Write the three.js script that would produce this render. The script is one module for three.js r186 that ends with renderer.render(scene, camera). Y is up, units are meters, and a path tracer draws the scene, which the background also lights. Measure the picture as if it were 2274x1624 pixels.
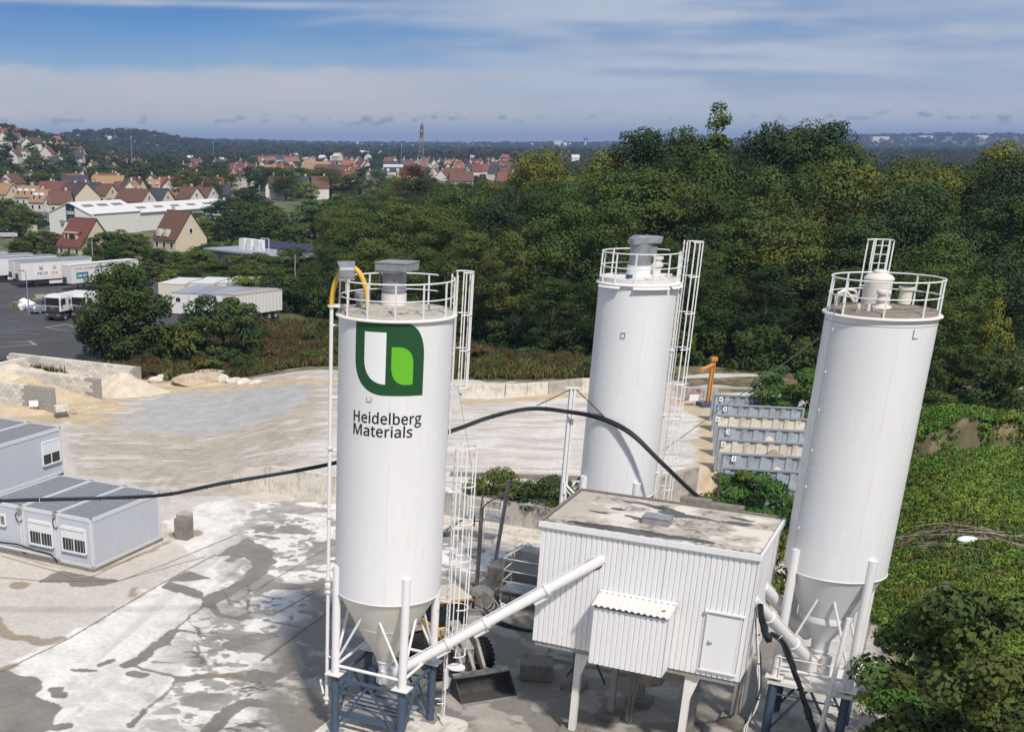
import * as THREE from 'three';
import { mergeGeometries, toCreasedNormals } from 'three/addons/utils/BufferGeometryUtils.js';
import { RoundedBoxGeometry } from 'three/addons/geometries/RoundedBoxGeometry.js';
import { TessellateModifier } from 'three/addons/modifiers/TessellateModifier.js';
import { FontLoader } from 'three/addons/loaders/FontLoader.js';

// ------------------------------------------------------------------ camera, sky, sun, exposure
const scene = new THREE.Scene();
const EYE = 21, PITCH = 0.3842, FOCAL = 2585.84, CX = 647.12, CY = 1366.41;   // a drone 21 m up, lens shifted (the picture is a crop)
const camera = new THREE.PerspectiveCamera(2 * Math.atan(CY / FOCAL) * 180 / Math.PI, 3252 / (2 * CY), 0.5, 30000);
camera.position.set(0, EYE, 0);
camera.rotation.set(-PITCH, 0, 0);
camera.setViewOffset(3252, 2 * CY, 1626 - CX, 0, 2273.3, 1624);
const renderer = new THREE.WebGLRenderer({ antialias: true });
renderer.toneMapping = THREE.LinearToneMapping;
renderer.toneMappingExposure = 1.19;
renderer.shadowMap.enabled = true;

const SUN = new THREE.Vector3(0.18, 1.0, 0.84).normalize();
const sun = new THREE.DirectionalLight(0xfff6ee, 3.35);
sun.name = 'sun';
sun.position.copy(SUN).multiplyScalar(300).add(new THREE.Vector3(0, 0, -60));
sun.target.position.set(0, 0, -60);
sun.castShadow = true;
sun.shadow.radius = 8;                            // seen through thin cloud
sun.shadow.mapSize.set(4096, 4096);
Object.assign(sun.shadow.camera, { left: -120, right: 120, top: 120, bottom: -120, near: 1, far: 700 });
scene.add(sun, sun.target);

// ------------------------------------------------------------------ numbers
let seed = 12345;
const rnd = () => { seed = (seed + 0x6d2b79f5) | 0; let t = Math.imul(seed ^ (seed >>> 15), 1 | seed); t = (t + Math.imul(t ^ (t >>> 7), 61 | t)) ^ t; return ((t ^ (t >>> 14)) >>> 0) / 4294967296; };
const R = (a, b) => a + (b - a) * rnd();
const reseed = (s) => { seed = s; };
const pick = (a) => a[Math.floor(rnd() * a.length)];
const clamp = (x, a = 0, b = 1) => Math.min(b, Math.max(a, x));
const sm = (a, b, x) => { const t = clamp((x - a) / (b - a)); return t * t * (3 - 2 * t); };
const mix = (a, b, t) => a + (b - a) * t;
const mix3 = (a, b, t) => [mix(a[0], b[0], t), mix(a[1], b[1], t), mix(a[2], b[2], t)];
const hash2 = (x, y, s) => { let h = Math.imul(x, 374761393) ^ Math.imul(y, 668265263) ^ Math.imul(s, 2147483647 & 974634777); h = Math.imul(h ^ (h >>> 13), 1274126177); return ((h ^ (h >>> 16)) >>> 0) / 4294967296; };
function vnoise(x, y, s = 0, p = 0) {           // value noise, period p if p > 0
  let x0 = Math.floor(x), y0 = Math.floor(y); const fx = x - x0, fy = y - y0;
  let x1 = x0 + 1, y1 = y0 + 1;
  if (p) { x0 = ((x0 % p) + p) % p; y0 = ((y0 % p) + p) % p; x1 = ((x1 % p) + p) % p; y1 = ((y1 % p) + p) % p; }
  const u = fx * fx * (3 - 2 * fx), v = fy * fy * (3 - 2 * fy);
  const a = hash2(x0, y0, s), b = hash2(x1, y0, s), c = hash2(x0, y1, s), d = hash2(x1, y1, s);
  return a + (b - a) * u + (c - a) * v + (a - b - c + d) * u * v;
}
function fbm(x, y, oct = 4, s = 0, p = 0, gain = 0.5) {
  let a = 0.5, f = 0, n = 0;
  for (let i = 0; i < oct; i++) { f += a * vnoise(x, y, s + i * 17, p); n += a; a *= gain; x *= 2; y *= 2; p *= 2; }
  return f / n;
}

// survey: where the line of sight through a picture point (of 2273 x 1624) meets the level y
const CP = Math.cos(PITCH), SP = Math.sin(PITCH);
function ground(u, v, y = 0) {
  const a = (u - CX) / FOCAL, b = -(v - CY) / FOCAL;
  const d = [a, CP * b - SP, -SP * b - CP];
  const t = (y - EYE) / d[1];
  return [d[0] * t, y, d[2] * t];
}

// ------------------------------------------------------------------ sky: air and clouds, computed
{
  const W = 4096, H = 2048, data = new Float32Array(W * H * 4);
  const stops = [[-90, [0.10, 0.11, 0.11]], [-2, [0.16, 0.19, 0.26]], [-0.2, [0.30, 0.385, 0.50]], [0.6, [0.33, 0.415, 0.535]], [1.3, [0.365, 0.45, 0.585]], [2.4, [0.30, 0.44, 0.66]], [3.4, [0.25, 0.41, 0.66]], [4.6, [0.145, 0.32, 0.625]], [6, [0.070, 0.225, 0.555]], [12, [0.075, 0.19, 0.45]], [35, [0.09, 0.19, 0.42]], [90, [0.08, 0.16, 0.37]]];
  const grad = (e) => { let i = 1; while (i < stops.length - 1 && e > stops[i][0]) i++; const [e0, c0] = stops[i - 1], [e1, c1] = stops[i]; return mix3(c0, c1, clamp((e - e0) / (e1 - e0))); };
  for (let j = 0; j < H; j++) {
    const el = ((j + 0.5) / H - 0.5) * 180, base = grad(el);
    for (let i = 0; i < W; i++) {
      const az = ((i + 0.5) / W) * 360 - 90;       // degrees to the right of the view
      let c = base;
      if (el > -1) {
        const X = az * 0.12, P = 43.2;
        // the long bank over the horizon
        const top = 3.15 - 0.022 * az + 0.7 * (vnoise(az * 0.09, 3.1, 5, 0) - 0.5) + 0.35 * (fbm(az * 0.5, el * 2.2, 3, 9) - 0.5);
        const bank = sm(top + 0.14, top - 0.42, el + 0.3 * (fbm(az * 1.1, el * 3, 4, 23) - 0.5)) * sm(0.3, 1.3, el) * (0.55 + 0.5 * fbm(az * 0.15, el * 1.4, 3, 21)) * (1 - 0.3 * sm(4, 14, az));
        c = mix3(c, [0.56, 0.565, 0.615], clamp(bank * 1.15) * 0.85);
        // thin streaks, more of them to the right
        const ev = el / (1 + el * 0.02);
        const st = fbm(X * 1.1 + el * 0.05, ev * 1.05 + az * 0.012, 5, 31);
        const veil = fbm(X * 0.35, ev * 0.28, 3, 47);
        const cover = 0.16 + 0.5 * sm(-6, 16, ((az + 180) % 360 + 360) % 360 - 180) * sm(170, 60, Math.abs(az > 180 ? az - 360 : az)) + 0.25 * sm(12, 40, el);
        let k = sm(0.42, 0.68, st) * (0.55 + 0.5 * veil) * 0.55 + sm(0.3, 0.75, veil + 0.35 * (st - 0.5)) * 0.6;
        k = clamp(k * cover * 1.9) * sm(1.2, 3.0, el);
        c = mix3(c, mix3([0.37, 0.47, 0.68], [0.52, 0.58, 0.72], st), k * 0.75);
        { const vb = sm(-1, 17, az + 1.6 * (el - 3)) * sm(268, 215, az) * sm(0.5, 2.6, el) * (1 - 0.45 * sm(14, 40, el)), s2 = 0.65 * fbm(az * 0.11 + el * 0.3, el * 1.1 + az * 0.02, 5, 141) + 0.35 * fbm(az * 0.35, el * 3.2 + az * 0.06, 4, 151); c = mix3(c, mix3([0.27, 0.37, 0.58], [0.46, 0.53, 0.68], sm(0.3, 0.68, s2)), vb * (0.5 + 0.45 * sm(0.25, 0.6, s2))); }
        // two bright thin bands high on the left
        if (el > 2 && el < 12) {
          const w1 = Math.exp(-Math.pow((el - (5.72 - 0.006 * (az + 10)) + 0.25 * (fbm(az * 0.25, 1.7, 3, 61) - 0.5)) / 0.13, 2)) * sm(-22, -10, az) * sm(7, -1, az) * (0.5 + 0.9 * fbm(az * 0.45, el * 3, 3, 71));
          const w2 = Math.exp(-Math.pow((el - 4.95 - 0.02 * az + 0.5 * (fbm(az * 0.3, 7.7, 3, 81) - 0.5)) / 0.11, 2)) * sm(-2, 3, az) * sm(18, 9, az) * fbm(az * 0.6, el * 4, 3, 91);
          c = mix3(c, [0.50, 0.55, 0.66], clamp(w1 * 0.75 + w2 * 0.6));
        }
        // small far cumulus, grey from below
        if (el > 0.2 && el < 2) {
          const q = vnoise(az * 1.5, 0.5, 101), g = fbm(az * 1.8, el * 7, 4, 111);
          const row = Math.exp(-Math.pow((el - 1.02 - 0.3 * (q - 0.5)) / 0.2, 2));
          c = mix3(c, [0.165, 0.225, 0.385], sm(0.60, 0.72, g) * row * 0.75);
          const row2 = Math.exp(-Math.pow((el - 0.72) / 0.12, 2));
          c = mix3(c, [0.44, 0.46, 0.56], sm(0.68, 0.8, fbm(az * 2 + 40, el * 8, 3, 121)) * row2 * 0.6);
        }
        // high cover overhead, out of the frame: broken cirrus as in view
        if (el > 12) { const o = fbm(az * 0.06 + el * 0.02, el * 0.12, 4, 131); c = mix3(c, [0.58, 0.61, 0.66], sm(0.36, 0.68, o) * 0.6); }
      }
      const o = (j * W + i) * 4;
      data[o] = c[0] * 0.86; data[o + 1] = c[1] * 0.845; data[o + 2] = c[2] * 0.80; data[o + 3] = 1;
    }
  }
  const sky = new THREE.DataTexture(data, W, H, THREE.RGBAFormat, THREE.FloatType);
  sky.mapping = THREE.EquirectangularReflectionMapping; sky.magFilter = THREE.LinearFilter; sky.needsUpdate = true;
  scene.background = sky; scene.environment = sky;
}

// ------------------------------------------------------------------ naming and grouping
const used = new Map();
function numbered(name) { const n = used.get(name) ?? 0; used.set(name, n + 1); return n ? name + '_' + String(n).padStart(3, '0') : name; }
function tag(o, label, category, group, kind) {
  if (label) o.userData.label = label;
  if (category) o.userData.category = category;
  if (group) o.userData.group = group;
  if (kind) o.userData.kind = kind;
  return o;
}
function thing(name, label, category, at = [0, 0, 0], turn = 0, group) {
  const o = new THREE.Group(); o.name = numbered(name); o.position.set(...at); o.rotation.y = turn;
  scene.add(o); return tag(o, label, category, group);
}
function copyOf(src, label, at, turn = 0, scale, group) {
  const c = src.clone(); c.name = numbered(src.name.replace(/_\d{3}$/, '')); c.userData = { ...src.userData };
  c.position.set(...at); c.rotation.y = turn; if (scale) Array.isArray(scale) ? c.scale.set(...scale) : c.scale.setScalar(scale);
  scene.add(c); return tag(c, label, null, group);
}
function mesh(name, geo, mat, parent = scene, uv = true) {
  if (Array.isArray(geo)) geo = merge(geo);
  if (uv) boxUV(geo);
  const m = new THREE.Mesh(geo, mat); m.name = parent === scene ? numbered(name) : name; m.castShadow = m.receiveShadow = true;
  parent.add(m); return m;
}
const structure = (o) => tag(o, null, null, null, 'structure');

// ------------------------------------------------------------------ geometry
const flat = (g) => (g.index ? g.toNonIndexed() : g);
function strip(g) { g = flat(g); for (const k of Object.keys(g.attributes)) if (!['position', 'normal', 'uv', 'color'].includes(k)) g.deleteAttribute(k); if (!g.attributes.uv) g.setAttribute('uv', new THREE.BufferAttribute(new Float32Array(g.attributes.position.count * 2), 2)); return g; }
const merge = (list) => (list.length === 1 ? strip(list[0]) : mergeGeometries(list.map(strip)));
function boxUV(g) {                               // uv in metres from the side a face looks to
  const p = g.attributes.position, n = g.attributes.normal; if (!p) return g;
  const uv = new Float32Array(p.count * 2);
  for (let i = 0; i < p.count; i++) {
    const ax = Math.abs(n.getX(i)), ay = Math.abs(n.getY(i)), az = Math.abs(n.getZ(i));
    if (ay >= ax && ay >= az) { uv[2 * i] = p.getX(i); uv[2 * i + 1] = p.getZ(i); } else if (ax >= az) { uv[2 * i] = p.getZ(i); uv[2 * i + 1] = p.getY(i); } else { uv[2 * i] = p.getX(i); uv[2 * i + 1] = p.getY(i); }
  }
  g.setAttribute('uv', new THREE.BufferAttribute(uv, 2)); return g;
}
const V = (a) => (a.isVector3 ? a : new THREE.Vector3(...a));
function box(w, h, d, x = 0, y = 0, z = 0, ry = 0, rx = 0, rz = 0) { const g = new THREE.BoxGeometry(w, h, d); if (rz) g.rotateZ(rz); if (rx) g.rotateX(rx); if (ry) g.rotateY(ry); return flat(g.translate(x, y, z)); }
function rbox(w, h, d, x, y, z, r = 0.02, seg = 1) { return flat(new RoundedBoxGeometry(w, h, d, seg, r).translate(x, y, z)); }
function cyl(r0, r1, h, x = 0, y = 0, z = 0, seg = 20, open = false) { return flat(new THREE.CylinderGeometry(r1, r0, h, seg, 1, open).translate(x, y + h / 2, z)); }   // r0 at the base y
function aim(g, a, b) { a = V(a); b = V(b); const d = b.clone().sub(a), q = new THREE.Quaternion().setFromUnitVectors(new THREE.Vector3(0, 1, 0), d.clone().normalize()); return g.applyQuaternion(q).translate(...a.clone().add(b).multiplyScalar(0.5).toArray()); }
function rod(a, b, r, seg = 8, r2 = r) { const l = V(a).distanceTo(V(b)); return flat(aim(new THREE.CylinderGeometry(r2, r, l, seg, 1), a, b)); }
function bar(a, b, w, t = w, roll = 0) { const l = V(a).distanceTo(V(b)); const g = new THREE.BoxGeometry(w, l, t); if (roll) g.rotateY(roll); return flat(aim(g, a, b)); }
function hoop(R0, r, x, y, z, a0 = 0, a1 = Math.PI * 2, seg = 48, tube = 6) { const g = new THREE.TorusGeometry(R0, r, tube, seg, a1 - a0); g.rotateZ(a0); g.rotateX(Math.PI / 2); return flat(g.translate(x, y, z)); }   // lies flat; angle from +x towards +z
function tube(pts, r, seg = 0, rs = 8, closed = false) { return flat(new THREE.TubeGeometry(new THREE.CatmullRomCurve3(pts.map(V), closed), seg || pts.length * 6, r, rs, closed)); }
function lathe(pts, seg = 64) { return flat(new THREE.LatheGeometry(pts.map((p) => new THREE.Vector2(...p)), seg)); }
function prism(pts, depth, bevel = 0) {           // outline in x,y pushed along z, centred on z = 0
  const s = new THREE.Shape(pts.map((p) => new THREE.Vector2(...p)));
  return flat(new THREE.ExtrudeGeometry(s, { depth: depth - 2 * bevel, bevelEnabled: bevel > 0, bevelThickness: bevel, bevelSize: bevel, bevelSegments: 1 }).translate(0, 0, -depth / 2 + bevel));
}
function quads(list) {                            // list of [a,b,c,d] corners, flat shaded
  const pos = []; for (const [a, b, c, d] of list) pos.push(...a, ...b, ...c, ...a, ...c, ...d);
  const g = new THREE.BufferGeometry(); g.setAttribute('position', new THREE.BufferAttribute(new Float32Array(pos), 3)); g.computeVertexNormals(); return strip(g);
}
// a sheet with trapezoid ribs: profile along x, length along y, normal +z
function ribbed(w, h, pitch, depth, phase = 0, prof = null) {
  const pr = prof ?? [[0, 0], [0.42, 0], [0.5, 1], [0.92, 1], [1, 0]], pts = [];
  for (let x0 = -phase * pitch; x0 < w; x0 += pitch) for (const [u, d] of pr.slice(0, pr.length - 1)) { const x = x0 + u * pitch; if (x >= -1e-6 && x <= w + 1e-6) pts.push([x, d * depth]); }
  if (!pts.length || pts[0][0] > 1e-4) pts.unshift([0, 0]);
  if (pts[pts.length - 1][0] < w - 1e-4) pts.push([w, pts[pts.length - 1][1]]);
  const q = []; for (let i = 0; i + 1 < pts.length; i++) { const [a, da] = pts[i], [b, db] = pts[i + 1]; q.push([[a, 0, da], [b, 0, db], [b, h, db], [a, h, da]]); }
  return quads(q);
}
function heightGrid(x0, x1, z0, z1, nx, nz, f, keep) {
  const pos = [], uv = [], idx = [], col = [];
  for (let j = 0; j <= nz; j++) for (let i = 0; i <= nx; i++) { const x = mix(x0, x1, i / nx), z = mix(z0, z1, j / nz); pos.push(x, f(x, z), z); uv.push(x, z); }
  for (let j = 0; j < nz; j++) for (let i = 0; i < nx; i++) {
    if (keep && !keep(mix(x0, x1, (i + 0.5) / nx), mix(z0, z1, (j + 0.5) / nz))) continue;
    const a = j * (nx + 1) + i, b = a + 1, c = a + nx + 1, d = c + 1; if (z1 > z0) idx.push(a, c, b, b, c, d); else idx.push(a, b, c, b, d, c);
  }
  const g = new THREE.BufferGeometry(); g.setAttribute('position', new THREE.Float32BufferAttribute(pos, 3)); g.setAttribute('uv', new THREE.Float32BufferAttribute(uv, 2)); g.setIndex(idx); g.computeVertexNormals(); return g;
}

// ------------------------------------------------------------------ textures and materials
function texture(size, fn, metres = 1, srgb = false, h = size) {          // fn(u, v) -> [r, g, b] linear 0..1 (or one number)
  const d = new Uint8Array(size * h * 4);
  for (let j = 0; j < h; j++) for (let i = 0; i < size; i++) {
    let c = fn((i + 0.5) / size, (j + 0.5) / h); if (typeof c === 'number') c = [c, c, c];
    const o = (j * size + i) * 4;
    for (let k = 0; k < 3; k++) { const x = clamp(c[k]); d[o + k] = Math.round(255 * (srgb ? (x <= 0.0031308 ? 12.92 * x : 1.055 * Math.pow(x, 1 / 2.4) - 0.055) : x)); }
    d[o + 3] = 255;
  }
  const t = new THREE.DataTexture(d, size, h); t.wrapS = t.wrapT = THREE.RepeatWrapping; t.magFilter = THREE.LinearFilter; t.minFilter = THREE.LinearMipmapLinearFilter; t.generateMipmaps = true;
  if (srgb) t.colorSpace = THREE.SRGBColorSpace; t.repeat.set(1 / metres, 1 / metres); t.needsUpdate = true; return t;
}
const lin = (r, g, b) => new THREE.Color().setRGB(r, g, b);
const std = (o) => new THREE.MeshStandardMaterial({ roughness: 0.7, metalness: 0, ...o });
const T = {};
T.dust = texture(512, (u, v) => { const n = fbm(u * 6, v * 6, 5, 3, 6), f = fbm(u * 40, v * 40, 3, 5, 40); const k = 0.88 + 0.10 * n + 0.05 * f; return [k, k * 0.992, k * 0.975]; }, 3, true);
T.paint = texture(512, (u, v) => { const n = fbm(u * 4, v * 3, 4, 13, 4), s = fbm(u * 24, v * 2, 3, 15, 24); const st = sm(0.62, 0.75, fbm(u * 60, v * 3, 3, 17, 60)) * sm(0.45, 0.7, n); const k = 0.925 + 0.05 * n + 0.04 * s - 0.06 * st; return [k, k * (0.995 - 0.012 * st), k * (0.985 - 0.03 * st)]; }, 4, true);
T.concrete = texture(512, (u, v) => { const n = fbm(u * 5, v * 5, 5, 23, 5), f = fbm(u * 50, v * 50, 2, 25, 50), st = sm(0.52, 0.75, fbm(u * 9, v * 4, 4, 27, 9)); const k = 0.62 + 0.34 * n + 0.16 * (f - 0.5) - 0.2 * st; return [k, k * 0.975, k * 0.93]; }, 2.5, true);
T.grain = texture(512, (u, v) => fbm(u * 60, v * 60, 3, 33, 60) * 0.6 + fbm(u * 8, v * 8, 3, 35, 8) * 0.4, 1.5);
T.rust = texture(256, (u, v) => { const n = fbm(u * 6, v * 6, 5, 43, 6), k = sm(0.4, 0.65, n); return mix3([0.085, 0.07, 0.06], [0.15, 0.075, 0.042], k); }, 1.2, true);
T.galv = texture(256, (u, v) => { const n = fbm(u * 10, v * 10, 3, 53, 10), f = fbm(u * 3, v * 3, 3, 55, 3); const k = 0.7 + 0.3 * n * f * 2; return [k, k, k * 1.02]; }, 1.2, true);
T.tile = texture(256, (u, v) => { const row = v * 16, c = Math.floor(u * 24 + (Math.floor(row) % 2) * 0.5), h = hash2(c % 24, Math.floor(row), 7); const k = 0.72 + 0.4 * h * (0.7 + 0.6 * fbm(u * 4, v * 4, 3, 63, 4)); return [k, k * 0.97, k * 0.95]; }, 5, true);
T.grass = texture(1024, (u, v) => { const n = fbm(u * 8, v * 8, 5, 73, 8), f = fbm(u * 90, v * 90, 3, 75, 90), d = sm(0.5, 0.68, fbm(u * 5, v * 5, 4, 77, 5)); return mix3([0.055 + 0.05 * f, 0.075 + 0.06 * f, 0.022 + 0.02 * f], [0.15 + 0.08 * f, 0.125 + 0.06 * f, 0.065 + 0.04 * f], clamp(d * 0.8 + 0.3 * (n - 0.5))); }, 26, true);
T.asphalt = texture(1024, (u, v) => { const n = fbm(u * 6, v * 6, 5, 83, 6), f = fbm(u * 160, v * 160, 2, 85, 160), p = sm(0.55, 0.6, fbm(u * 7, v * 7, 3, 87, 7)); const k = 0.045 + 0.035 * n + 0.03 * (f - 0.5) + 0.012 * p; return [k, k * 1.0, k * 1.04]; }, 30, true);
const MT = {
  white: std({ color: lin(0.765, 0.77, 0.785), map: T.paint, roughness: 0.42 }),
  whiteFlat: std({ color: lin(0.76, 0.76, 0.75), roughness: 0.5 }),
  cream: std({ color: lin(0.70, 0.68, 0.62), map: T.dust, roughness: 0.7 }),
  deck: std({ color: lin(0.56, 0.53, 0.48), map: T.concrete, roughness: 0.85 }),
  deckDirty: std({ color: lin(0.30, 0.265, 0.215), map: T.concrete, roughness: 0.9 }),
  whiteDusty: std({ color: lin(0.74, 0.73, 0.70), map: T.dust, roughness: 0.6 }),
  blue: std({ color: lin(0.055, 0.09, 0.14), map: T.dust, roughness: 0.5 }),
  blueRoyal: std({ color: lin(0.03, 0.075, 0.16), roughness: 0.5 }),
  galv: std({ color: lin(0.42, 0.43, 0.45), map: T.galv, roughness: 0.45, metalness: 0.6 }),
  galvDull: std({ color: lin(0.36, 0.37, 0.38), map: T.galv, roughness: 0.6, metalness: 0.3 }),
  steel: std({ color: lin(0.34, 0.34, 0.33), map: T.concrete, roughness: 0.7 }),
  darkSteel: std({ color: lin(0.045, 0.045, 0.05), roughness: 0.55 }),
  rubber: std({ color: lin(0.016, 0.016, 0.017), roughness: 0.8 }),
  cable: std({ color: lin(0.009, 0.010, 0.012), roughness: 0.6 }),
  cableBlue: std({ color: lin(0.015, 0.04, 0.06), roughness: 0.42 }),
  yellow: std({ color: lin(0.72, 0.45, 0.06), map: T.dust, roughness: 0.55 }),
  orange: std({ color: lin(0.60, 0.27, 0.07), map: T.dust, roughness: 0.6 }),
  rust: std({ map: T.rust, roughness: 0.85 }),
  concrete: std({ color: lin(0.52, 0.50, 0.46), map: T.concrete, roughness: 0.92, bumpMap: T.grain, bumpScale: 0.006 }),
  concreteDark: std({ color: lin(0.27, 0.255, 0.225), map: T.concrete, roughness: 0.92, bumpMap: T.grain, bumpScale: 0.006 }),
  concreteLight: std({ color: lin(0.80, 0.77, 0.70), map: T.concrete, roughness: 0.92, bumpMap: T.grain, bumpScale: 0.006 }),
  green: std({ color: lin(0.012, 0.072, 0.024), roughness: 0.42 }),
  lime: std({ color: lin(0.13, 0.47, 0.022), roughness: 0.42 }),
  logoWhite: std({ color: lin(0.80, 0.80, 0.81), roughness: 0.42 }),
  ink: std({ color: lin(0.012, 0.02, 0.018), roughness: 0.5 }),
  glass: std({ color: lin(0.02, 0.025, 0.03), roughness: 0.06, metalness: 0 }),
  office: std({ color: lin(0.50, 0.53, 0.585), map: T.paint, roughness: 0.5 }),
  officeTrim: std({ color: lin(0.62, 0.64, 0.67), map: T.paint, roughness: 0.5 }),
  officeRoof: std({ color: lin(0.36, 0.37, 0.385), map: T.galv, roughness: 0.55, metalness: 0.3 }),
  shutter: std({ color: lin(0.76, 0.77, 0.77), roughness: 0.55 }),
  seam: std({ color: lin(0.76, 0.76, 0.76), roughness: 0.5 }),
};
for (const m of Object.values(MT)) { m.side = THREE.DoubleSide; }

// plant axes: A runs to the right and towards the viewer, B away; local x = A, local z = -B
const AZ = 0.525, TURN = -AZ;
const O = [9.078, -40.359];                        // near left corner of the mixer house
const plant = (a, b, y = 0) => [O[0] + a * Math.cos(AZ) + b * Math.sin(AZ), y, O[1] + a * Math.sin(AZ) - b * Math.cos(AZ)];
const toPlant = (x, z) => [(x - O[0]) * Math.cos(AZ) + (z - O[1]) * Math.sin(AZ), (x - O[0]) * Math.sin(AZ) - (z - O[1]) * Math.cos(AZ)];

// ------------------------------------------------------------------ the land
const YX0 = -40, YX1 = 70, YZ0 = -20, YZ1 = -120;
function moundH(x, z) {
  const s = 20.9 - (z + 40) * 0.40, up = sm(s, s + 8, x), zf = -77 + Math.max(0, x - 38) * 1.0, ends = sm(-22, -33, z) * sm(zf - 9, zf, z);
  const h = (1.0 + 2.9 * sm(-42, -74, z)) * up * ends;
  return h * (0.9 + 0.2 * fbm(x * 0.16, z * 0.16, 3, 201)) + up * 0.3 * (fbm(x * 0.5, z * 0.5, 3, 205) - 0.5) * ends;
}
function lotH(x, z) {                               // the upper storage yard behind the retaining wall
  const [a, b] = toPlant(x, z), s = x < 26 ? (x - 15.5) * -0.606 + (z + 64.8) * -0.795 : -72.8 + 0.25 * (x - 26) - z;
  return 1.65 * sm(-8, 3, x) * sm(0.15, 0.55, Math.min(b - 23.3, s)) * sm(-124, -108, z) * sm(58, 46, x);
}
function landH(x, z) {
  let h = lotH(x, z) + moundH(x, z);
  const d = -z;
  if (d > 300) {
    h += 31 * sm(-30 - 0.09 * d, -60 - 0.205 * d, x) * sm(600, 980, d) * sm(2600, 1500, d);       // the hill with houses
    h += 27 * Math.exp(-(((x + 385) / 165) ** 2) - (((d - 2750) / 420) ** 2));                     // the wooded knoll with the tower
    h += 16 * sm(1900, 3000, d) * sm(900, -200, x + 0.1 * d);
    h += (14 + 10 * vnoise(x * 0.0012, 2.5, 301)) * sm(3400, 5200, d);
    h += 34 * sm(1500, 2600, x) * sm(3400, 5200, d);
    h += 3.0 * (fbm(x * 0.004, z * 0.004, 3, 303) - 0.5) * sm(400, 900, d);
  }
  return h;
}
{
  const range = (a, b, s) => { const o = []; for (let x = a; x < b - 1e-6; x += s) o.push(x); return o; };
  const xs = [-5000, -4000, -3200, -2600, ...range(-2200, -600, 100), ...range(-600, -200, 40), ...range(-200, 200, 10), ...range(200, 600, 40), ...range(600, 3000, 100), 3000, 3600, 4400, 5400, 6600];
  const zs = [300, 200, 120, 80, 40, ...range(0, 200, 10).map((d) => -d), ...range(200, 600, 20).map((d) => -d), ...range(600, 1600, 50).map((d) => -d), ...range(1600, 6000, 150).map((d) => -d), -6000, -6800, -7800, -9000];
  const pos = [], uv = [], idx = [], nx = xs.length;
  for (const z of zs) for (const x of xs) { pos.push(x, landH(x, z) - 0.01, z); uv.push(x, z); }
  for (let j = 0; j + 1 < zs.length; j++) for (let i = 0; i + 1 < nx; i++) {
    const mx = (xs[i] + xs[i + 1]) / 2, mz = (zs[j] + zs[j + 1]) / 2;
    if (mx > YX0 && mx < YX1 && mz < YZ0 && mz > YZ1) continue;
    const a = j * nx + i, b = a + 1, c = a + nx, d = c + 1; idx.push(a, b, c, b, d, c);
  }
  const g = new THREE.BufferGeometry(); g.setAttribute('position', new THREE.Float32BufferAttribute(pos, 3)); g.setAttribute('uv', new THREE.Float32BufferAttribute(uv, 2)); g.setIndex(idx); g.computeVertexNormals();
  structure(mesh('terrain', g, std({ map: T.grass, roughness: 1 }), scene, false));
}

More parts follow.
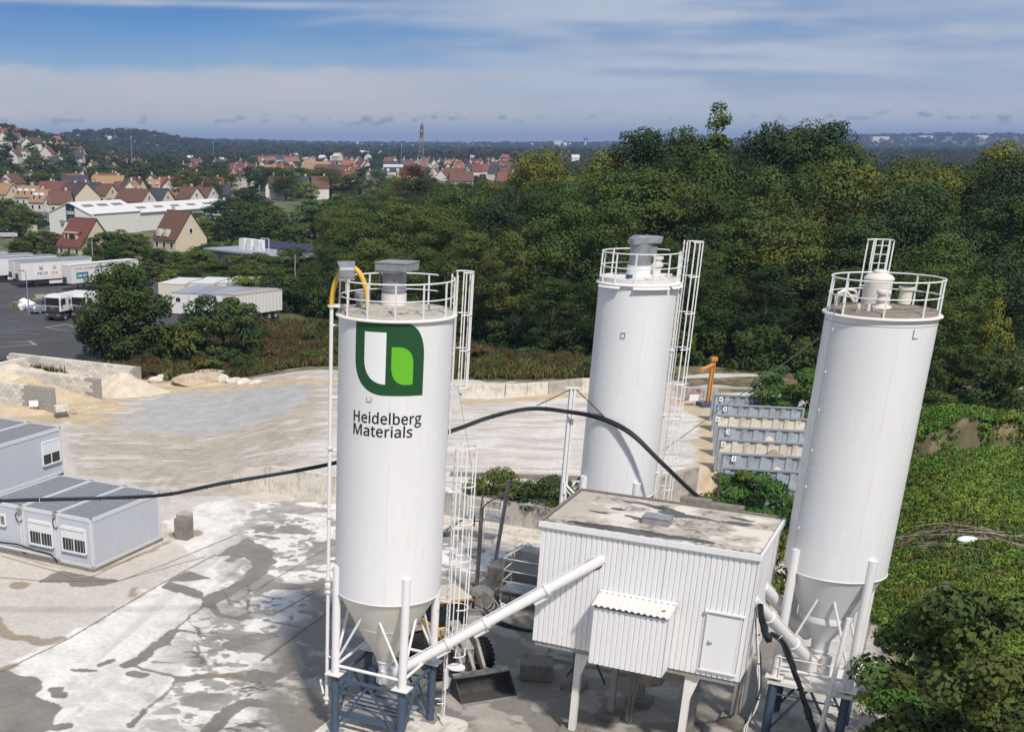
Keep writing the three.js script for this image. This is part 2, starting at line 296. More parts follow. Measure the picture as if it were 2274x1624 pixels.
// ------------------------------------------------------------------ yard surface: concrete, cement crust, damp patches, dirt, sand
{
  const MX = 1100, MZ = 1000, k = 10;                // masks: 10 cm per pixel
  const gp = (l, y = 0) => l.map(([u, v]) => { const p = ground(u, v, y); return [p[0], p[2]]; });
  const cr = (x, y) => [x * 0.3417, 1165.4 + y * 0.3417];       // points read off enlarged parts of the photograph
  const c5 = (x, y) => [x * 0.31237, 499.4 + y * 0.31237];
  const c3 = (x, y) => [665.9 + x * 0.23101, 1248.6 + y * 0.23101];
  const c4 = (x, y) => [1109.9 + x * 0.35067, 1054.4 + y * 0.35067];
  function blur(a, r) {
    if (!r) return a; const o = new Float32Array(a.length), n = 2 * r + 1;
    for (let y = 0; y < MZ; y++) { let s = 0; for (let x = -r; x <= r; x++) s += a[y * MX + clamp(x, 0, MX - 1)]; for (let x = 0; x < MX; x++) { o[y * MX + x] = s / n; s += a[y * MX + Math.min(MX - 1, x + r + 1)] - a[y * MX + Math.max(0, x - r)]; } }
    for (let x = 0; x < MX; x++) { let s = 0; for (let y = -r; y <= r; y++) s += o[clamp(y, 0, MZ - 1) * MX + x]; for (let y = 0; y < MZ; y++) { a[y * MX + x] = s / n; s += o[Math.min(MZ - 1, y + r + 1) * MX + x] - o[Math.max(0, y - r) * MX + x]; } }
    return a;
  }
  function mask(draw, r = 0) {
    const c = document.createElement('canvas'); c.width = MX; c.height = MZ; const x = c.getContext('2d');
    x.fillStyle = '#000'; x.fillRect(0, 0, MX, MZ); x.fillStyle = x.strokeStyle = '#fff'; x.lineCap = x.lineJoin = 'round';
    const poly = (l) => { x.beginPath(); l.forEach(([px, pz], i) => x[i ? 'lineTo' : 'moveTo']((px - YX0) * k, (pz - YZ1) * k)); x.closePath(); x.fill(); };
    const line = (l, w) => { x.lineWidth = w * k; x.beginPath(); l.forEach(([px, pz], i) => x[i ? 'lineTo' : 'moveTo']((px - YX0) * k, (pz - YZ1) * k)); x.stroke(); };
    draw(poly, line, x);
    const d = x.getImageData(0, 0, MX, MZ).data, a = new Float32Array(MX * MZ); for (let i = 0; i < a.length; i++) a[i] = d[4 * i] / 255;
    return blur(a, r);
  }
  const at = (a, px, pz) => { px = clamp((px - YX0) * k - 0.5, 0, MX - 1.01); pz = clamp((pz - YZ1) * k - 0.5, 0, MZ - 1.01); const x = px | 0, y = pz | 0, fx = px - x, fy = pz - y, i = y * MX + x; return (a[i] * (1 - fx) + a[i + 1] * fx) * (1 - fy) + (a[i + MX] * (1 - fx) + a[i + MX + 1] * fx) * fy; };
  const dirt = mask((poly) => { poly(gp([[0, 855], [140, 905], [160, 1045], [360, 1095], [480, 1120], [600, 1085], [760, 1050], [760, 850], [640, 850], [300, 845]])); poly(gp([[-200, 860], [0, 860], [140, 930], [0, 1000], [-200, 1000]])); }, 12);
  const crust = mask((poly) => {                     // dried cement, nearly white
    poly(gp([cr(50, 940), cr(820, 510), cr(1200, 290), cr(1700, 60), cr(2300, 60), cr(2300, 700), cr(1900, 1342), cr(150, 1342), cr(240, 1000)]));
    poly(gp([[370, 1150], [480, 1110], [640, 1110], [760, 1090], [1250, 1160], [1250, 1290], [760, 1330], [440, 1240], [400, 1200]]));
  }, 8);
  const grey = mask((poly) => poly(gp([c5(1030, 1290), c5(1060, 1245), c5(1330, 1170), c5(1700, 1190), c5(2100, 1250), c5(2230, 1330), c5(2000, 1450), c5(1500, 1500), c5(1100, 1480), c5(780, 1440), c5(950, 1380)])), 6);
  const lot = mask((poly) => poly([[1, -72.6], [15.5, -65], [26, -73], [40, -69.5], [46, -98], [28, -104], [10, -101], [4, -92], [1, -80]]), 40);
  const scrub = mask((poly) => { poly([[-40, -119], [-12.5, -113.5], [-2, -110], [8, -108], [22, -100.5], [33, -97.5], [48, -99], [70, -90], [70, -121], [-40, -121]]); }, 10);
  const sand = mask((poly, line) => {
    line(gp([c5(1010, 1110), c5(1330, 1140), c5(1700, 1175), c5(1900, 1200), c5(2270, 1240), [760, 890]]), 2.2);
    line(gp([c5(700, 1250), c5(1000, 1190), c5(1330, 1150)]), 3.2);
    line(gp([c5(0, 1330), c5(300, 1370), c5(560, 1370), c5(690, 1400)]), 2.6);
    line(gp([[1030, 893], [1170, 885], [1300, 875]], 1.65), 1.8);
    poly(gp([c5(420, 1180), c5(720, 1240), c5(850, 1290), c5(560, 1360), c5(380, 1350)]));
    line(gp([[1530, 900], [1585, 930], [1590, 1040]], 1.65), 2.2); line(gp([[1300, 878], [1530, 890]], 1.65), 1.2);
  }, 8);
  const brown = mask((poly, line) => {
    poly(gp([cr(40, 380), cr(130, 362), cr(218, 375), cr(170, 412), cr(60, 418)]));
    line(gp([cr(-40, 600), cr(15, 690), cr(70, 728), cr(180, 732), cr(270, 768), cr(390, 738)]), 0.75);
    line(gp([cr(640, 300), cr(900, 200), cr(1110, 105)]), 0.35); line(gp([cr(1150, 60), cr(1250, 50)]), 1.3);
    line(gp([cr(0, 160), cr(300, 260), cr(600, 310)]), 0.25); line(gp([cr(1380, 960), cr(1600, 1010)]), 0.5);
    line(gp([cr(880, 400), cr(850, 470)]), 0.35); line(gp([cr(0, 950), cr(100, 905)]), 0.5);
  }, 2);
  const damp = mask((poly, line) => {
    poly(gp([cr(-60, 925), cr(60, 940), cr(150, 980), cr(245, 990), cr(285, 1070), cr(235, 1110), cr(330, 1150), cr(390, 1190), cr(360, 1250), cr(300, 1360), cr(-60, 1500)]));
    poly(gp([cr(225, 372), cr(400, 295), cr(520, 315), cr(790, 362), cr(700, 386), cr(590, 402), cr(480, 408), cr(440, 378), cr(330, 370)]));
    poly(gp([cr(1040, 410), cr(1110, 350), cr(1210, 295), cr(1300, 325), cr(1370, 345), cr(1240, 365), cr(1110, 365), cr(1180, 390), cr(1330, 430), cr(1300, 470), cr(1180, 440), cr(1080, 430)]));
    poly(gp([cr(1300, 470), cr(1440, 420), cr(1560, 380), cr(1640, 240), cr(1720, 190), cr(1800, 230), cr(1740, 300), cr(1620, 400), cr(1480, 480), cr(1350, 540)]));
    poly(gp([cr(1530, 130), cr(1600, 80), cr(1700, 130), cr(1800, 180), cr(1740, 240), cr(1640, 240), cr(1580, 200), cr(1480, 200), cr(1400, 200)]));
    line(gp([cr(820, 912), cr(950, 830), cr(1060, 750), cr(1100, 690)]), 0.55); line(gp([cr(1100, 690), cr(1170, 640), cr(1330, 520), cr(1470, 430), cr(1560, 360)]), 0.16);
    line(gp([cr(830, 900), cr(980, 945), cr(1170, 1000)]), 0.22); line(gp([cr(1170, 1000), cr(1060, 1110), cr(930, 1210)]), 0.16); line(gp([cr(930, 1210), cr(815, 1310)]), 0.3);
    line(gp([cr(1090, 700), cr(1090, 775), cr(1280, 840), cr(1450, 900), cr(1650, 960)]), 0.13); line(gp([cr(1150, 680), cr(1350, 700), cr(1540, 715), cr(1820, 690)]), 0.2);
    line(gp([cr(960, 880), cr(1060, 900), cr(1200, 890), cr(1330, 880)]), 0.16); line(gp([cr(1170, 1000), cr(1300, 985), cr(1500, 970), cr(1640, 1010), cr(1800, 1040)]), 0.5);
    line(gp([cr(1350, 1342), cr(1420, 1250), cr(1600, 1150), cr(1800, 1180), cr(1990, 1210)]), 0.7); line(gp([cr(1650, 960), cr(1780, 990), cr(1900, 900)]), 0.7);
    poly(gp([cr(1440, 760), cr(1600, 720), cr(1800, 690), cr(1840, 720), cr(1640, 790), cr(1540, 830), cr(1440, 800)]));
    line(gp([cr(1640, 600), cr(1560, 610), cr(1430, 590)]), 0.35); line(gp([cr(1390, 520), cr(1420, 580), cr(1540, 610), cr(1620, 570)]), 0.4);
    line(gp([cr(870, 960), cr(930, 975)]), 0.55); line(gp([cr(490, 940), cr(630, 945)]), 0.28); line(gp([cr(660, 910), cr(740, 875)]), 0.35); line(gp([cr(370, 1060), cr(390, 1110)]), 0.5); line(gp([cr(330, 1310), cr(430, 1300)]), 0.6);
    line(gp([cr(1500, 230), cr(1560, 200), cr(1640, 190)]), 0.5); line(gp([cr(1660, 70), cr(1800, 85)]), 0.4);
  }, 1);
  const wetZone = mask((poly) => {                   // where lorries splash: under and round the plant
    poly(gp([cr(1530, 1342), cr(1560, 1150), cr(1700, 950), cr(1840, 760), cr(1880, 640), cr(2300, 500), [1000, 1330], [1250, 1330], [1400, 1300], [1750, 1400], [1800, 1700], [600, 1750], cr(1750, 1300), cr(1900, 900)]));
    poly(gp([cr(1780, 380), cr(2000, 330), cr(2200, 380), cr(2300, 500), cr(2000, 520), cr(1830, 480)]));
  }, 22);
  const joints = mask((poly, line) => {
    line(gp([cr(0, 955), cr(450, 735), cr(820, 512), cr(1100, 350), cr(1400, 190)]), 0.1); line(gp([cr(0, 530 - 190), cr(300, 365), cr(780, 360), cr(1330, 205)]), 0.1);
    line(gp([cr(780, 360), cr(1080, 250), cr(1540, 60)]), 0.1); line(gp([cr(1700, 880), cr(2000, 660), cr(2150, 550), cr(2290, 440)]), 0.12); line(gp([cr(1720, 620), cr(2000, 670)]), 0.1); line(gp([cr(1760, 590), cr(2090, 410)]), 0.1);
    for (let i = 0; i < 9; i++) { const a = 3 + i * 4.6; line([[plant(a - 20, 8)[0], plant(a - 20, 8)[2]], [plant(a - 20, 23)[0], plant(a - 20, 23)[2]]], 0.09); }
    for (const [x0, y0, n] of [[1130, 730, 9], [1480, 430, 8], [1440, 1300, 14], [1450, 1060, 10], [1250, 830, 8], [1600, 480, 8], [1250, 640, 5]]) {   // crazed cracks
      for (let i = 0; i < n; i++) { let x = x0 + R(-60, 160), y = y0 + R(-60, 60); const l = [[x, y]]; let d = R(-0.5, 1.2); for (let q = 0; q < 5; q++) { d += R(-0.7, 0.7); x += Math.cos(d) * R(20, 50); y += Math.sin(d) * R(8, 26); l.push([x, y]); } line(gp(l.map(([p, q]) => cr(p, q))), R(0.045, 0.075)); }
    }
  }, 0);
  const tracks = mask((poly, line) => {              // wheel ruts
    for (let i = 0; i < 26; i++) { const o = R(-3, 3), s = R(0.8, 1.1); line(gp([[150 + o * 6, 985 + o * 3], [300, 1000 + o * 5], [470, (1012 + o * 6) * 1], [620, 1003 + o * 6 * s], [760, 985 + o * 7]]), R(0.05, 0.16)); }
    for (let i = 0; i < 14; i++) { const o = R(-40, 40); line(gp([[340 + o, 1120], [350 + o, 1075], [390 + o, 1035], [470 + o * 0.8, 1010], [620 + o, 990]]), R(0.08, 0.2)); }
    for (let i = 0; i < 90; i++) { const o = R(-120, 560), w = R(0.06, 0.16); line(gp([cr(330 + o, 1342), cr(700 + o * 0.9, 900), cr(1200 + o * 0.6, 380), cr(1500 + o * 0.5, 60)]), w); }
    for (let i = 0; i < 60; i++) { const v = R(895, 1045), o = R(0, 200); line(gp([[1020 + o, v], [1150 + o, v - R(2, 7)], [1290 + o, v + R(-4, 6)], [1560, v + R(-2, 8)]], 1.65), R(0.06, 0.2)); }
  }, 1);
  const S = 2048, D = new Uint8Array(S * S * 4), Q = new Uint8Array(S * S * 4), q8 = (x) => Math.round(255 * (x <= 0.0031308 ? 12.92 * clamp(x) : 1.055 * Math.pow(clamp(x), 1 / 2.4) - 0.055));
  for (let j = 0; j < S; j++) for (let i = 0; i < S; i++) {
    const x = mix(YX0, YX1, (i + 0.5) / S), z = mix(YZ1, YZ0, (j + 0.5) / S);
    const n1 = fbm(x * 0.25, z * 0.25, 4, 401), n2 = fbm(x * 1.3, z * 1.3, 4, 403), n3 = fbm(x * 6, z * 6, 3, 405), n4 = hash2(i, j, 407);
    const wx = x + (fbm(x * 0.9, z * 0.9, 4, 411) - 0.5) * 1.5, wz = z + (fbm(x * 0.9, z * 0.9, 4, 413) - 0.5) * 1.5;
    const vx = x + (n2 - 0.5) * 0.35, vz = z + (n3 - 0.5) * 0.35;
    let c = mix3([0.50, 0.455, 0.395], [0.59, 0.55, 0.49], n1), rough = 0.9;                // beige slab
    const cm = sm(0.35, 0.6, at(crust, wx, wz) + 0.3 * (n2 - 0.5)), patchy = sm(0.36, 0.5, n2 * 0.6 + n1 * 0.5);
    c = mix3(c, mix3([0.64, 0.615, 0.57], [0.79, 0.765, 0.715], n2), cm * mix(0.6, 1, patchy));
    const dm = sm(0.3, 0.7, at(dirt, wx, wz) + 0.3 * (n2 - 0.5));
    c = mix3(c, mix3(mix3([0.37, 0.32, 0.245], [0.50, 0.455, 0.38], n2), [0.56, 0.54, 0.49], sm(0.58, 0.66, fbm(x * 0.35, z * 1.3, 4, 421)) * 0.9), dm);
    c = mix3(c, mix3([0.36, 0.36, 0.345], [0.44, 0.44, 0.42], n2), 0.85 * sm(0.3, 0.62, at(grey, wx, wz) + 0.3 * (n2 - 0.5)));
    const lm = sm(0.2, 0.8, at(lot, wx, wz) + 0.5 * (fbm(x * 0.3, z * 0.9, 4, 433) - 0.5) + 0.2 * (n2 - 0.5));
    c = mix3(c, mix3(mix3([0.50, 0.45, 0.39], [0.65, 0.615, 0.565], sm(0.3, 0.6, fbm(x * 0.4 - z * 0.1, z * 1.6, 4, 431))), [0.45, 0.41, 0.36], 0.35 * sm(0.5, 0.7, n1)), lm);
    c = mix3(c, mix3([0.44, 0.335, 0.20], [0.56, 0.455, 0.305], n2), sm(0.35, 0.6, at(sand, wx, wz) + 0.35 * (n2 - 0.5)) * 0.92);
    const tk = at(tracks, x + (n2 - 0.5) * 0.2, z + (n3 - 0.5) * 0.15) * (0.3 + 0.7 * sm(0.4, 0.6, n1 * 0.5 + n2 * 0.5));
    c = mix3(c, [c[0] * 0.72, c[1] * 0.70, c[2] * 0.66], tk * 0.75 * (1 - 0.5 * lm) * (1 - 0.6 * cm));
    c = mix3(c, hash2(Math.floor(x * 3 + z), 7, 3) > 0.5 ? [0.76, 0.745, 0.71] : [0.50, 0.485, 0.45], 0.55 * tk * cm);
    // scrubland at the back and on the bank
    const gm = Math.max(sm(0.3, 0.65, at(scrub, wx, wz) + 0.3 * (n2 - 0.5)), sm(0.12, 0.4, moundH(x, z)));
    const chalk = sm(0.60, 0.66, fbm(x * 0.22, z * 0.5, 4, 441)) * sm(-118, -104, z) * sm(-98, -102, z);
    c = mix3(c, mix3(mix3([0.105, 0.095, 0.045], [0.23, 0.185, 0.11], sm(0.4, 0.7, n2)), [0.62, 0.60, 0.56], chalk * 0.9), gm);
    c = mix3(c, mix3([0.27, 0.245, 0.205], [0.37, 0.345, 0.30], n2), 0.8 * sm(0.3, 0.75, at(wetZone, wx, wz)) * (1 - lm) * (1 - gm));
    // damp
    const conc = (1 - dm) * (1 - lm) * (1 - gm);
    let w = sm(0.36, 0.60, at(damp, wx * 0.35 + vx * 0.65, wz * 0.35 + vz * 0.65) + 0.22 * (n3 - 0.5));
    const sp0 = fbm(x * 0.6 + 7, z * 0.75, 5, 451), sp1 = fbm(x * 1.7, z * 2.1 + 9, 4, 453);
    const spl = Math.max(sm(0.525, 0.57, sp0 + 0.06 * (n3 - 0.5)) * (0.55 + 0.9 * (n1 - 0.2)), 0.8 * sm(0.59, 0.645, sp1)) * sm(0.2, 0.7, cm) * sm(-6.5, -2.5, x + 0.12 * (z + 55)) * sm(-77, -70, z);
    const wz2 = sm(0.25, 0.7, at(wetZone, wx, wz)), spl2 = wz2 * (0.6 + 0.6 * n2) * sm(0.38, 0.48, 1 - fbm(x * 0.9 + 3, z * 0.9, 5, 461) + 0.02 * n3);
    w = Math.max(w, clamp(Math.max(spl, spl2) - 0.5 * at(tracks, x, z) * n2)) * conc;
    c = mix3(c, mix3([0.135, 0.122, 0.10], [0.235, 0.214, 0.178], n1 * 0.5 + n2 * 0.5), w * 0.93); rough = mix(rough, 0.62, w);
    c = mix3(c, [0.24, 0.18, 0.10], sm(0.35, 0.75, at(brown, vx, vz) + 0.3 * (n3 - 0.5)) * 0.75 * (1 - 0.3 * w));
    c = mix3(c, [0.12, 0.105, 0.082], sm(0.2, 0.6, at(joints, x + (n3 - 0.5) * 0.1, z + (n2 - 0.5) * 0.1)) * 0.85 * (1 - lm) * (1 - dm));
    const g = 0.86 + 0.14 * n3 * 2 - 0.14 + 0.12 * (n4 - 0.5) + 0.16 * (n2 - 0.5);
    const o = (j * S + i) * 4; for (let q = 0; q < 3; q++) { D[o + q] = q8(c[q] * (g + 0.14)); Q[o + q] = Math.round(255 * clamp(rough)); } D[o + 3] = Q[o + 3] = 255;
  }
  const tex = (d, srgb) => { const t = new THREE.DataTexture(d, S, S); t.magFilter = THREE.LinearFilter; t.minFilter = THREE.LinearMipmapLinearFilter; t.generateMipmaps = true; if (srgb) t.colorSpace = THREE.SRGBColorSpace; t.repeat.set(1 / (YX1 - YX0), 1 / (YZ0 - YZ1)); t.offset.set(-YX0 / (YX1 - YX0), -YZ1 / (YZ0 - YZ1)); t.needsUpdate = true; return t; };
  const nx = 220, nz = 200;
  const g = heightGrid(YX0, YX1, YZ1, YZ0, nx, nz, (x, z) => landH(x, z));
  structure(mesh('yard_ground', g, std({ map: tex(D, true), roughnessMap: tex(Q, false), roughness: 1, bumpMap: T.grain, bumpScale: 0.012 }), scene, false));
}

// ------------------------------------------------------------------ silos
const sight = (u, v, z) => { const a = (u - CX) / FOCAL, b = -(v - CY) / FOCAL, d = [a, CP * b - SP, -SP * b - CP], t = z / d[2]; return [d[0] * t, EYE + d[1] * t, z]; };
const font = await new FontLoader().loadAsync('fonts/droid/droid_sans_regular.typeface.json');
const fontBold = await new FontLoader().loadAsync('fonts/droid/droid_sans_bold.typeface.json');
function cylUV(g, r) { const p = g.attributes.position, uv = new Float32Array(p.count * 2); for (let i = 0; i < p.count; i += 3) { const a = [0, 1, 2].map((k) => Math.atan2(p.getX(i + k), p.getZ(i + k))); for (let k = 1; k < 3; k++) { if (a[k] - a[0] > Math.PI) a[k] -= 2 * Math.PI; if (a[0] - a[k] > Math.PI) a[k] += 2 * Math.PI; } for (let k = 0; k < 3; k++) { uv[2 * (i + k)] = a[k] * r; uv[2 * (i + k) + 1] = p.getY(i + k); } } g.setAttribute('uv', new THREE.BufferAttribute(uv, 2)); return g; }
// wraps a flat shape (x in metres round the drum, y height) onto a drum
function wrapOn(geo, r, mid) {
  const g = strip(geo), p = g.attributes.position, n = g.attributes.normal;
  for (let i = 0; i < p.count; i++) { const a = mid + p.getX(i) / r, y = p.getY(i), z = r + p.getZ(i); p.setXYZ(i, Math.sin(a) * z, y, Math.cos(a) * z); n.setXYZ(i, Math.sin(a), 0, Math.cos(a)); }
  return g;
}
function silo(o) {
  const t = thing('cement_silo', o.label, 'silo', [o.at[0], 0, o.at[1]], TURN, 'cement silos of the plant');
  const dir = (deg, rr = 1, y = 0) => { const f = deg * Math.PI / 180 - TURN; return [Math.sin(f) * rr, y, Math.cos(f) * rr]; };
  const { r, top, cyl: low } = o;
  mesh('drum', cylUV(lathe([[r, low], [r, top]], 96), r), MT.white, t, false);
  for (const y of o.seams) mesh('weld_seam', hoop(r - 0.001, 0.006, 0, y, 0, 0, Math.PI * 2, 96, 5), MT.seam, t);
  mesh('cone', cylUV(lathe(o.cone, 96), 1), o.coneMat ?? MT.cream, t, false);
  mesh('bottom_edge', hoop(r + 0.003, 0.022, 0, low, 0, 0, Math.PI * 2, 96, 6), MT.seam, t);
  // roof
  const roof = mesh('roof_deck', lathe([[r - 0.02, top + 0.02], [r - 0.06, top + 0.14], [r * 0.5, top + 0.22], [0, top + 0.25]], 64), o.deck ?? MT.deck, t);
  mesh('rim_flange', lathe([[r - 0.02, top - 0.05], [r + 0.10, top - 0.06], [r + 0.12, top - 0.03], [r + 0.10, top], [r - 0.03, top + 0.03]], 96), MT.whiteDusty, t);
  // railing
  const rr = r * (o.railR ?? 0.985), [g0, g1] = o.gap ?? [0, 0];
  const arc = (y, q) => { const a0 = Math.PI / 2 - (g0 * Math.PI / 180 - TURN), a1 = Math.PI / 2 - (g1 * Math.PI / 180 - TURN); return g0 === g1 ? hoop(rr, q, 0, y, 0, 0, Math.PI * 2, 72) : hoop(rr, q, 0, y, 0, a0, a1 + Math.PI * 2, 72); };
  mesh('top_rail', arc(top + 1.13, 0.028), MT.whiteFlat, t); mesh('middle_rail', arc(top + 0.6, 0.022), MT.whiteFlat, t);
  for (const a of o.posts) { const p0 = dir(a, rr + 0.02, top - 0.02), p1 = dir(a, rr, top + 1.13); mesh('railing_post', bar(p0, p1, 0.055, 0.03), MT.whiteFlat, t); }
  if (o.kick) mesh('kick_plate', lathe([[rr, top + 0.02], [rr, top + 0.2]], 72), MT.whiteDusty, t);
  // legs
  const s = o.leg / 2, pl = o.plate;
  for (const [x, z] of [[-s, s], [s, s], [s, -s], [-s, -s]]) {
    mesh('upper_leg', [cyl(0.155, 0.155, o.legTop - pl, x, pl, z, 20), cyl(0.158, 0.158, 0.02, x, o.legTop, z, 20)], MT.white, t);
    mesh('base_plate', box(0.62, 0.035, 0.62, x, pl + 0.005, z), MT.whiteDusty, t);
    mesh('gusset_plate', box(0.03, 0.55, 0.3, x * 0.9, low + 0.15, z * 0.9, Math.atan2(x, z)), MT.white, t);
  }
  const ring = [[-s, s], [s, s], [s, -s], [-s, -s]];
  for (let i = 0; i < 4; i++) {
    const [x0, z0] = ring[i], [x1, z1] = ring[(i + 1) % 4], mx = (x0 + x1) / 2, mz = (z0 + z1) / 2;
    mesh('tie_bar', rod([x0, pl + 0.32, z0], [x1, pl + 0.32, z1], 0.062, 10), MT.white, t);
    mesh('brace', rod([x0, pl + 0.42, z0], [mx * 0.98, low - 0.12, mz * 0.98], 0.05, 10), MT.white, t);
    mesh('brace', rod([x1, pl + 0.42, z1], [mx * 0.98, low - 0.12, mz * 0.98], 0.05, 10), MT.white, t);
  }
  // lower frame
  const fm = o.frameMat ?? MT.blue;
  for (const [x, z] of ring) { mesh('lower_leg', cyl(0.16, 0.16, pl - 0.02, x, 0, z, 20), fm, t); mesh('foot_plate', box(0.6, 0.05, 0.6, x, 0.125, z), MT.galvDull, t); }
  for (let i = 0; i < 4; i++) {
    const [x0, z0] = ring[i], [x1, z1] = ring[(i + 1) % 4], mx = (x0 + x1) / 2, mz = (z0 + z1) / 2;
    mesh('frame_beam', bar([x0, pl - 0.2, z0], [x1, pl - 0.2, z1], 0.1, 0.1), fm, t);
    mesh('frame_beam', bar([x0, pl - 0.72, z0], [x1, pl - 0.72, z1], 0.05, 0.05), fm, t);
    mesh('frame_brace', bar([mx, pl - 0.25, mz], [mix(x0, mx, 0.08), 0.45, mix(z0, mz, 0.08)], 0.09, 0.06), fm, t);
    mesh('frame_brace', bar([mx, pl - 0.25, mz], [mix(x1, mx, 0.08), 0.45, mix(z1, mz, 0.08)], 0.09, 0.06), fm, t);
  }
  return { t, dir };
}
// a caged ladder on a drum: parts of the silo
function cagedLadder(t, dir, deg, r0, y0, y1, hoops, cageR = 0.36, bars = 5, standoff = 0.18) {
  const f = deg * Math.PI / 180 - TURN, rad = [Math.sin(f), Math.cos(f)], tan = [Math.cos(f), -Math.sin(f)];
  const pt = (out, side, y) => [rad[0] * (r0 + out) + tan[0] * side, y, rad[1] * (r0 + out) + tan[1] * side];
  for (const s of [-0.22, 0.22]) mesh('ladder_stile', bar(pt(standoff, s, y0), pt(standoff, s, y1), 0.05, 0.03), MT.whiteFlat, t);
  const rungs = []; for (let y = y0 + 0.2; y < y1 - 0.1; y += 0.29) rungs.push(rod(pt(standoff, -0.22, y), pt(standoff, 0.22, y), 0.014, 6));
  tag(mesh('ladder_rung', rungs, MT.whiteFlat, t), null, null, null, 'stuff');
  for (let y = y0 + 0.8; y < y1 - 1; y += 2.1) for (const s of [-0.22, 0.22]) mesh('ladder_bracket', rod(pt(0, s, y), pt(standoff, s, y), 0.02, 6), MT.whiteFlat, t);
  const ring = (y) => { const l = []; for (let i = 0; i <= 14; i++) { const a = -0.62 * Math.PI + (i / 14) * 1.24 * Math.PI; l.push(pt(standoff + cageR * 0.86 + cageR * Math.cos(a) * 0.95, cageR * Math.sin(a), y)); } return l; };
  for (const y of hoops) mesh('cage_hoop', tube(ring(y), 0.024, 28, 6), MT.whiteFlat, t);
  const ya = Math.min(...hoops), yb = Math.max(...hoops);
  for (let i = 0; i < bars; i++) { const a = -0.55 * Math.PI + (i / (bars - 1)) * 1.1 * Math.PI; const q = (y) => pt(standoff + cageR * 0.86 + cageR * Math.cos(a) * 0.95, cageR * Math.sin(a), y); mesh('cage_bar', bar(q(ya), q(yb), 0.042, 0.014, 0.3), MT.whiteFlat, t); }
}

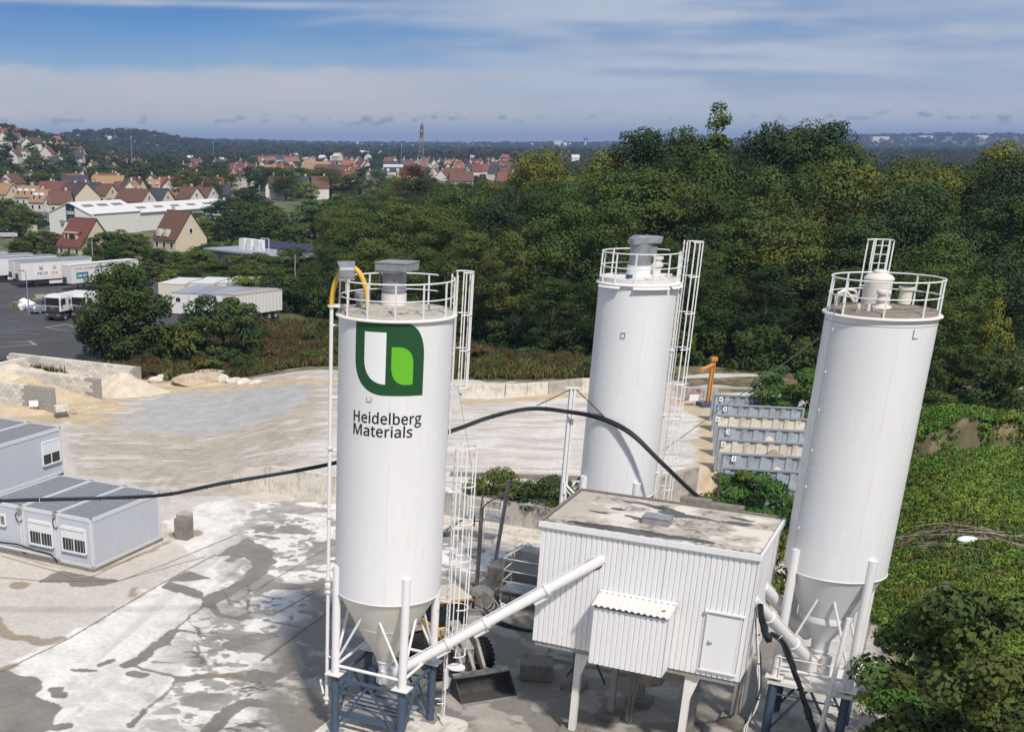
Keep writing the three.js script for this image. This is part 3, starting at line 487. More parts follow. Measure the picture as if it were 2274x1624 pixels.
// silo 1: the one with the sign
{
  const r = 1.94, top = 15.72;
  const { t, dir } = silo({ at: [3.54, -40.29], r, top, cyl: 5.85, seams: [13.96, 11.92, 9.88, 7.84], label: 'white cement silo bearing a green square emblem and dark lettering', leg: 2.76, plate: 2.6, legTop: 6.85,
    cone: [[0.30, 2.95], [0.36, 3.05], [r - 0.02, 5.86]], posts: [-95, -62, -34, -6, 22, 52, 80, 140, 172, -155, -125], gap: [95, 128], deck: MT.deck });
  mesh('cone_seam', hoop(1.19, 0.008, 0, 4.5, 0, 0, Math.PI * 2, 64, 5), MT.seam, t);
  mesh('outlet_valve', [cyl(0.33, 0.33, 0.06, 0, 2.88, 0), cyl(0.24, 0.28, 0.28, 0, 2.6, 0), cyl(0.2, 0.24, 0.3, 0, 2.3, 0), rbox(0.5, 0.4, 0.45, 0, 2.15, 0, 0.08, 3)], MT.white, t);
  // emblem
  const D = Math.PI / 180, mid = -11.2 * D - TURN, X = (deg) => (deg + 11.2) * D * r;
  const sh = (f) => { const s = new THREE.Shape(); f(s); return new TessellateModifier(0.16, 7).modify(flat(new THREE.ShapeGeometry(s, 24))); };
  const em = new THREE.Group(); em.name = 'emblem'; t.add(em);
  const put = (name, g, d, m) => mesh(name, wrapOn(g, r + d, mid), m, em, false);
  put('emblem_ground', sh((s) => { s.moveTo(X(-47), 15.66); s.lineTo(X(3), 15.66); s.bezierCurveTo(X(15), 15.66, X(24.4), 15.3, X(24.4), 14.55); s.lineTo(X(24.4), 13.31); s.lineTo(X(-14.5), 13.31); s.bezierCurveTo(X(-34), 13.31, X(-47), 13.75, X(-47), 14.5); }), 0.006, MT.green);
  put('emblem_bar', sh((s) => { s.moveTo(X(-36), 15.36); s.lineTo(X(-13.6), 15.36); s.lineTo(X(-13.6), 13.68); s.bezierCurveTo(X(-28), 13.68, X(-36), 14.0, X(-36), 14.5); }), 0.010, MT.logoWhite);
  put('emblem_leaf', sh((s) => { s.moveTo(X(-8.2), 14.9); s.lineTo(X(-2), 14.9); s.bezierCurveTo(X(8), 14.9, X(13.4), 14.7, X(13.4), 14.3); s.lineTo(X(13.4), 13.68); s.lineTo(X(6), 13.68); s.bezierCurveTo(X(-3), 13.68, X(-8.2), 13.9, X(-8.2), 14.3); }), 0.010, MT.lime);
  // lettering
  const word = (txt, y, x0, x1, size) => {
    const shapes = font.generateShapes(txt, size), g = flat(new THREE.ShapeGeometry(shapes, 5)); g.computeBoundingBox(); const w = g.boundingBox.max.x - g.boundingBox.min.x, k = (x1 - x0) / w;
    const fat = [0, 1, 2, 3, 4].map((q) => g.clone().translate([0, 0.008, -0.008, 0, 0][q], [0, 0, 0, 0.008, -0.008][q], q * 0.0004));   // a heavier weight
    const gg = merge(fat); gg.translate(-g.boundingBox.min.x, 0, 0).scale(k, 1, 1).translate(x0, y, 0); return mesh('lettering', wrapOn(gg, r + 0.006, mid), MT.ink, t, false);
  };
  word('Heidelberg', 12.36, X(-47.6), X(24.2), 0.365); word('Materials', 11.92, X(-47.6), X(15), 0.365);
  mesh('padlock_bracket', [bar(dir(-32, r + 0.02, 13.08), dir(-32, r + 0.02, 13.24), 0.015), bar(dir(-27, r + 0.02, 13.08), dir(-27, r + 0.02, 13.24), 0.015), bar(dir(-32, r + 0.02, 13.08), dir(-27, r + 0.02, 13.08), 0.015)], MT.galvDull, t);
  // dust filter with flat cap
  const fx = -0.02, fz = -0.35, f = new THREE.Group(); f.name = 'dust_filter'; f.position.set(...dir(190, 0.38, 0)); t.add(f);
  mesh('filter_body', [cyl(0.43, 0.43, 0.42, 0, top + 0.2, 0, 32)], MT.whiteDusty, f); mesh('filter_drum', cyl(0.405, 0.405, 0.8, 0, top + 0.62, 0, 32), MT.galv, f);
  mesh('filter_band', hoop(0.41, 0.02, 0, top + 0.72, 0), MT.galvDull, f);
  mesh('filter_cap', [rbox(1.15, 0.26, 1.05, 0.08, top + 1.5, 0, 0.02), box(1.19, 0.035, 1.09, 0.08, top + 1.64, 0)], MT.galvDull, f); mesh('cap_tray', box(0.9, 0.03, 0.1, -0.05, top + 1.34, 0.52), MT.galv, f);
  mesh('lamp_bracket', [bar([-0.5, top + 0.85, 0.1], [-0.5, top + 1.55, 0.1], 0.05), bar([-0.5, top + 1.45, 0.1], [-0.3, top + 1.45, 0.1], 0.05)], MT.galvDull, f);
  mesh('rear_floodlight', rbox(0.34, 0.34, 0.16, -0.62, top + 1.42, -0.1, 0.03), MT.darkSteel, f);
  // floodlight on the rail
  const fl = new THREE.Group(); fl.name = 'floodlight'; fl.position.set(...dir(-66, r * 0.98, top + 1.12)); fl.rotation.y = 0.55; t.add(fl);
  mesh('lamp_housing', rbox(0.52, 0.3, 0.42, 0, 0.28, 0, 0.04, 2), MT.galv, fl); mesh('lamp_hood', quads([[[-0.3, 0.62, -0.28], [0.3, 0.62, -0.28], [0.24, 0.43, 0.2], [-0.24, 0.43, 0.2]].map((p) => p)]), MT.galv, fl);
  mesh('lamp_glass', box(0.44, 0.02, 0.34, 0, 0.445, 0), MT.whiteFlat, fl); mesh('lamp_bracket', [box(0.5, 0.05, 0.3, 0, 0.1, 0), box(0.05, 0.5, 0.05, 0, -0.15, 0)], MT.whiteDusty, fl);
  // hatch and breather on the deck
  mesh('deck_hatch', [cyl(0.34, 0.34, 0.1, ...dir(0, 1.2, top + 0.14), 32), cyl(0.3, 0.2, 0.04, ...dir(0, 1.2, top + 0.24), 32)], MT.deck, t);
  mesh('breather', [cyl(0.1, 0.1, 0.06, ...dir(48, 1.35, top + 0.15)), cyl(0.03, 0.03, 0.2, ...dir(48, 1.35, top + 0.2), 8), cyl(0.08, 0.03, 0.05, ...dir(48, 1.35, top + 0.34), 12)], MT.galvDull, t);
  mesh('pressure_valve', [rbox(0.3, 0.3, 0.3, ...dir(-100, 1.25, top + 0.55), 0.05, 2), cyl(0.13, 0.13, 0.5, ...dir(-100, 1.25, top + 0.12))], MT.galvDull, t);
  // filling pipe and yellow hose
  const P0 = (y) => dir(-86, r + 0.26, y);
  const pipe = new THREE.Group(); pipe.name = 'filling_pipe'; t.add(pipe);
  mesh('pipe', rod(P0(1.15), P0(16.0), 0.066, 14), MT.white, pipe);
  for (const y of [15.95, 12.0 - 0.9, 8.6, 6.2, 5.7, 1.35]) mesh('pipe_flange', cyl(0.13, 0.13, 0.07, P0(y)[0], y, P0(y)[2], 16), MT.whiteDusty, pipe);
  mesh('pipe_valve', rbox(0.24, 0.26, 0.24, P0(5.95)[0], 5.98, P0(5.95)[2], 0.09, 3), MT.whiteDusty, pipe);
  for (const y of [15.35, 12.9, 11.05, 8.9, 7.0]) mesh('pipe_bracket', rod(P0(y), dir(-86, r - 0.02, y), 0.035, 8), MT.whiteFlat, pipe);
  mesh('pipe_bracket', rod(P0(3.15), [-1.38, 3.15, 1.38], 0.035, 8), MT.whiteFlat, pipe); mesh('coupling_handle', rod([P0(1.5)[0] - 0.28, 2.1, P0(1.5)[2]], [P0(1.5)[0] - 0.15, 1.55, P0(1.5)[2]], 0.045, 8), MT.whiteFlat, pipe);
  const h0 = V(P0(16.0)), h1 = V(dir(-58, r * 0.62, top + 0.3)), hose = []; for (let i = 0; i <= 12; i++) { const u = i / 12, p = h0.clone().lerp(h1, 0.5 - 0.5 * Math.cos(Math.PI * u)); p.y = mix(h0.y, h1.y, u) + 1.25 * Math.sin(Math.PI * u); hose.push(p); }
  mesh('yellow_hose', tube(hose, 0.085, 48, 12), MT.yellow, t);
  mesh('hose_tray', [bar(P0(16.0), dir(-80, r * 0.9, 16.0), 0.12, 0.03)], MT.whiteDusty, t);
  // ladders
  cagedLadder(t, dir, 108, r, 11.4, top + 1.2, [13.1, 14.4, 15.6, 17.0], 0.36, 6);
  cagedLadder(t, dir, 94, r + 0.1, 0.3, 11.3, [3.1, 5.0, 6.9, 8.3, 9.7, 11.1], 0.4, 4, 0.3);
  mesh('ladder_platform', [cyl(0.34, 0.34, 0.03, ...dir(92, r + 0.8, 2.55), 24), box(0.06, 0.9, 0.3, ...dir(92, r + 0.45, 2.1))], MT.whiteFlat, t);
  // deck under the cone
  const gr = mesh('maintenance_deck', [0, 1, 2, 3, 4].map((i) => box(2.5, 0.05, 0.36, 0, 1.02, -0.3 + i * 0.3 + 0)), MT.galvDull, t);
  mesh('deck_beam', [box(2.6, 0.24, 0.08, 0, 0.93, 1.3), box(2.6, 0.24, 0.08, 0, 0.93, -0.55)], MT.blue, t);
  mesh('gear_motor', [cyl(0.2, 0.2, 0.5, -0.55, 1.9, -0.2), rbox(0.4, 0.3, 0.4, -0.5, 1.75, -0.25, 0.05, 2)], MT.blue, t);
}
// silo 2: behind the mixer house
{
  const r = 1.51, top = 16.0;
  const { t, dir } = silo({ at: [13.7, -47.55], r, top, cyl: 7.5, seams: [14.0, 11.95, 9.9], label: 'white cement silo standing behind the mixer house, tall ladder cage on one side', leg: 2.2, plate: 3.0, legTop: 8.2, cone: [[0.28, 4.4], [r - 0.02, 7.51]], posts: [-80, -52, -22, 4, 30, 56, 78, 150, 180, -150, -115], gap: [88, 118], deck: MT.white, kick: true, frameMat: MT.whiteDusty, coneMat: MT.white });
  for (const [a0, a1] of [[-80, -40], [-22, 30], [34, 80]]) { const l = []; for (let i = 0; i <= 8; i++) l.push(mix(a0, a1, i / 8)); const q = []; for (let i = 0; i < 8; i++) q.push([dir(l[i], r + 0.02, top - 0.02), dir(l[i + 1], r + 0.02, top - 0.02), dir(l[i + 1], r + 0.2, top - 0.14), dir(l[i], r + 0.2, top - 0.14)]); mesh('rim_skirt', quads(q), MT.white, t); }
  const f = new THREE.Group(); f.name = 'dust_filter'; f.position.set(...dir(170, 0.2, 0)); t.add(f);
  mesh('filter_base', cyl(0.47, 0.47, 0.4, 0, top + 0.2, 0, 32), MT.white, f); mesh('filter_drum', cyl(0.43, 0.43, 0.85, 0, top + 0.6, 0, 32), MT.galv, f);
  mesh('filter_hood', prism([[-0.46, 0], [0.6, 0.06], [0.64, 0.24], [-0.25, 0.26], [-0.42, 0.16]], 0.86, 0.03).rotateY(-TURN).translate(0.02, top + 1.42, 0), MT.galv, f); mesh('blower_box', box(0.24, 0.34, 0.24, 0.5, top + 1.15, 0.1), MT.galvDull, f);
  mesh('pressure_valve', [cyl(0.2, 0.2, 0.62, ...dir(110, 0.75, top + 0.2)), cyl(0.27, 0.27, 0.12, ...dir(110, 0.75, top + 0.55)), cyl(0.25, 0.25, 0.1, ...dir(110, 0.75, top + 0.82))], MT.cream, t);
  mesh('valve_lid', cyl(0.13, 0.13, 0.1, ...dir(-40, 0.9, top + 0.22)), MT.blueRoyal, t); mesh('deck_box', box(0.5, 0.1, 0.25, ...dir(95, 1.05, top + 0.24)), MT.cream, t);
  mesh('rail_lamp', cyl(0.06, 0.06, 0.22, ...dir(4, r * 0.9, top + 0.4)), MT.cream, t);
  cagedLadder(t, dir, 88, r, 0.4, top + 1.55, [2.4, 4.4, 6.2, 7.6, 9.0, 10.6, 12.0, 13.4, 14.8, 16.2, 17.5], 0.37, 7, 0.16);
  mesh('drain_pipe', [rod(dir(66, r + 0.07, 5.5), dir(66, r + 0.07, 15.6), 0.04, 8)], MT.whiteDusty, t); for (const y of [13.4, 10.8, 8.4]) mesh('pipe_clamp', cyl(0.09, 0.09, 0.06, ...dir(66, r + 0.07, y), 12), MT.whiteFlat, t);
  mesh('padlock_bracket', [bar(dir(-33, r + 0.02, 14.0), dir(-33, r + 0.02, 14.2), 0.02), bar(dir(-27, r + 0.02, 14.0), dir(-27, r + 0.02, 14.2), 0.02), bar(dir(-33, r + 0.02, 14.2), dir(-27, r + 0.02, 14.2), 0.02), bar(dir(-33, r + 0.02, 14.0), dir(-27, r + 0.02, 14.0), 0.02)], MT.steel, t);
}
// silo 3: by the bank
{
  const r = 1.73, top = 15.8;
  const { t, dir } = silo({ at: [19.75, -39.9], r, top, cyl: 6.78, seams: [14.75, 12.7, 10.6, 8.5], label: 'white cement silo by the green bank, round vent drum on its top', leg: 2.5, plate: 2.65, legTop: 7.6, cone: [[0.3, 3.5], [0.34, 3.95], [0.92, 4.82], [0.95, 4.84], [0.95, 5.06], [0.92, 5.08], [r - 0.02, 6.79]], posts: [-95, -68, -24, 18, 52, 82, 122, 158, -160, -128], deck: MT.deckDirty, railR: 0.99, coneMat: MT.white });
  mesh('drip_edge', hoop(r + 0.005, 0.006, 0, 15.55, 0, 0, Math.PI * 2, 96, 5), MT.concreteDark, t);
  const f = new THREE.Group(); f.name = 'vent_drum'; f.position.set(...dir(190, 0.45, 0)); t.add(f);
  mesh('drum_body', [lathe([[0.44, top + 0.2], [0.44, top + 1.0], [0.47, top + 1.02], [0.47, top + 1.08], [0.38, top + 1.17], [0.2, top + 1.24]], 40)], MT.cream, f); mesh('drum_cap', lathe([[0.2, top + 1.22], [0.22, top + 1.24], [0.22, top + 1.31], [0.17, top + 1.34], [0, top + 1.35]], 32), MT.cream, f);
  mesh('breather_valve', lathe([[0.3, top + 0.2], [0.3, top + 0.28], [0.19, top + 0.32], [0.19, top + 0.42], [0.23, top + 0.44], [0.23, top + 0.5], [0.18, top + 0.52], [0.18, top + 0.64], [0.22, top + 0.66], [0.22, top + 0.76], [0.16, top + 0.79], [0, top + 0.8]], 28).translate(...dir(-30, 0.62)), MT.cream, t);
  mesh('side_valve', [cyl(0.2, 0.2, 0.55, ...dir(110, 0.9, top + 0.25)), cyl(0.25, 0.25, 0.1, ...dir(110, 0.9, top + 0.7))], MT.cream, t);
  mesh('pipe_elbow', [tube([dir(-100, 1.5, top + 0.2), dir(-100, 1.5, top + 0.55), dir(-110, 1.2, top + 0.62), dir(-120, 0.9, top + 0.3)], 0.05), tube([dir(-125, 1.4, top + 0.2), dir(-125, 1.35, top + 0.6), dir(-140, 1.0, top + 0.6), dir(-140, 0.9, top + 0.25)], 0.05), box(0.5, 0.06, 0.12, ...dir(-120, 1.1, top + 0.5))], MT.cream, t);
  mesh('deck_bolt', [cyl(0.06, 0.06, 0.3, ...dir(-55, 1.5, top + 0.1)), cyl(0.06, 0.06, 0.25, ...dir(-45, 1.3, top + 0.15)), box(0.1, 0.12, 0.1, ...dir(-35, 1.35, top + 0.2))], MT.cream, t);
  cagedLadder(t, dir, 165, r, 6.0, top + 2.2, [15.1, 16.4, 17.95], 0.42, 6, 0.16);
  mesh('lifting_lug', [bar(dir(10, r + 0.02, 15.2), dir(10, r + 0.02, 15.5), 0.02), bar(dir(10, r + 0.02, 15.2), dir(16, r + 0.02, 15.2), 0.02)], MT.steel, t);
  mesh('conduit', [rod(dir(-76, r + 0.12, 6.0), dir(-76, r + 0.12, 16.6), 0.016, 6)], MT.galvDull, t); for (const y of [15.3, 13.9, 12.6, 11.2, 9.9, 8.4, 7.0]) mesh('conduit_clip', cyl(0.035, 0.035, 0.05, ...dir(-76, r + 0.08, y), 8), MT.whiteFlat, t);
  mesh('outlet_valve', [cyl(0.34, 0.34, 0.06, 0, 3.5, 0), cyl(0.24, 0.3, 0.5, 0, 3.0, 0), cyl(0.36, 0.36, 0.05, 0, 3.3, 0)], MT.whiteDusty, t);
  // filling pipe in front, working deck below
  mesh('filling_pipe', [rod(dir(-5, 2.05, 5.6), dir(-14, 2.2, 0.1), 0.085, 14)], MT.white, t); for (const y of [2.6, 2.3]) mesh('pipe_flange', cyl(0.16, 0.16, 0.08, ...dir(-9, 2.12, y)), MT.whiteDusty, t);
  mesh('working_deck', [box(2.9, 0.06, 2.7, 0, 2.5, 0.1), box(2.9, 0.16, 0.05, 0, 2.46, 1.45)], MT.whiteDusty, t);
  for (const z of [1.42, -1.2]) for (const x of [-1.1, 0, 1.1]) mesh('railing_post', bar([x, 2.5, z], [x, 3.5, z], 0.045), MT.whiteFlat, t);
  for (const z of [1.42, -1.2]) for (const y of [3.5, 3.05]) mesh('deck_rail', rod([-1.25, y, z], [1.25, y, z], 0.022), MT.whiteFlat, t);
  mesh('gear_motor', [cyl(0.2, 0.2, 0.5, 0.3, 2.9, 0.2), rbox(0.5, 0.3, 0.35, 0.25, 2.75, 0.2, 0.05, 2)], MT.whiteDusty, t);
}

// ------------------------------------------------------------------ mixer house on stilts
{
  const W = 7.5, DP = 4.75, y0 = 3.7, y1 = 8.37, hx = W / 2, hz = DP / 2;
  const t = thing('mixer_house', 'white corrugated metal mixer house raised on stilts between the silos', 'building', plant(hx, hz), TURN);
  const X = (a) => a - hx, Z = (b) => hz - b;
  mesh('core', [box(W - 0.12, y1 - y0 - 0.1, DP - 0.12, 0, (y0 + y1) / 2 - 0.02, 0)], MT.white, t);
  const rib = 0.035, pitch = 0.1875, GROOVE = [[0, 1], [0.66, 1], [0.74, 0], [0.92, 0], [1, 1]];
  const wall = (n, w, place) => { const s = w / n, g = ribbed(s, y1 - y0 - 0.16, pitch, rib, 0.0, GROOVE); for (let i = 0; i < n; i++) { const m = mesh('cladding_sheet', place(g.clone().translate(-w / 2 + i * s, y0, -0.05 + (i % 2) * 0.004), i), MT.white, t); } };
  wall(5, W, (g) => g.translate(0, 0, hz)); wall(4, DP, (g) => g.rotateY(Math.PI / 2).translate(hx, 0, 0)); wall(4, DP, (g) => g.rotateY(-Math.PI / 2).translate(-hx, 0, 0)); wall(5, W, (g) => g.rotateY(Math.PI).translate(0, 0, -hz));
  // roof with stains and standing water
  const spot = [[2.6, 4.1, 0.8, 0.2, -0.1], [3.6, 3.75, 0.7, 0.24, -0.2], [4.25, 3.3, 0.75, 0.26, 0.0], [5.1, 3.25, 0.6, 0.14, 0.1], [6.1, 3.3, 0.5, 0.2, 0.1], [2.0, 3.0, 0.28, 0.2, 0], [1.35, 2.2, 0.26, 0.16, 0], [3.2, 2.2, 0.75, 0.16, 0], [2.6, 0.5, 1.9, 0.34, 0], [4.6, 0.55, 1.5, 0.2, 0], [6.3, 3.95, 0.5, 0.12, 0]];
  const roofAt = (a, b) => {
    const n = fbm(a * 1.2, b * 1.2, 5, 501), f = fbm(a * 7, b * 7, 4, 503), wa = a + (fbm(a * 2, b * 2, 4, 505) - 0.5) * 0.7, wb = b + (fbm(a * 2, b * 2, 4, 507) - 0.5) * 0.45;
    let w = 0; for (const [x, z, rx, rz, s] of spot) { const q = ((wa - x) / rx) ** 2 + ((wb - z - s * (wa - x)) / rz) ** 2; w = Math.max(w, sm(1.15, 0.92, q)); }
    const grime = sm(0.38, 0.58, n + 0.25 * sm(2.6, 0, a) + 0.22 * sm(0.9, 0.1, b) + 0.18 * sm(0.6, 0, DP - b) + 0.14 * (f - 0.5)), moss = sm(0.5, 0.6, f) * sm(0.9, 0.2, b + 0.4 * (n - 0.5));
    let c = mix3([0.66, 0.615, 0.54], [0.40, 0.355, 0.295], grime * 0.8); c = mix3(c, [0.17, 0.155, 0.13], clamp(sm(0.55, 0.72, n * 0.55 + f * 0.45) * 0.9 * grime + moss * 0.85)); c = mix3(c, [0.035, 0.034, 0.036], w * 0.97);
    return [c, w];
  };
  const rt = texture(1024, (u, v) => roofAt(u * W, v * DP)[0], 1, true, 648), rq = texture(512, (u, v) => mix(0.92, 0.16, roofAt(u * W, v * DP)[1]), 1, false, 324);
  const roof = new THREE.PlaneGeometry(W - 0.06, DP - 0.06).rotateX(-Math.PI / 2); { const p = roof.attributes.position, uv = roof.attributes.uv; for (let i = 0; i < p.count; i++) uv.setXY(i, (p.getX(i) + hx) / W, (hz - p.getZ(i)) / DP); }
  mesh('roof_skin', roof.translate(0, y1 - 0.02, 0), std({ map: rt, roughnessMap: rq, roughness: 1 }), t, false);
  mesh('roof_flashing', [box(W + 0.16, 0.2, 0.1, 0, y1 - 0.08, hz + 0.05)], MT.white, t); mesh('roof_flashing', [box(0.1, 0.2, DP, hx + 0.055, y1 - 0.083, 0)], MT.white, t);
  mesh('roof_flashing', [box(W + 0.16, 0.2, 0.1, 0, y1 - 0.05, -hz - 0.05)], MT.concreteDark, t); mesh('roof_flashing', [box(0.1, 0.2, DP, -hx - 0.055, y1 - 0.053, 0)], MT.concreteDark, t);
  mesh('roof_hatch', [box(0.95, 0.26, 0.6, X(3.65), y1 + 0.1, Z(1.9)), box(1.0, 0.04, 0.65, X(3.65), y1 + 0.245, Z(1.9))], MT.galvDull, t);
  mesh('roof_curb', [box(1.7, 0.12, 0.5, X(5.2), y1 + 0.05, Z(DP + 0.32)), box(1.1, 0.18, 0.42, X(4.3), y1 + 0.12, Z(DP + 0.35))], MT.concreteDark, t);
  // annex with lean-to roof
  const ax0 = 2.42, ax1 = 5.03, ad = 0.92, ay = 5.98;
  const an = new THREE.Group(); an.name = 'annex'; t.add(an);
  mesh('annex_core', box(ax1 - ax0 - 0.1, ay - y0 - 0.25, ad - 0.05, X((ax0 + ax1) / 2), (ay + y0) / 2 - 0.12, hz + ad / 2 - 0.02), MT.white, an);
  mesh('annex_sheet', ribbed(ax1 - ax0, 2.15, pitch, rib, 0, GROOVE).translate(X(ax0), y0 - 0.03, hz + ad - 0.05), MT.white, an);
  mesh('annex_sheet', ribbed(ad, 2.2, pitch, rib * 0.7, 0, GROOVE).rotateY(Math.PI / 2).translate(X(ax1) - 0.02, y0 - 0.03, hz + ad), MT.white, an); mesh('annex_sheet', ribbed(ad, 2.2, pitch, rib * 0.7, 0, GROOVE).rotateY(-Math.PI / 2).translate(X(ax0) + 0.02, y0 - 0.03, hz), MT.white, an);
  const cg = ribbed(ax1 - ax0 + 0.12, 1.12, 0.215, 0.05); cg.rotateX(-Math.PI / 2 + 0.2).translate(X(ax0) - 0.06, 5.93, hz + ad + 0.12); mesh('annex_roof', cg, MT.whiteDusty, an);
  mesh('annex_roof_edge', [box(ax1 - ax0 + 0.1, 0.04, 0.12, X((ax0 + ax1) / 2), 6.17, hz + 0.06, 0, 0.2)], MT.white, an); mesh('roof_patch', box(0.2, 0.02, 0.05, X(4.78), 6.06, hz + 0.62, 0.9, 0.2), MT.concreteDark, an);
  // door
  const d = new THREE.Group(); d.name = 'door'; t.add(d);
  mesh('door_leaf', box(1.06, 2.08, 0.06, X(6.7), 5.0, hz + 0.03), MT.white, d); mesh('door_frame', [box(0.05, 2.15, 0.08, X(6.145), 5.02, hz + 0.035), box(0.05, 2.15, 0.08, X(7.255), 5.02, hz + 0.035), box(1.25, 0.05, 0.1, X(6.7), 3.94, hz + 0.045)], MT.white, d);
  mesh('door_lintel', box(1.32, 0.06, 0.14, X(6.7), 6.13, hz + 0.06), MT.white, d); mesh('door_handle', [box(0.03, 0.16, 0.03, X(6.28), 4.98, hz + 0.075), box(0.16, 0.03, 0.05, X(6.34), 4.99, hz + 0.1)], MT.galv, d);
  // frame and stilts
  for (const b of [0.15, DP - 0.15]) mesh('floor_beam', box(W - 0.2, 0.22, 0.14, 0, y0 - 0.09, Z(b)), MT.steel, t);
  for (const a of [0.3, 2.2, 4.6, W - 0.3]) mesh('floor_beam', box(0.12, 0.2, DP - 0.5, X(a), y0 - 0.1, 0), MT.steel, t);
  const legs = [[1.75, 0.35, 1], [5.75, 0.35, 1], [0.55, DP - 0.3, 0], [3.3, DP - 0.3, 0], [6.9, DP - 0.2, 0], [2.6, DP * 0.55, 0], [5.6, DP * 0.62, 0]];
  for (const [a, b, big] of legs) {
    const g = [box(0.24, y0 - 0.2, 0.26, X(a), (y0 - 0.2) / 2, Z(b))];
    if (big) g.push(prism([[-0.12, 0], [0.12, 0], [0.4, 1.0], [-0.12, 1.0]], 0.2).translate(X(a), y0 - 1.2, Z(b)), box(0.78, 0.08, 0.5, X(a) + 0.1, y0 - 0.16, Z(b)));
    mesh('stilt', g, big ? MT.whiteDusty : MT.steel, t); mesh('stilt_footing', box(0.9, 0.24, 0.9, X(a), 0.12, Z(b)), MT.concreteDark, t);
  }
  mesh('cross_brace', [bar([X(0.3), 0.6, Z(DP - 0.6)], [X(1.9), 3.6, Z(DP - 0.6)], 0.07), bar([X(1.9), 0.6, Z(DP - 0.6)], [X(0.3), 3.6, Z(DP - 0.6)], 0.07)], MT.darkSteel, t);
  mesh('cross_brace', [bar([X(6.9), 0.4, Z(DP - 0.4)], [X(7.4), 3.6, Z(1.0)], 0.09)], MT.steel, t);
  mesh('mixer_trough', [rbox(3.4, 1.1, 2.2, X(4.0), 3.15, Z(2.4), 0.2, 3), cyl(0.5, 0.8, 1.2, X(4.0), 1.95, Z(2.4), 24)], MT.concreteDark, t);
  mesh('discharge_gate', [rbox(0.75, 0.34, 0.6, X(3.55), 3.35, Z(0.75), 0.05, 2)], MT.yellow, t);
  mesh('drain_pipe', [rod([X(3.35), 0.2, Z(2.2)], [X(3.35), 3.5, Z(2.2)], 0.05), rod([X(3.5), 0.2, Z(2.2)], [X(3.5), 3.5, Z(2.2)], 0.05)], MT.concreteDark, t);
  mesh('side_panel', [box(0.05, 1.6, 1.2, X(W) + 0.02, 2.9, Z(1.6))], MT.steel, t);
}

// ------------------------------------------------------------------ screw conveyors
function conveyor(label, a, b, r, rings, extra) {
  const t = thing('screw_conveyor', label, 'conveyor', [a[0], 0, a[2]], 0, 'screw conveyors between silos and mixer house');
  const p = (u) => [mix(0, b[0] - a[0], u), mix(a[1], b[1], u), mix(0, b[2] - a[2], u)];
  const d = V(p(1)).sub(V(p(0))).normalize(), n = new THREE.Vector3(0, 1, 0).addScaledVector(d, -d.y).normalize(), at = (u, h, s = 0) => V(p(u)).addScaledVector(n, h).addScaledVector(new THREE.Vector3().crossVectors(d, n), s);
  mesh('conveyor_tube', rod(p(0), p(1), r, 28), MT.white, t);
  for (const u of rings) { mesh('flange_ring', rod(at(u, 0), at(u + 0.012, 0), r + 0.05, 28), MT.white, t); mesh('saddle_plate', bar(at(u - 0.07, -r - 0.02), at(u - 0.005, -r - 0.02), 0.22, 0.05), MT.white, t); }
  mesh('cable_conduit', rod(at(0.02, r + 0.05), at(0.97, r + 0.05), 0.022, 6), MT.whiteDusty, t);
  for (const u of extra) mesh('lifting_eye', [flat(new THREE.TorusGeometry(0.07, 0.022, 6, 14).applyQuaternion(new THREE.Quaternion().setFromUnitVectors(new THREE.Vector3(0, 0, 1), new THREE.Vector3().crossVectors(d, n))).translate(...at(u, r + 0.1).toArray())), rod(at(u, r), at(u, r + 0.36), 0.012, 5)], MT.whiteFlat, t);
  return t;
}
{
  const d = plant(2.34, 0.12, 7.33);
  const t = conveyor('long white screw conveyor tube rising from the emblem silo into the mixer house', [3.75, 2.35, -40.1], d, 0.19, [0.28, 0.46, 0.74], [0.24, 0.56]);
  mesh('wall_opening', flat(new THREE.CircleGeometry(0.235, 28).scale(1.5, 1, 1).rotateZ(0.3).rotateY(TURN).translate(plant(2.0, -0.012)[0] - 3.75, 7.08, plant(2.0, -0.012)[2] + 40.1)), MT.darkSteel, t);
  mesh('inlet_boot', [cyl(0.3, 0.3, 0.5, -0.1, 2.05, -0.1, 20), rbox(0.6, 0.4, 0.6, -0.15, 2.2, -0.15, 0.08, 2)], MT.white, t);
  const t2 = conveyor('white screw conveyor tube from the bank silo down from the mixer house side', [19.4, 3.1, -39.7], plant(7.35, 1.0, 6.45), 0.2, [0.3, 0.72], []);
  mesh('inlet_boot', [cyl(0.3, 0.3, 0.5, 0, 2.8, 0, 20)], MT.whiteDusty, t2);
  const t3 = conveyor('grey-white screw conveyor tube behind the mixer house from the rear silo', [13.7, 4.3, -47.5], plant(3.3, 4.6, 6.9), 0.22, [0.4], []);
  const t4 = conveyor('shaded screw conveyor tube between bank silo and mixer house back', [20.0, 3.4, -41.6], plant(7.35, 3.2, 6.2), 0.22, [0.5], []);
}

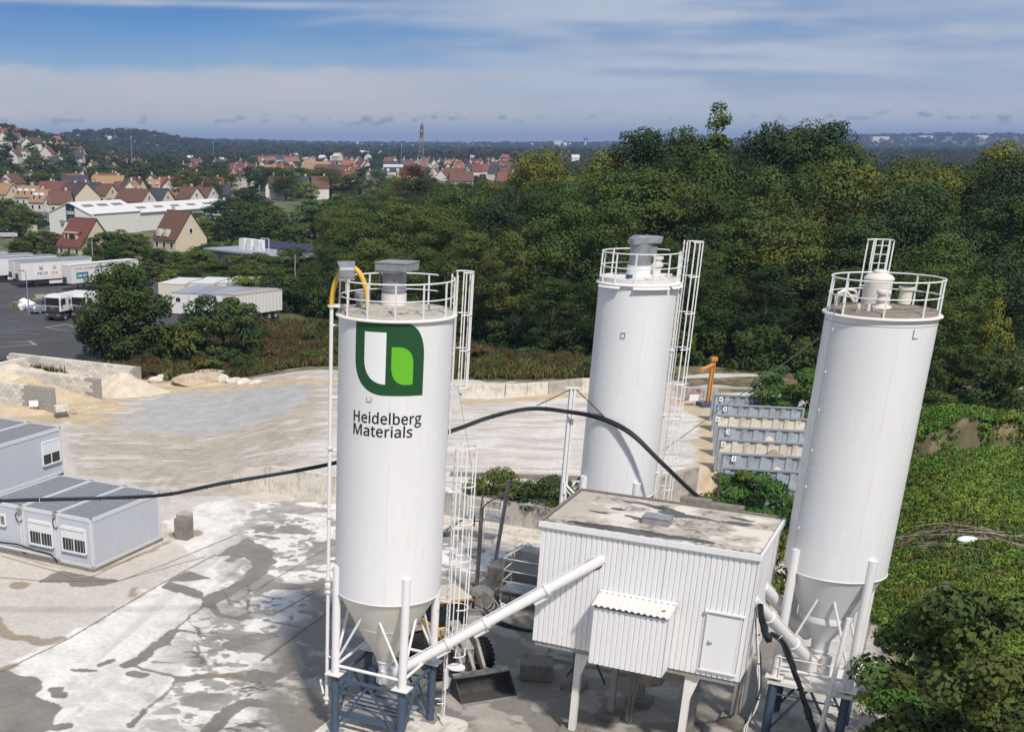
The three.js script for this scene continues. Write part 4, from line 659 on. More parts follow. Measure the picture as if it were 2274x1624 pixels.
// ------------------------------------------------------------------ overhead cables
function bundle(name, label, pts, n, spread, rad, mat) {
  const base = V(pts[0]).setY(0), t = thing(name, label, 'cable', base.toArray());
  const c = new THREE.CatmullRomCurve3(pts.map((p) => V(p).sub(base))), N = Math.ceil(c.getLength() / 0.5);
  for (let i = 0; i < n; i++) {
    const l = [], ph = R(0, 6.3), q = spread * (i ? R(0.5, 1) : 0.1);
    for (let k = 0; k <= N; k++) { const u = k / N, p = c.getPointAt(u), tg = c.getTangentAt(u), side = new THREE.Vector3().crossVectors(tg, new THREE.Vector3(0, 1, 0)).normalize(), up = new THREE.Vector3().crossVectors(side, tg); const a = ph + i * 2.4 + 1.4 * Math.sin(u * 7 + i) + 0.5 * Math.sin(u * 23 + 2 * i), e = q * (1 + 0.3 * Math.sin(u * 31 + i * 3)); l.push(p.addScaledVector(side, Math.cos(a) * e).addScaledVector(up, Math.sin(a) * e)); }
    mesh('cable', tube(l, rad * R(0.8, 1.25), N * 3, 6), i % 3 === 2 ? MT.cableBlue : mat, t);
  }
  const L = c.getLength(); for (let s = 0.6; s < L; s += R(1.0, 2.6)) { const u = s / L, p = c.getPointAt(u), tg = c.getTangentAt(u); mesh('cable_tie', rod(p.clone().addScaledVector(tg, -0.008), p.clone().addScaledVector(tg, 0.008), spread + rad * 1.1, 10), rnd() < 0.16 ? MT.whiteFlat : MT.cable, t); }
  return t;
}
reseed(77);
{
  const pz = -47.6, top = sight(1272, 862, pz);
  bundle('cable_bundle', 'thick black cable bundle slung over the yard behind the emblem silo', [[-22, 7.6, -46.9], [-16, 7.35, -46.7], [-12.4, 7.3, -46.6], [-8.4, 7.42, -46.5], [-5.2, 7.6, -46.5], [-2.9, 8.1, -46.3], sight(748, 1026, -46.2), sight(870, 985, -46.2), sight(996, 957, -46.2), sight(1090, 925, -46.6), sight(1180, 907, -46.9), sight(1262, 913, -47.2), sight(1330, 926, -46.6), sight(1400, 960, -45.6), sight(1470, 1027, -45.0), sight(1530, 1085, -44.7), sight(1582, 1128, -44.5)], 10, 0.066, 0.033, MT.cable);
  const p = thing('cable_post', 'slim white steel post carrying the cables beside the rear silo', 'post', [top[0], 0, pz]);
  mesh('post_shaft', [box(0.09, top[1], 0.24, -0.075, top[1] / 2, 0), box(0.09, top[1], 0.24, 0.075, top[1] / 2, 0), box(0.08, top[1], 0.1, 0, top[1] / 2, 0)], MT.white, p); mesh('post_cap', box(0.6, 0.04, 0.3, 0, top[1] + 0.02, 0), MT.whiteDusty, p);
  const wy = 7.15; mesh('stay_arm', [rod([0.1, wy + 0.55, 0.1], [1.0, wy - 0.35, 1.3], 0.05), rod([0.1, wy + 0.35, 0.1], [1.0, wy - 0.55, 1.3], 0.04), bar([0, wy + 0.7, 0.13], [0, wy + 0.2, 0.13], 0.1)], MT.white, p);
  const wire = (name, label, a, b, r = 0.014, m = MT.galvDull) => { const t = thing(name, label, 'wire', [a[0], 0, a[2]]); const o = V([a[0], 0, a[2]]); mesh('strand', rod(V(a).sub(o), V(b).sub(o), r, 6), m, t); return t; };
  wire('stay_wire', 'thin wire from cable post top down to the bundle near the emblem silo', [top[0], top[1], pz], sight(1192, 900, -46.95), 0.02, MT.cable); wire('stay_wire', 'thin wire from cable post top down past the rear silo', [top[0] + 0.1, top[1], pz], sight(1352, 935, -46.3), 0.02, MT.cable);
  wire('guy_wire', 'thin guy wire slanting from the bank silo towards the storage bays', sight(1820, 750, -40.2), sight(1455, 1012, -51), 0.016);
  wire('guy_wire', 'hair-thin wire hanging behind the emblem silo ladder', sight(1016, 850, -48), sight(1082, 1240, -48), 0.01);
  const pipe = thing('cable_inlet_pipe', 'short rusty gooseneck pipe at the roof end of the cables', 'pipe', [sight(1590, 1125, -44.3)[0], 0, -44.3]); mesh('gooseneck', [tube([[0, 6.9, 0], [0, 8.4, 0], [0, 8.75, 0], [-0.12, 8.9, 0], [-0.3, 8.9, 0]], 0.06, 24)], MT.rust, pipe);
  bundle('cable_bundle', 'black cable bundle hanging from the mixer house side down the bank silo leg', [plant(7.62, 0.9, 6.35), plant(7.85, 0.9, 5.6), plant(8.1, 0.85, 5.1), sight(1712, 1405, -37.6), sight(1735, 1418, -37.4), sight(1760, 1480, -37.2), sight(1790, 1570, -37.0), sight(1818, 1660, -36.8)], 8, 0.085, 0.042, MT.cable);
  bundle('hose_bundle', 'loose white hoses hanging down beside the mixer house corner', [plant(7.62, 0.7, 5.9), plant(7.9, 0.6, 4.6), plant(8.1, 0.5, 3.2), plant(7.9, 0.5, 1.8), plant(8.1, 0.4, 0.4)], 3, 0.06, 0.028, MT.whiteDusty);
}

// ------------------------------------------------------------------ walls of the upper yard
reseed(601);
{
  const w = thing('retaining_wall', 'weathered concrete retaining wall behind the silos holding up the storage yard', 'wall', plant(-10, 23.2), TURN);
  for (let i = 0, a = -18.5; a < 5.4; i++, a += 3) { const h = i === 0 ? 1.3 : 1.82; mesh('wall_panel', i === 0 ? prism([[0, -0.1], [2.98, -0.1], [2.98, 1.78], [1.2, 1.4], [0, 0.45]], 0.35).translate(a, 0, -0.05) : rbox(2.98, h + 0.1, 0.35 + 0.02 * (i % 2), a + 1.49, h / 2 - 0.05, -0.05, 0.02), i < 3 ? MT.concreteLight : MT.concrete, w); }
  mesh('wall_footing', [rbox(14, 0.5, 1.1, -2.0, 0.2, 0.55, 0.04), rbox(13, 0.16, 1.7, -1.6, 0.06, 1.6, 0.04)], MT.concreteLight, w);
  const q = [[15.5, -64.8], [26, -72.8]], dx = q[1][0] - q[0][0], dz = q[1][1] - q[0][1], L = Math.hypot(dx, dz);
  const w2 = thing('retaining_wall', 'short concrete retaining wall beside the first storage bay', 'wall', [q[0][0], 0, q[0][1]], Math.atan2(-dz, dx));
  for (let i = 0; i < 4; i++) mesh('wall_panel', rbox(L / 4 - 0.02, 2.0, 0.36, (i + 0.5) * L / 4, 0.9, 0.05, 0.02), MT.concrete, w2);
  // low curb on the edge of the storage yard, behind the bushes
  const e0 = ground(1000, 1052, 1.75), e1 = ground(1295, 1062, 1.75), c = thing('edge_curb', 'low grey concrete curb along the storage yard edge behind the bushes', 'curb', [e0[0], 1.6, e0[2]], Math.atan2(-(e1[2] - e0[2]), e1[0] - e0[0]));
  for (let i = 0; i < 6; i++) { const l = Math.hypot(e1[0] - e0[0], e1[2] - e0[2]) / 6; mesh('curb_stone', rbox(l - 0.02, 0.35, 0.25, (i + 0.5) * l, 0.12, 0, 0.03), MT.concreteDark, c); }
  // parapet round the far side
  const run = [[1025, 878], [1120, 880], [1215, 874], [1290, 866], [1400, 868], [1500, 880], [1545, 892], [1590, 890]].map(([u, v]) => ground(u, v, 1.65));
  const p = thing('parapet_wall', 'long pale concrete parapet closing the far side of the storage yard', 'wall', [run[0][0], 1.6, run[0][2]]);
  for (let i = 0; i + 1 < run.length; i++) {
    const a = run[i], b = run[i + 1], l = Math.hypot(b[0] - a[0], b[2] - a[2]), n = Math.max(1, Math.round(l / 2.6));
    for (let k = 0; k < n; k++) { const u = (k + 0.5) / n; const g = rbox(l / n - 0.03, 1.15, 0.3, 0, 0.5, 0, 0.02).rotateY(Math.atan2(-(b[2] - a[2]), b[0] - a[0])).translate(mix(a[0], b[0], u) - run[0][0], 0, mix(a[2], b[2], u) - run[0][2]); mesh('wall_panel', g, rnd() < 0.5 ? MT.concrete : MT.concreteLight, p); }
  }
  const sg = ground(1540, 884, 2.2), s = thing('notice_board', 'small white and red notice board on the far parapet', 'sign', [sg[0], 1.65, sg[2] + 0.3], 0.1);
  mesh('board', box(0.9, 0.7, 0.03, 0, 0.75, 0), MT.whiteFlat, s); mesh('board_band', box(0.9, 0.12, 0.02, 0, 1.02, 0.015), std({ color: lin(0.4, 0.05, 0.04) }), s); mesh('notice_post', [box(0.05, 1.1, 0.05, 0, 0.45, -0.04)], MT.galvDull, s);
}
// pad under silo 1
{
  const t = thing('silo_footing', 'raised concrete footing slab under the emblem silo', 'slab', [3.75, 0, -39.75], TURN);
  const s = new THREE.Shape(), r = 0.5; s.moveTo(-2.5, -2.6); s.lineTo(2.4, -2.6); s.lineTo(2.4, 1.9); s.quadraticCurveTo(2.4, 2.4, 1.9, 2.4); s.lineTo(-2.5, 2.4);
  mesh('slab', flat(new THREE.ExtrudeGeometry(s, { depth: 0.1, bevelEnabled: true, bevelSize: 0.02, bevelThickness: 0.02, bevelSegments: 1 }).rotateX(-Math.PI / 2)), MT.concreteLight, t);
  const t3 = thing('silo_footing', 'concrete footing slab under the bank silo', 'slab', [19.75, 0, -39.9], TURN); mesh('slab', rbox(4.2, 0.24, 4.2, 0, 0, 0, 0.03), MT.concrete, t3);
  const t2 = thing('silo_footing', 'concrete footing slab under the rear silo', 'slab', [13.7, 0, -47.55], TURN); mesh('slab', rbox(3.6, 0.24, 3.6, 0, 0, 0, 0.03), MT.concrete, t2);
}
// ------------------------------------------------------------------ concrete blocks and odd gear between silos and wall
function lump(w, h, d, r = 0.06, rough = 0.05, s = 1) {          // a worn cast block
  const g = new RoundedBoxGeometry(w, h, d, 4, r), p = g.attributes.position;
  for (let i = 0; i < p.count; i++) { const x = p.getX(i), y = p.getY(i), z = p.getZ(i), n = 1 + rough * (fbm(x * 2 + s * 7 + z, y * 2 + z * 2 + s, 3, 611) - 0.5) * 2; p.setXYZ(i, x * n, y * n, z * n); }
  g.computeVertexNormals(); return flat(g).translate(0, h / 2, 0);
}
function rock(w, h, d, s) {
  const g = new THREE.IcosahedronGeometry(0.5, 3), p = g.attributes.position;
  for (let i = 0; i < p.count; i++) { const v = new THREE.Vector3().fromBufferAttribute(p, i).normalize(); let k = 1; for (let q = 0; q < 7; q++) { const n = new THREE.Vector3(hash2(q, s, 1) - 0.5, hash2(q, s, 2) - 0.5, hash2(q, s, 3) - 0.5).normalize(); const c = 0.33 + 0.14 * hash2(q, s, 4), dd = v.dot(n); if (dd > 0) k = Math.min(k, c / (dd * 0.5) ); } k = Math.min(1, k) * (1 + 0.08 * (fbm(v.x * 4 + s, v.y * 4 + v.z * 3, 3, 621) - 0.5)); p.setXYZ(i, v.x * k * w * 0.55, v.y * k * h * 0.55, v.z * k * d * 0.55); }
  g.computeVertexNormals(); return flat(g).translate(0, h * 0.36, 0);
}
const block = (label, at, turn, w, h, d, m = MT.concrete, s = 1, group) => { const t = thing('concrete_block', label, 'block', at, turn, group); mesh('cast_block', lump(w, h, d, 0.07, 0.03, s), m, t); return t; };
block('big loose concrete block beneath the mixer house edge', ground(1190, 1500), TURN + 0.3, 1.35, 0.75, 1.2, MT.concreteDark, 2);
block('large stained concrete block under the steel stand', plant(-5.5, 13.9), TURN, 2.6, 1.35, 1.2, MT.concreteDark, 3);
block('pale concrete block standing before the retaining wall', plant(-5.4, 17.0), TURN, 2.2, 1.35, 1.0, MT.concrete, 4);
block('concrete block holding the rusty pole', plant(-6.6, 12.1), TURN, 1.6, 0.6, 1.0, MT.concreteDark, 5);
block('dark concrete cube right of the site office', plant(-25.0, 12.7), TURN + 0.05, 0.85, 1.25, 0.8, MT.concreteDark, 6);
block('second concrete cube tight against the site office wall', plant(-25.55, 13.6), TURN + 0.02, 0.7, 1.2, 0.8, MT.concrete, 7);
{
  const p = thing('rusty_pole', 'rusty steel pole with a bent arm and small floodlight', 'pole', plant(-6.8, 12.0), TURN);
  mesh('pole_shaft', [box(0.14, 4.3, 0.05, 0, 2.6, 0.07), box(0.14, 4.3, 0.05, 0, 2.6, -0.07), box(0.04, 4.3, 0.12, 0, 2.6, 0)], MT.rust, p); mesh('pole_tip', rod([-0.05, 4.6, 0], [0.03, 5.6, 0], 0.04), MT.rust, p);
  mesh('bent_arm', tube([[0.05, 4.2, 0], [0.06, 4.7, 0], [0.2, 4.95, 0], [1.3, 5.75, -0.3], [1.55, 5.95, -0.35]], 0.035, 32), MT.rust, p); mesh('cross_bar', rod([-0.45, 1.5, 0.12], [0.45, 1.55, 0.12], 0.03), MT.rust, p);
  mesh('floodlight', [box(0.1, 0.42, 0.3, -0.32, 4.05, 0.1, 0.3, 0.3), box(0.25, 0.05, 0.05, -0.18, 4.05, 0.05)], MT.darkSteel, p);
  const g = thing('grey_pole', 'grey pole leaning behind the rusty one', 'pole', plant(-7.3, 15.6), TURN); mesh('pole_shaft', rod([0, 0, 0], [0.45, 5.2, -0.2], 0.1, 14), MT.steel, g); mesh('pole_foot', lump(0.7, 0.3, 0.7), MT.concrete, g);
  const h = thing('hose_reel', 'steel hose reel with dark hoses hung over it', 'reel', plant(-6.35, 10.9), TURN + 0.3);
  mesh('reel_drum', [rod([0, 0.95, -0.15], [0, 0.95, 0.2], 0.17, 20), rod([0, 0.95, 0.2], [0, 0.95, 0.24], 0.27, 24), rod([0, 0.95, 0.24], [0, 0.95, 0.27], 0.1, 16)], MT.steel, h); mesh('reel_stand', [bar([-0.3, 0, 0], [0, 0.95, 0], 0.09), bar([0.3, 0, 0], [0, 0.95, 0], 0.09)], MT.steel, h);
  for (let i = 0; i < 5; i++) { const o = 0.12 * i; mesh('hose', tube([[-0.1, 1.0, 0.05], [-0.5 - o, 0.75, 0.15], [-0.7 - o * 0.8, 0.2, 0.3 + o], [-0.1, 0.06, 0.5 + o], [0.6 + o, 0.25, 0.45], [0.75, 0.7, 0.25], [0.1, 1.02, 0.1]], 0.035, 48), i % 2 ? MT.rubber : MT.steel, h); }
  const l = thing('water_hose', 'dark hoses trailing over the ground towards the mixer house', 'hose', plant(-6.0, 10.3, 0.02), TURN); for (let i = 0; i < 3; i++) mesh('hose', tube([[0.3, 0.4, 0.2], [1.2, 0.05, 0.5 + 0.2 * i], [2.6, 0.04, 0.9 + 0.1 * i], [4.2, 0.04, 0.75 - 0.1 * i], [6, 0.04, 1.3]], 0.035, 60), MT.rubber, l);
  const s = thing('steel_stand', 'light steel stand with handrails beside the mixer house', 'stand', plant(-4.6, 12.0), TURN);
  for (const [x, z] of [[-0.7, 0.6], [1.6, 0.6], [-0.7, -0.7], [1.6, -0.7]]) mesh('stand_post', bar([x, 0, z], [x, 2.6, z], 0.07), MT.steel, s);
  for (const y of [2.6, 2.0, 1.45]) mesh('handrail', [rod([-0.7, y, 0.6], [1.6, y, 0.6], 0.03), rod([-0.7, y, 0.6], [-0.7, y, -0.7], 0.03)], MT.whiteDusty, s); mesh('stand_deck', box(2.4, 0.08, 1.4, 0.45, 1.0, 0), MT.galvDull, s);
  mesh('rail_peak', [rod([-0.7, 2.6, 0.6], [0.2, 3.3, -0.1], 0.03), rod([0.9, 2.6, -0.7], [0.2, 3.3, -0.1], 0.03)], MT.whiteDusty, s); mesh('stand_steps', [0, 1, 2, 3, 4, 5].map((i) => box(0.7, 0.04, 0.22, 1.6 + i * 0.2, 0.95 - i * 0.16, 0.2)), MT.darkSteel, s);
  const sp = thing('stair_platform', 'small steel landing with rails behind the emblem silo ladder', 'platform', plant(-9.6, 20.5), TURN); mesh('landing_deck', box(2.2, 0.08, 1.2, 0, 1.6, 0), MT.galvDull, sp);
  for (const x of [-1, 0, 1]) mesh('landing_post', bar([x, 0, 0.5], [x, 2.7, 0.5], 0.06), MT.whiteDusty, sp); for (const y of [2.7, 2.2]) mesh('landing_rail', rod([-1.05, y, 0.5], [1.05, y, 0.5], 0.025), MT.whiteDusty, sp); mesh('stair_flight', [0, 1, 2, 3, 4, 5, 6].map((i) => box(0.25, 0.04, 0.9, -1.15 - i * 0.25, 1.5 - i * 0.21, 0)), MT.galvDull, sp);
}
// ------------------------------------------------------------------ wheel loader
{
  const yl = MT.yellow, dusty = std({ color: lin(0.42, 0.41, 0.39), map: T.concrete, roughness: 0.85 }), dk = std({ color: lin(0.07, 0.07, 0.068), map: T.concrete, roughness: 0.8 });
  const t = thing('wheel_loader', 'dusty yellow wheel loader parked behind the emblem silo, bucket down', 'loader', [6.75, 0, -46.4], 0.336);
  mesh('rear_body', [rbox(1.5, 0.95, 2.3, 0, 1.35, -1.9, 0.12, 3), rbox(1.7, 0.5, 0.5, 0, 0.95, -2.9, 0.1, 2)], yl, t); mesh('engine_hood', rbox(1.35, 0.5, 1.7, 0, 1.95, -2.0, 0.14, 3), dk, t); mesh('mudguard', [rbox(0.6, 0.1, 1.5, 0.95, 1.42, -1.5, 0.04, 2), rbox(0.6, 0.1, 1.5, -0.95, 1.42, -1.5, 0.04, 2)], dusty, t);
  const c = new THREE.Group(); c.name = 'cab'; t.add(c);
  mesh('cab_base', rbox(1.55, 0.7, 1.5, 0, 1.55, -0.35, 0.08, 2), yl, c); for (const [x, z] of [[-0.72, 0.3], [0.72, 0.3], [-0.72, -1.0], [0.72, -1.0]]) mesh('cab_pillar', bar([x, 1.8, z], [x * 0.95, 3.1, z * 0.9], 0.09), MT.darkSteel, c);
  mesh('windscreen', box(1.36, 1.2, 0.03, 0, 2.45, 0.29, 0, -0.03), MT.glass, c); mesh('side_window', box(0.03, 1.15, 1.2, 0.7, 2.45, -0.33), MT.glass, c); mesh('side_window', box(0.03, 1.15, 1.2, -0.7, 2.45, -0.33), MT.glass, c); mesh('rear_window', box(1.3, 1.1, 0.03, 0, 2.45, -0.95), MT.glass, c);
  mesh('cab_roof', [rbox(1.65, 0.14, 1.7, 0, 3.16, -0.35, 0.06, 2)], std({ color: lin(0.55, 0.50, 0.42), map: T.dust, roughness: 0.85 }), c); mesh('roof_edge', [box(1.68, 0.06, 1.73, 0, 3.09, -0.35)], MT.orange, c); mesh('work_lamp', [box(0.18, 0.12, 0.1, 0.6, 3.02, 0.5), box(0.18, 0.12, 0.1, -0.6, 3.02, 0.5)], MT.darkSteel, c); mesh('mirror', [box(0.04, 0.32, 0.2, 0.98, 2.75, 0.35), rod([0.72, 2.9, 0.3], [0.98, 2.85, 0.35], 0.02)], MT.darkSteel, c);
  mesh('front_frame', [rbox(0.8, 0.75, 1.5, 0, 1.1, 1.05, 0.1, 2), prism([[-0.75, 0], [0.75, 0], [0.85, 0.9], [0.55, 1.0], [-0.9, 0.3]], 0.5, 0.03).rotateY(Math.PI / 2).translate(0, 1.2, 1.1)], dusty, t);
  for (const s of [-1, 1]) {
    mesh('lift_arm', prism([[-0.2, 1.95], [0.05, 2.1], [0.9, 1.75], [1.75, 0.75], [1.95, 0.3], [1.65, 0.25], [1.45, 0.7], [0.75, 1.4], [0, 1.75]], 0.14, 0.015).rotateY(-Math.PI / 2).translate(s * 0.5, 0, 0.85), dusty, t);
    mesh('lift_cylinder', rod([s * 0.36, 0.9, 0.7], [s * 0.4, 1.5, 1.8], 0.07, 12), dk, t); mesh('head_lamp', [box(0.22, 0.2, 0.16, s * 0.72, 1.95, 0.95), bar([s * 0.72, 1.5, 0.9], [s * 0.72, 1.9, 0.95], 0.05)], dusty, t);
  }
  mesh('tilt_linkage', [bar([0, 2.0, 1.1], [0, 1.35, 2.0], 0.16, 0.14), bar([0, 1.35, 2.0], [0, 0.75, 2.55], 0.14, 0.12), rod([0, 1.5, 0.4], [0, 2.0, 1.1], 0.08, 12)], dusty, t);
  const b = new THREE.Group(); b.name = 'bucket'; b.position.set(0.05, 0, 3.3); t.add(b);
  const prof = [[0.62, 0.03], [-0.15, 0.05], [-0.42, 0.18], [-0.5, 0.42], [-0.4, 0.68], [-0.22, 0.84]], w2 = 1.24, shell = [], T2 = 0.05;
  for (let i = 0; i + 1 < prof.length; i++) { const [z0, y0] = prof[i], [z1, y1] = prof[i + 1]; shell.push(bar([0, y0, z0], [0, y1, z1], 2 * w2, T2)); }
  mesh('bucket_shell', shell, dk, b); for (const s of [-1, 1]) mesh('bucket_side', prism([[0.6, 0.02], [-0.15, 0.03], [-0.45, 0.16], [-0.53, 0.42], [-0.42, 0.7], [-0.24, 0.86], [-0.12, 0.82], [0.3, 0.36]], 0.05).rotateY(-Math.PI / 2).translate(s * w2, 0, 0), dk, b);
  mesh('spill_guard', [box(2 * w2 + 0.06, 0.1, 0.22, 0, 0.87, -0.28, 0, 0.5), ...[-0.8, -0.3, 0.3, 0.8].map((x) => box(0.16, 0.14, 0.12, x, 0.94, -0.32))], MT.deck, b); mesh('cutting_edge', box(2 * w2 + 0.06, 0.04, 0.2, 0, 0.03, 0.66), MT.galvDull, b);
  const wheel = (x, z) => {
    const w = new THREE.Group(); w.name = 'wheel'; w.position.set(x, 0.75, z); w.scale.setScalar(1.1); t.add(w);
    const ty = lathe([[0.36, -0.24], [0.6, -0.26], [0.67, -0.2], [0.68, 0], [0.67, 0.2], [0.6, 0.26], [0.36, 0.24]], 40).rotateZ(Math.PI / 2), lugs = [];
    for (let i = 0; i < 22; i++) for (const s of [-1, 1]) { const a = (i + (s > 0 ? 0.5 : 0)) / 22 * Math.PI * 2; lugs.push(box(0.26, 0.05, 0.075, s * 0.13, 0.685, 0, 0, 0, 0).rotateY(s * 0.35).rotateX(a)); }
    mesh('tyre', [ty, ...lugs], MT.rubber, w); mesh('rim', [lathe([[0.0, -0.1], [0.18, -0.12], [0.3, -0.2], [0.37, -0.22], [0.37, 0.22], [0.3, 0.2], [0.18, 0.12], [0, 0.1]], 28).rotateZ(Math.PI / 2)], dusty, w);
  };
  wheel(1.02, 1.2); wheel(-1.02, 1.2); wheel(1.02, -1.5); wheel(-1.02, -1.5);
}
// ------------------------------------------------------------------ site office cabins
{
  const W = 2.44, L = 6.06, H = 2.75, N = [-25.83, 5.61];
  const cabin = (i, lvl, label, wins, extra) => {
    const p = plant(N[0] - (i + 0.5) * W, N[1] + L / 2 + (lvl ? 0.45 : 0), 0.15 + lvl * (H + 0.03)), t = thing('office_cabin', label, 'cabin', p, TURN, 'stacked grey site office cabins'), hw = W / 2 - 0.015, hl = L / 2;
    mesh('wall_shell', [box(2 * hw - 0.06, H - 0.2, 2 * hl - 0.06, 0, H / 2, 0)], MT.office, t);
    for (const [x, z] of [[-1, 1], [1, 1], [1, -1], [-1, -1]]) mesh('corner_post', box(0.15, H, 0.15, x * (hw - 0.075), H / 2, z * (hl - 0.075)), MT.officeTrim, t);
    mesh('top_rail', [box(2 * hw, 0.2, 0.1, 0, H - 0.1, hl - 0.045), box(2 * hw, 0.2, 0.1, 0, H - 0.1, -hl + 0.045), box(0.1, 0.2, 2 * hl - 0.2, hw - 0.045, H - 0.1, 0), box(0.1, 0.2, 2 * hl - 0.2, -hw + 0.045, H - 0.1, 0)], MT.officeTrim, t);
    mesh('bottom_rail', [box(2 * hw - 0.02, 0.14, 0.08, 0, 0.07, hl - 0.04), box(0.08, 0.14, 2 * hl - 0.2, hw - 0.04, 0.07, 0)], MT.officeTrim, t);
    for (let k = 0; k < 5; k++) { if (k === 1 || k === 4) mesh('panel_joint', box(0.008, H - 0.4, 0.012, -hw + 0.2 + k * 0.5, H / 2, hl - 0.028), MT.office, t); }
    for (let k = 0; k < 5; k++) mesh('panel_joint', box(0.008, H - 0.4, 0.008, hw - 0.028, H / 2, -hl + 0.6 + k * 1.2), MT.office, t);
    const g = ribbed(2 * hw - 0.24, 2 * hl - 0.24, 0.25, 0.06).rotateX(-Math.PI / 2).translate(-hw + 0.12, H - 0.06, hl - 0.12); mesh('roof_sheet', g, MT.officeRoof, t);
    mesh('plinth', [box(2 * hw - 0.02, lvl ? 0.15 : 0.14, 2 * hl + (lvl ? -0.05 : 0.2), lvl ? 0 : 0.05, -0.075, 0)], lvl ? MT.darkSteel : MT.concreteDark, t);
    for (const wn of wins) {
      const [side, off, w, h, y, shut, bars] = wn, q = new THREE.Group(); q.name = 'window'; t.add(q); if (side === 'f') q.position.set(off, y, hl - 0.03); else { q.position.set(hw - 0.03, y, off); q.rotation.y = Math.PI / 2; }
      mesh('window_frame', [box(w, 0.06, 0.08, 0, h / 2, 0.03), box(w, 0.06, 0.1, 0, -h / 2, 0.04), box(0.06, h, 0.08, -w / 2, 0, 0.03), box(0.06, h, 0.08, w / 2, 0, 0.03), box(0.05, h * (1 - shut), 0.05, 0, -h * shut / 2, 0.03)], MT.shutter, q);
      for (const s of [-1, 1]) mesh('window_pane', box(w / 2 - 0.06, h * (1 - shut), 0.02, s * w / 4, -h * shut / 2, 0.015), MT.glass, q);
      if (shut) { const sl = []; const n = 8; for (let k = 0; k < n; k++) sl.push(box(w - 0.1, h * shut / n - 0.012, 0.03, 0, h / 2 - (k + 0.5) * h * shut / n, 0.03 + (k % 2) * 0.004)); mesh('roller_shutter', sl, MT.shutter, q); }
      if (bars) { for (let k = 0; k < 8; k++) mesh('window_bar', box(0.011, h + 0.12, 0.011, -w / 2 + (k + 0.5) * w / 8, -0.02, 0.13), MT.shutter, q); mesh('bar_rail', [box(w + 0.05, 0.03, 0.02, 0, h / 2 - 0.03, 0.145), box(w + 0.05, 0.03, 0.02, 0, -h / 2 - 0.02, 0.145)], MT.shutter, q); }
      mesh('window_sill', box(w + 0.12, 0.04, 0.14, 0, -h / 2 - 0.06, 0.06), MT.galvDull, q);
    }
    extra?.(t, hw, hl); return t;
  };
  cabin(0, 0, 'ground-floor grey office cabin with barred window, nearest the emblem silo', [['f', -0.05, 1.6, 1.35, 1.42, 0.47, 1]]);
  cabin(1, 0, 'ground-floor grey office cabin with barred window, second from the corner', [['f', 0.1, 1.6, 1.35, 1.42, 0.47, 1]], (t, hw, hl) => { mesh('cable_loop', tube([[hw, 2.5, hl], [hw - 0.1, 2.3, hl + 0.1], [hw + 0.02, 1.9, hl + 0.08], [hw + 0.2, 2.0, hl + 0.08]], 0.025), MT.cable, t); mesh('junction_box', box(0.2, 0.26, 0.12, hw - 0.02, 2.6, hl + 0.03), MT.steel, t); });
  cabin(2, 0, 'ground-floor grey office cabin with a small high window beside the bigger ones', [['f', -0.35, 0.75, 0.62, 1.75, 0, 1]], (t, hw, hl) => { mesh('cable_loop', tube([[hw - 0.15, 2.5, hl], [hw - 0.3, 2.2, hl + 0.1], [hw - 0.05, 1.85, hl + 0.1], [hw + 0.1, 2.0, hl + 0.05]], 0.025), MT.cable, t); mesh('junction_box', box(0.26, 0.3, 0.14, hw - 0.02, 2.5, hl + 0.05), MT.steel, t); });
  cabin(3, 0, 'ground-floor office cabin under the upper storey, cut by the picture edge', [['f', 0, 1.45, 1.3, 1.42, 0.5, 1]]);
  cabin(4, 0, 'outermost ground-floor office cabin', []);
  cabin(3, 1, 'upper-storey grey office cabin with a white shuttered window', [['s', -2.05, 1.5, 1.35, 1.45, 0.55, 0]]); cabin(4, 1, 'outermost upper-storey office cabin', []);
  const b = thing('cable_duct', 'white cable duct and black hose along the office cabin foot', 'duct', plant(N[0] - 3, N[1] - 0.12, 0), TURN);
  mesh('duct', [box(5.2, 0.09, 0.09, -2.2, 0.42, 0)], MT.whiteDusty, b); mesh('hose', tube([[-5, 0.75, 0], [-3.5, 0.62, 0.03], [-2.2, 0.7, 0.03], [-1, 0.58, 0.03], [0.2, 0.5, 0.03], [0.6, 0.2, 0.02]], 0.05, 60), MT.rubber, b);
  const d = thing('ground_hose', 'yellowish thin hose lying round the office corner', 'hose', plant(N[0], N[1] - 0.5, 0.02), TURN); mesh('hose', tube([[-6, 0.02, 0.1], [-3.4, 0.02, 0.35], [-1.8, 0.02, 0.5], [-0.2, 0.02, 0.75], [0.35, 0.02, 0.2], [0.4, 0.02, -1.5], [0.35, 0.02, -4]], 0.02, 60), std({ color: lin(0.4, 0.33, 0.16) }), d);
}
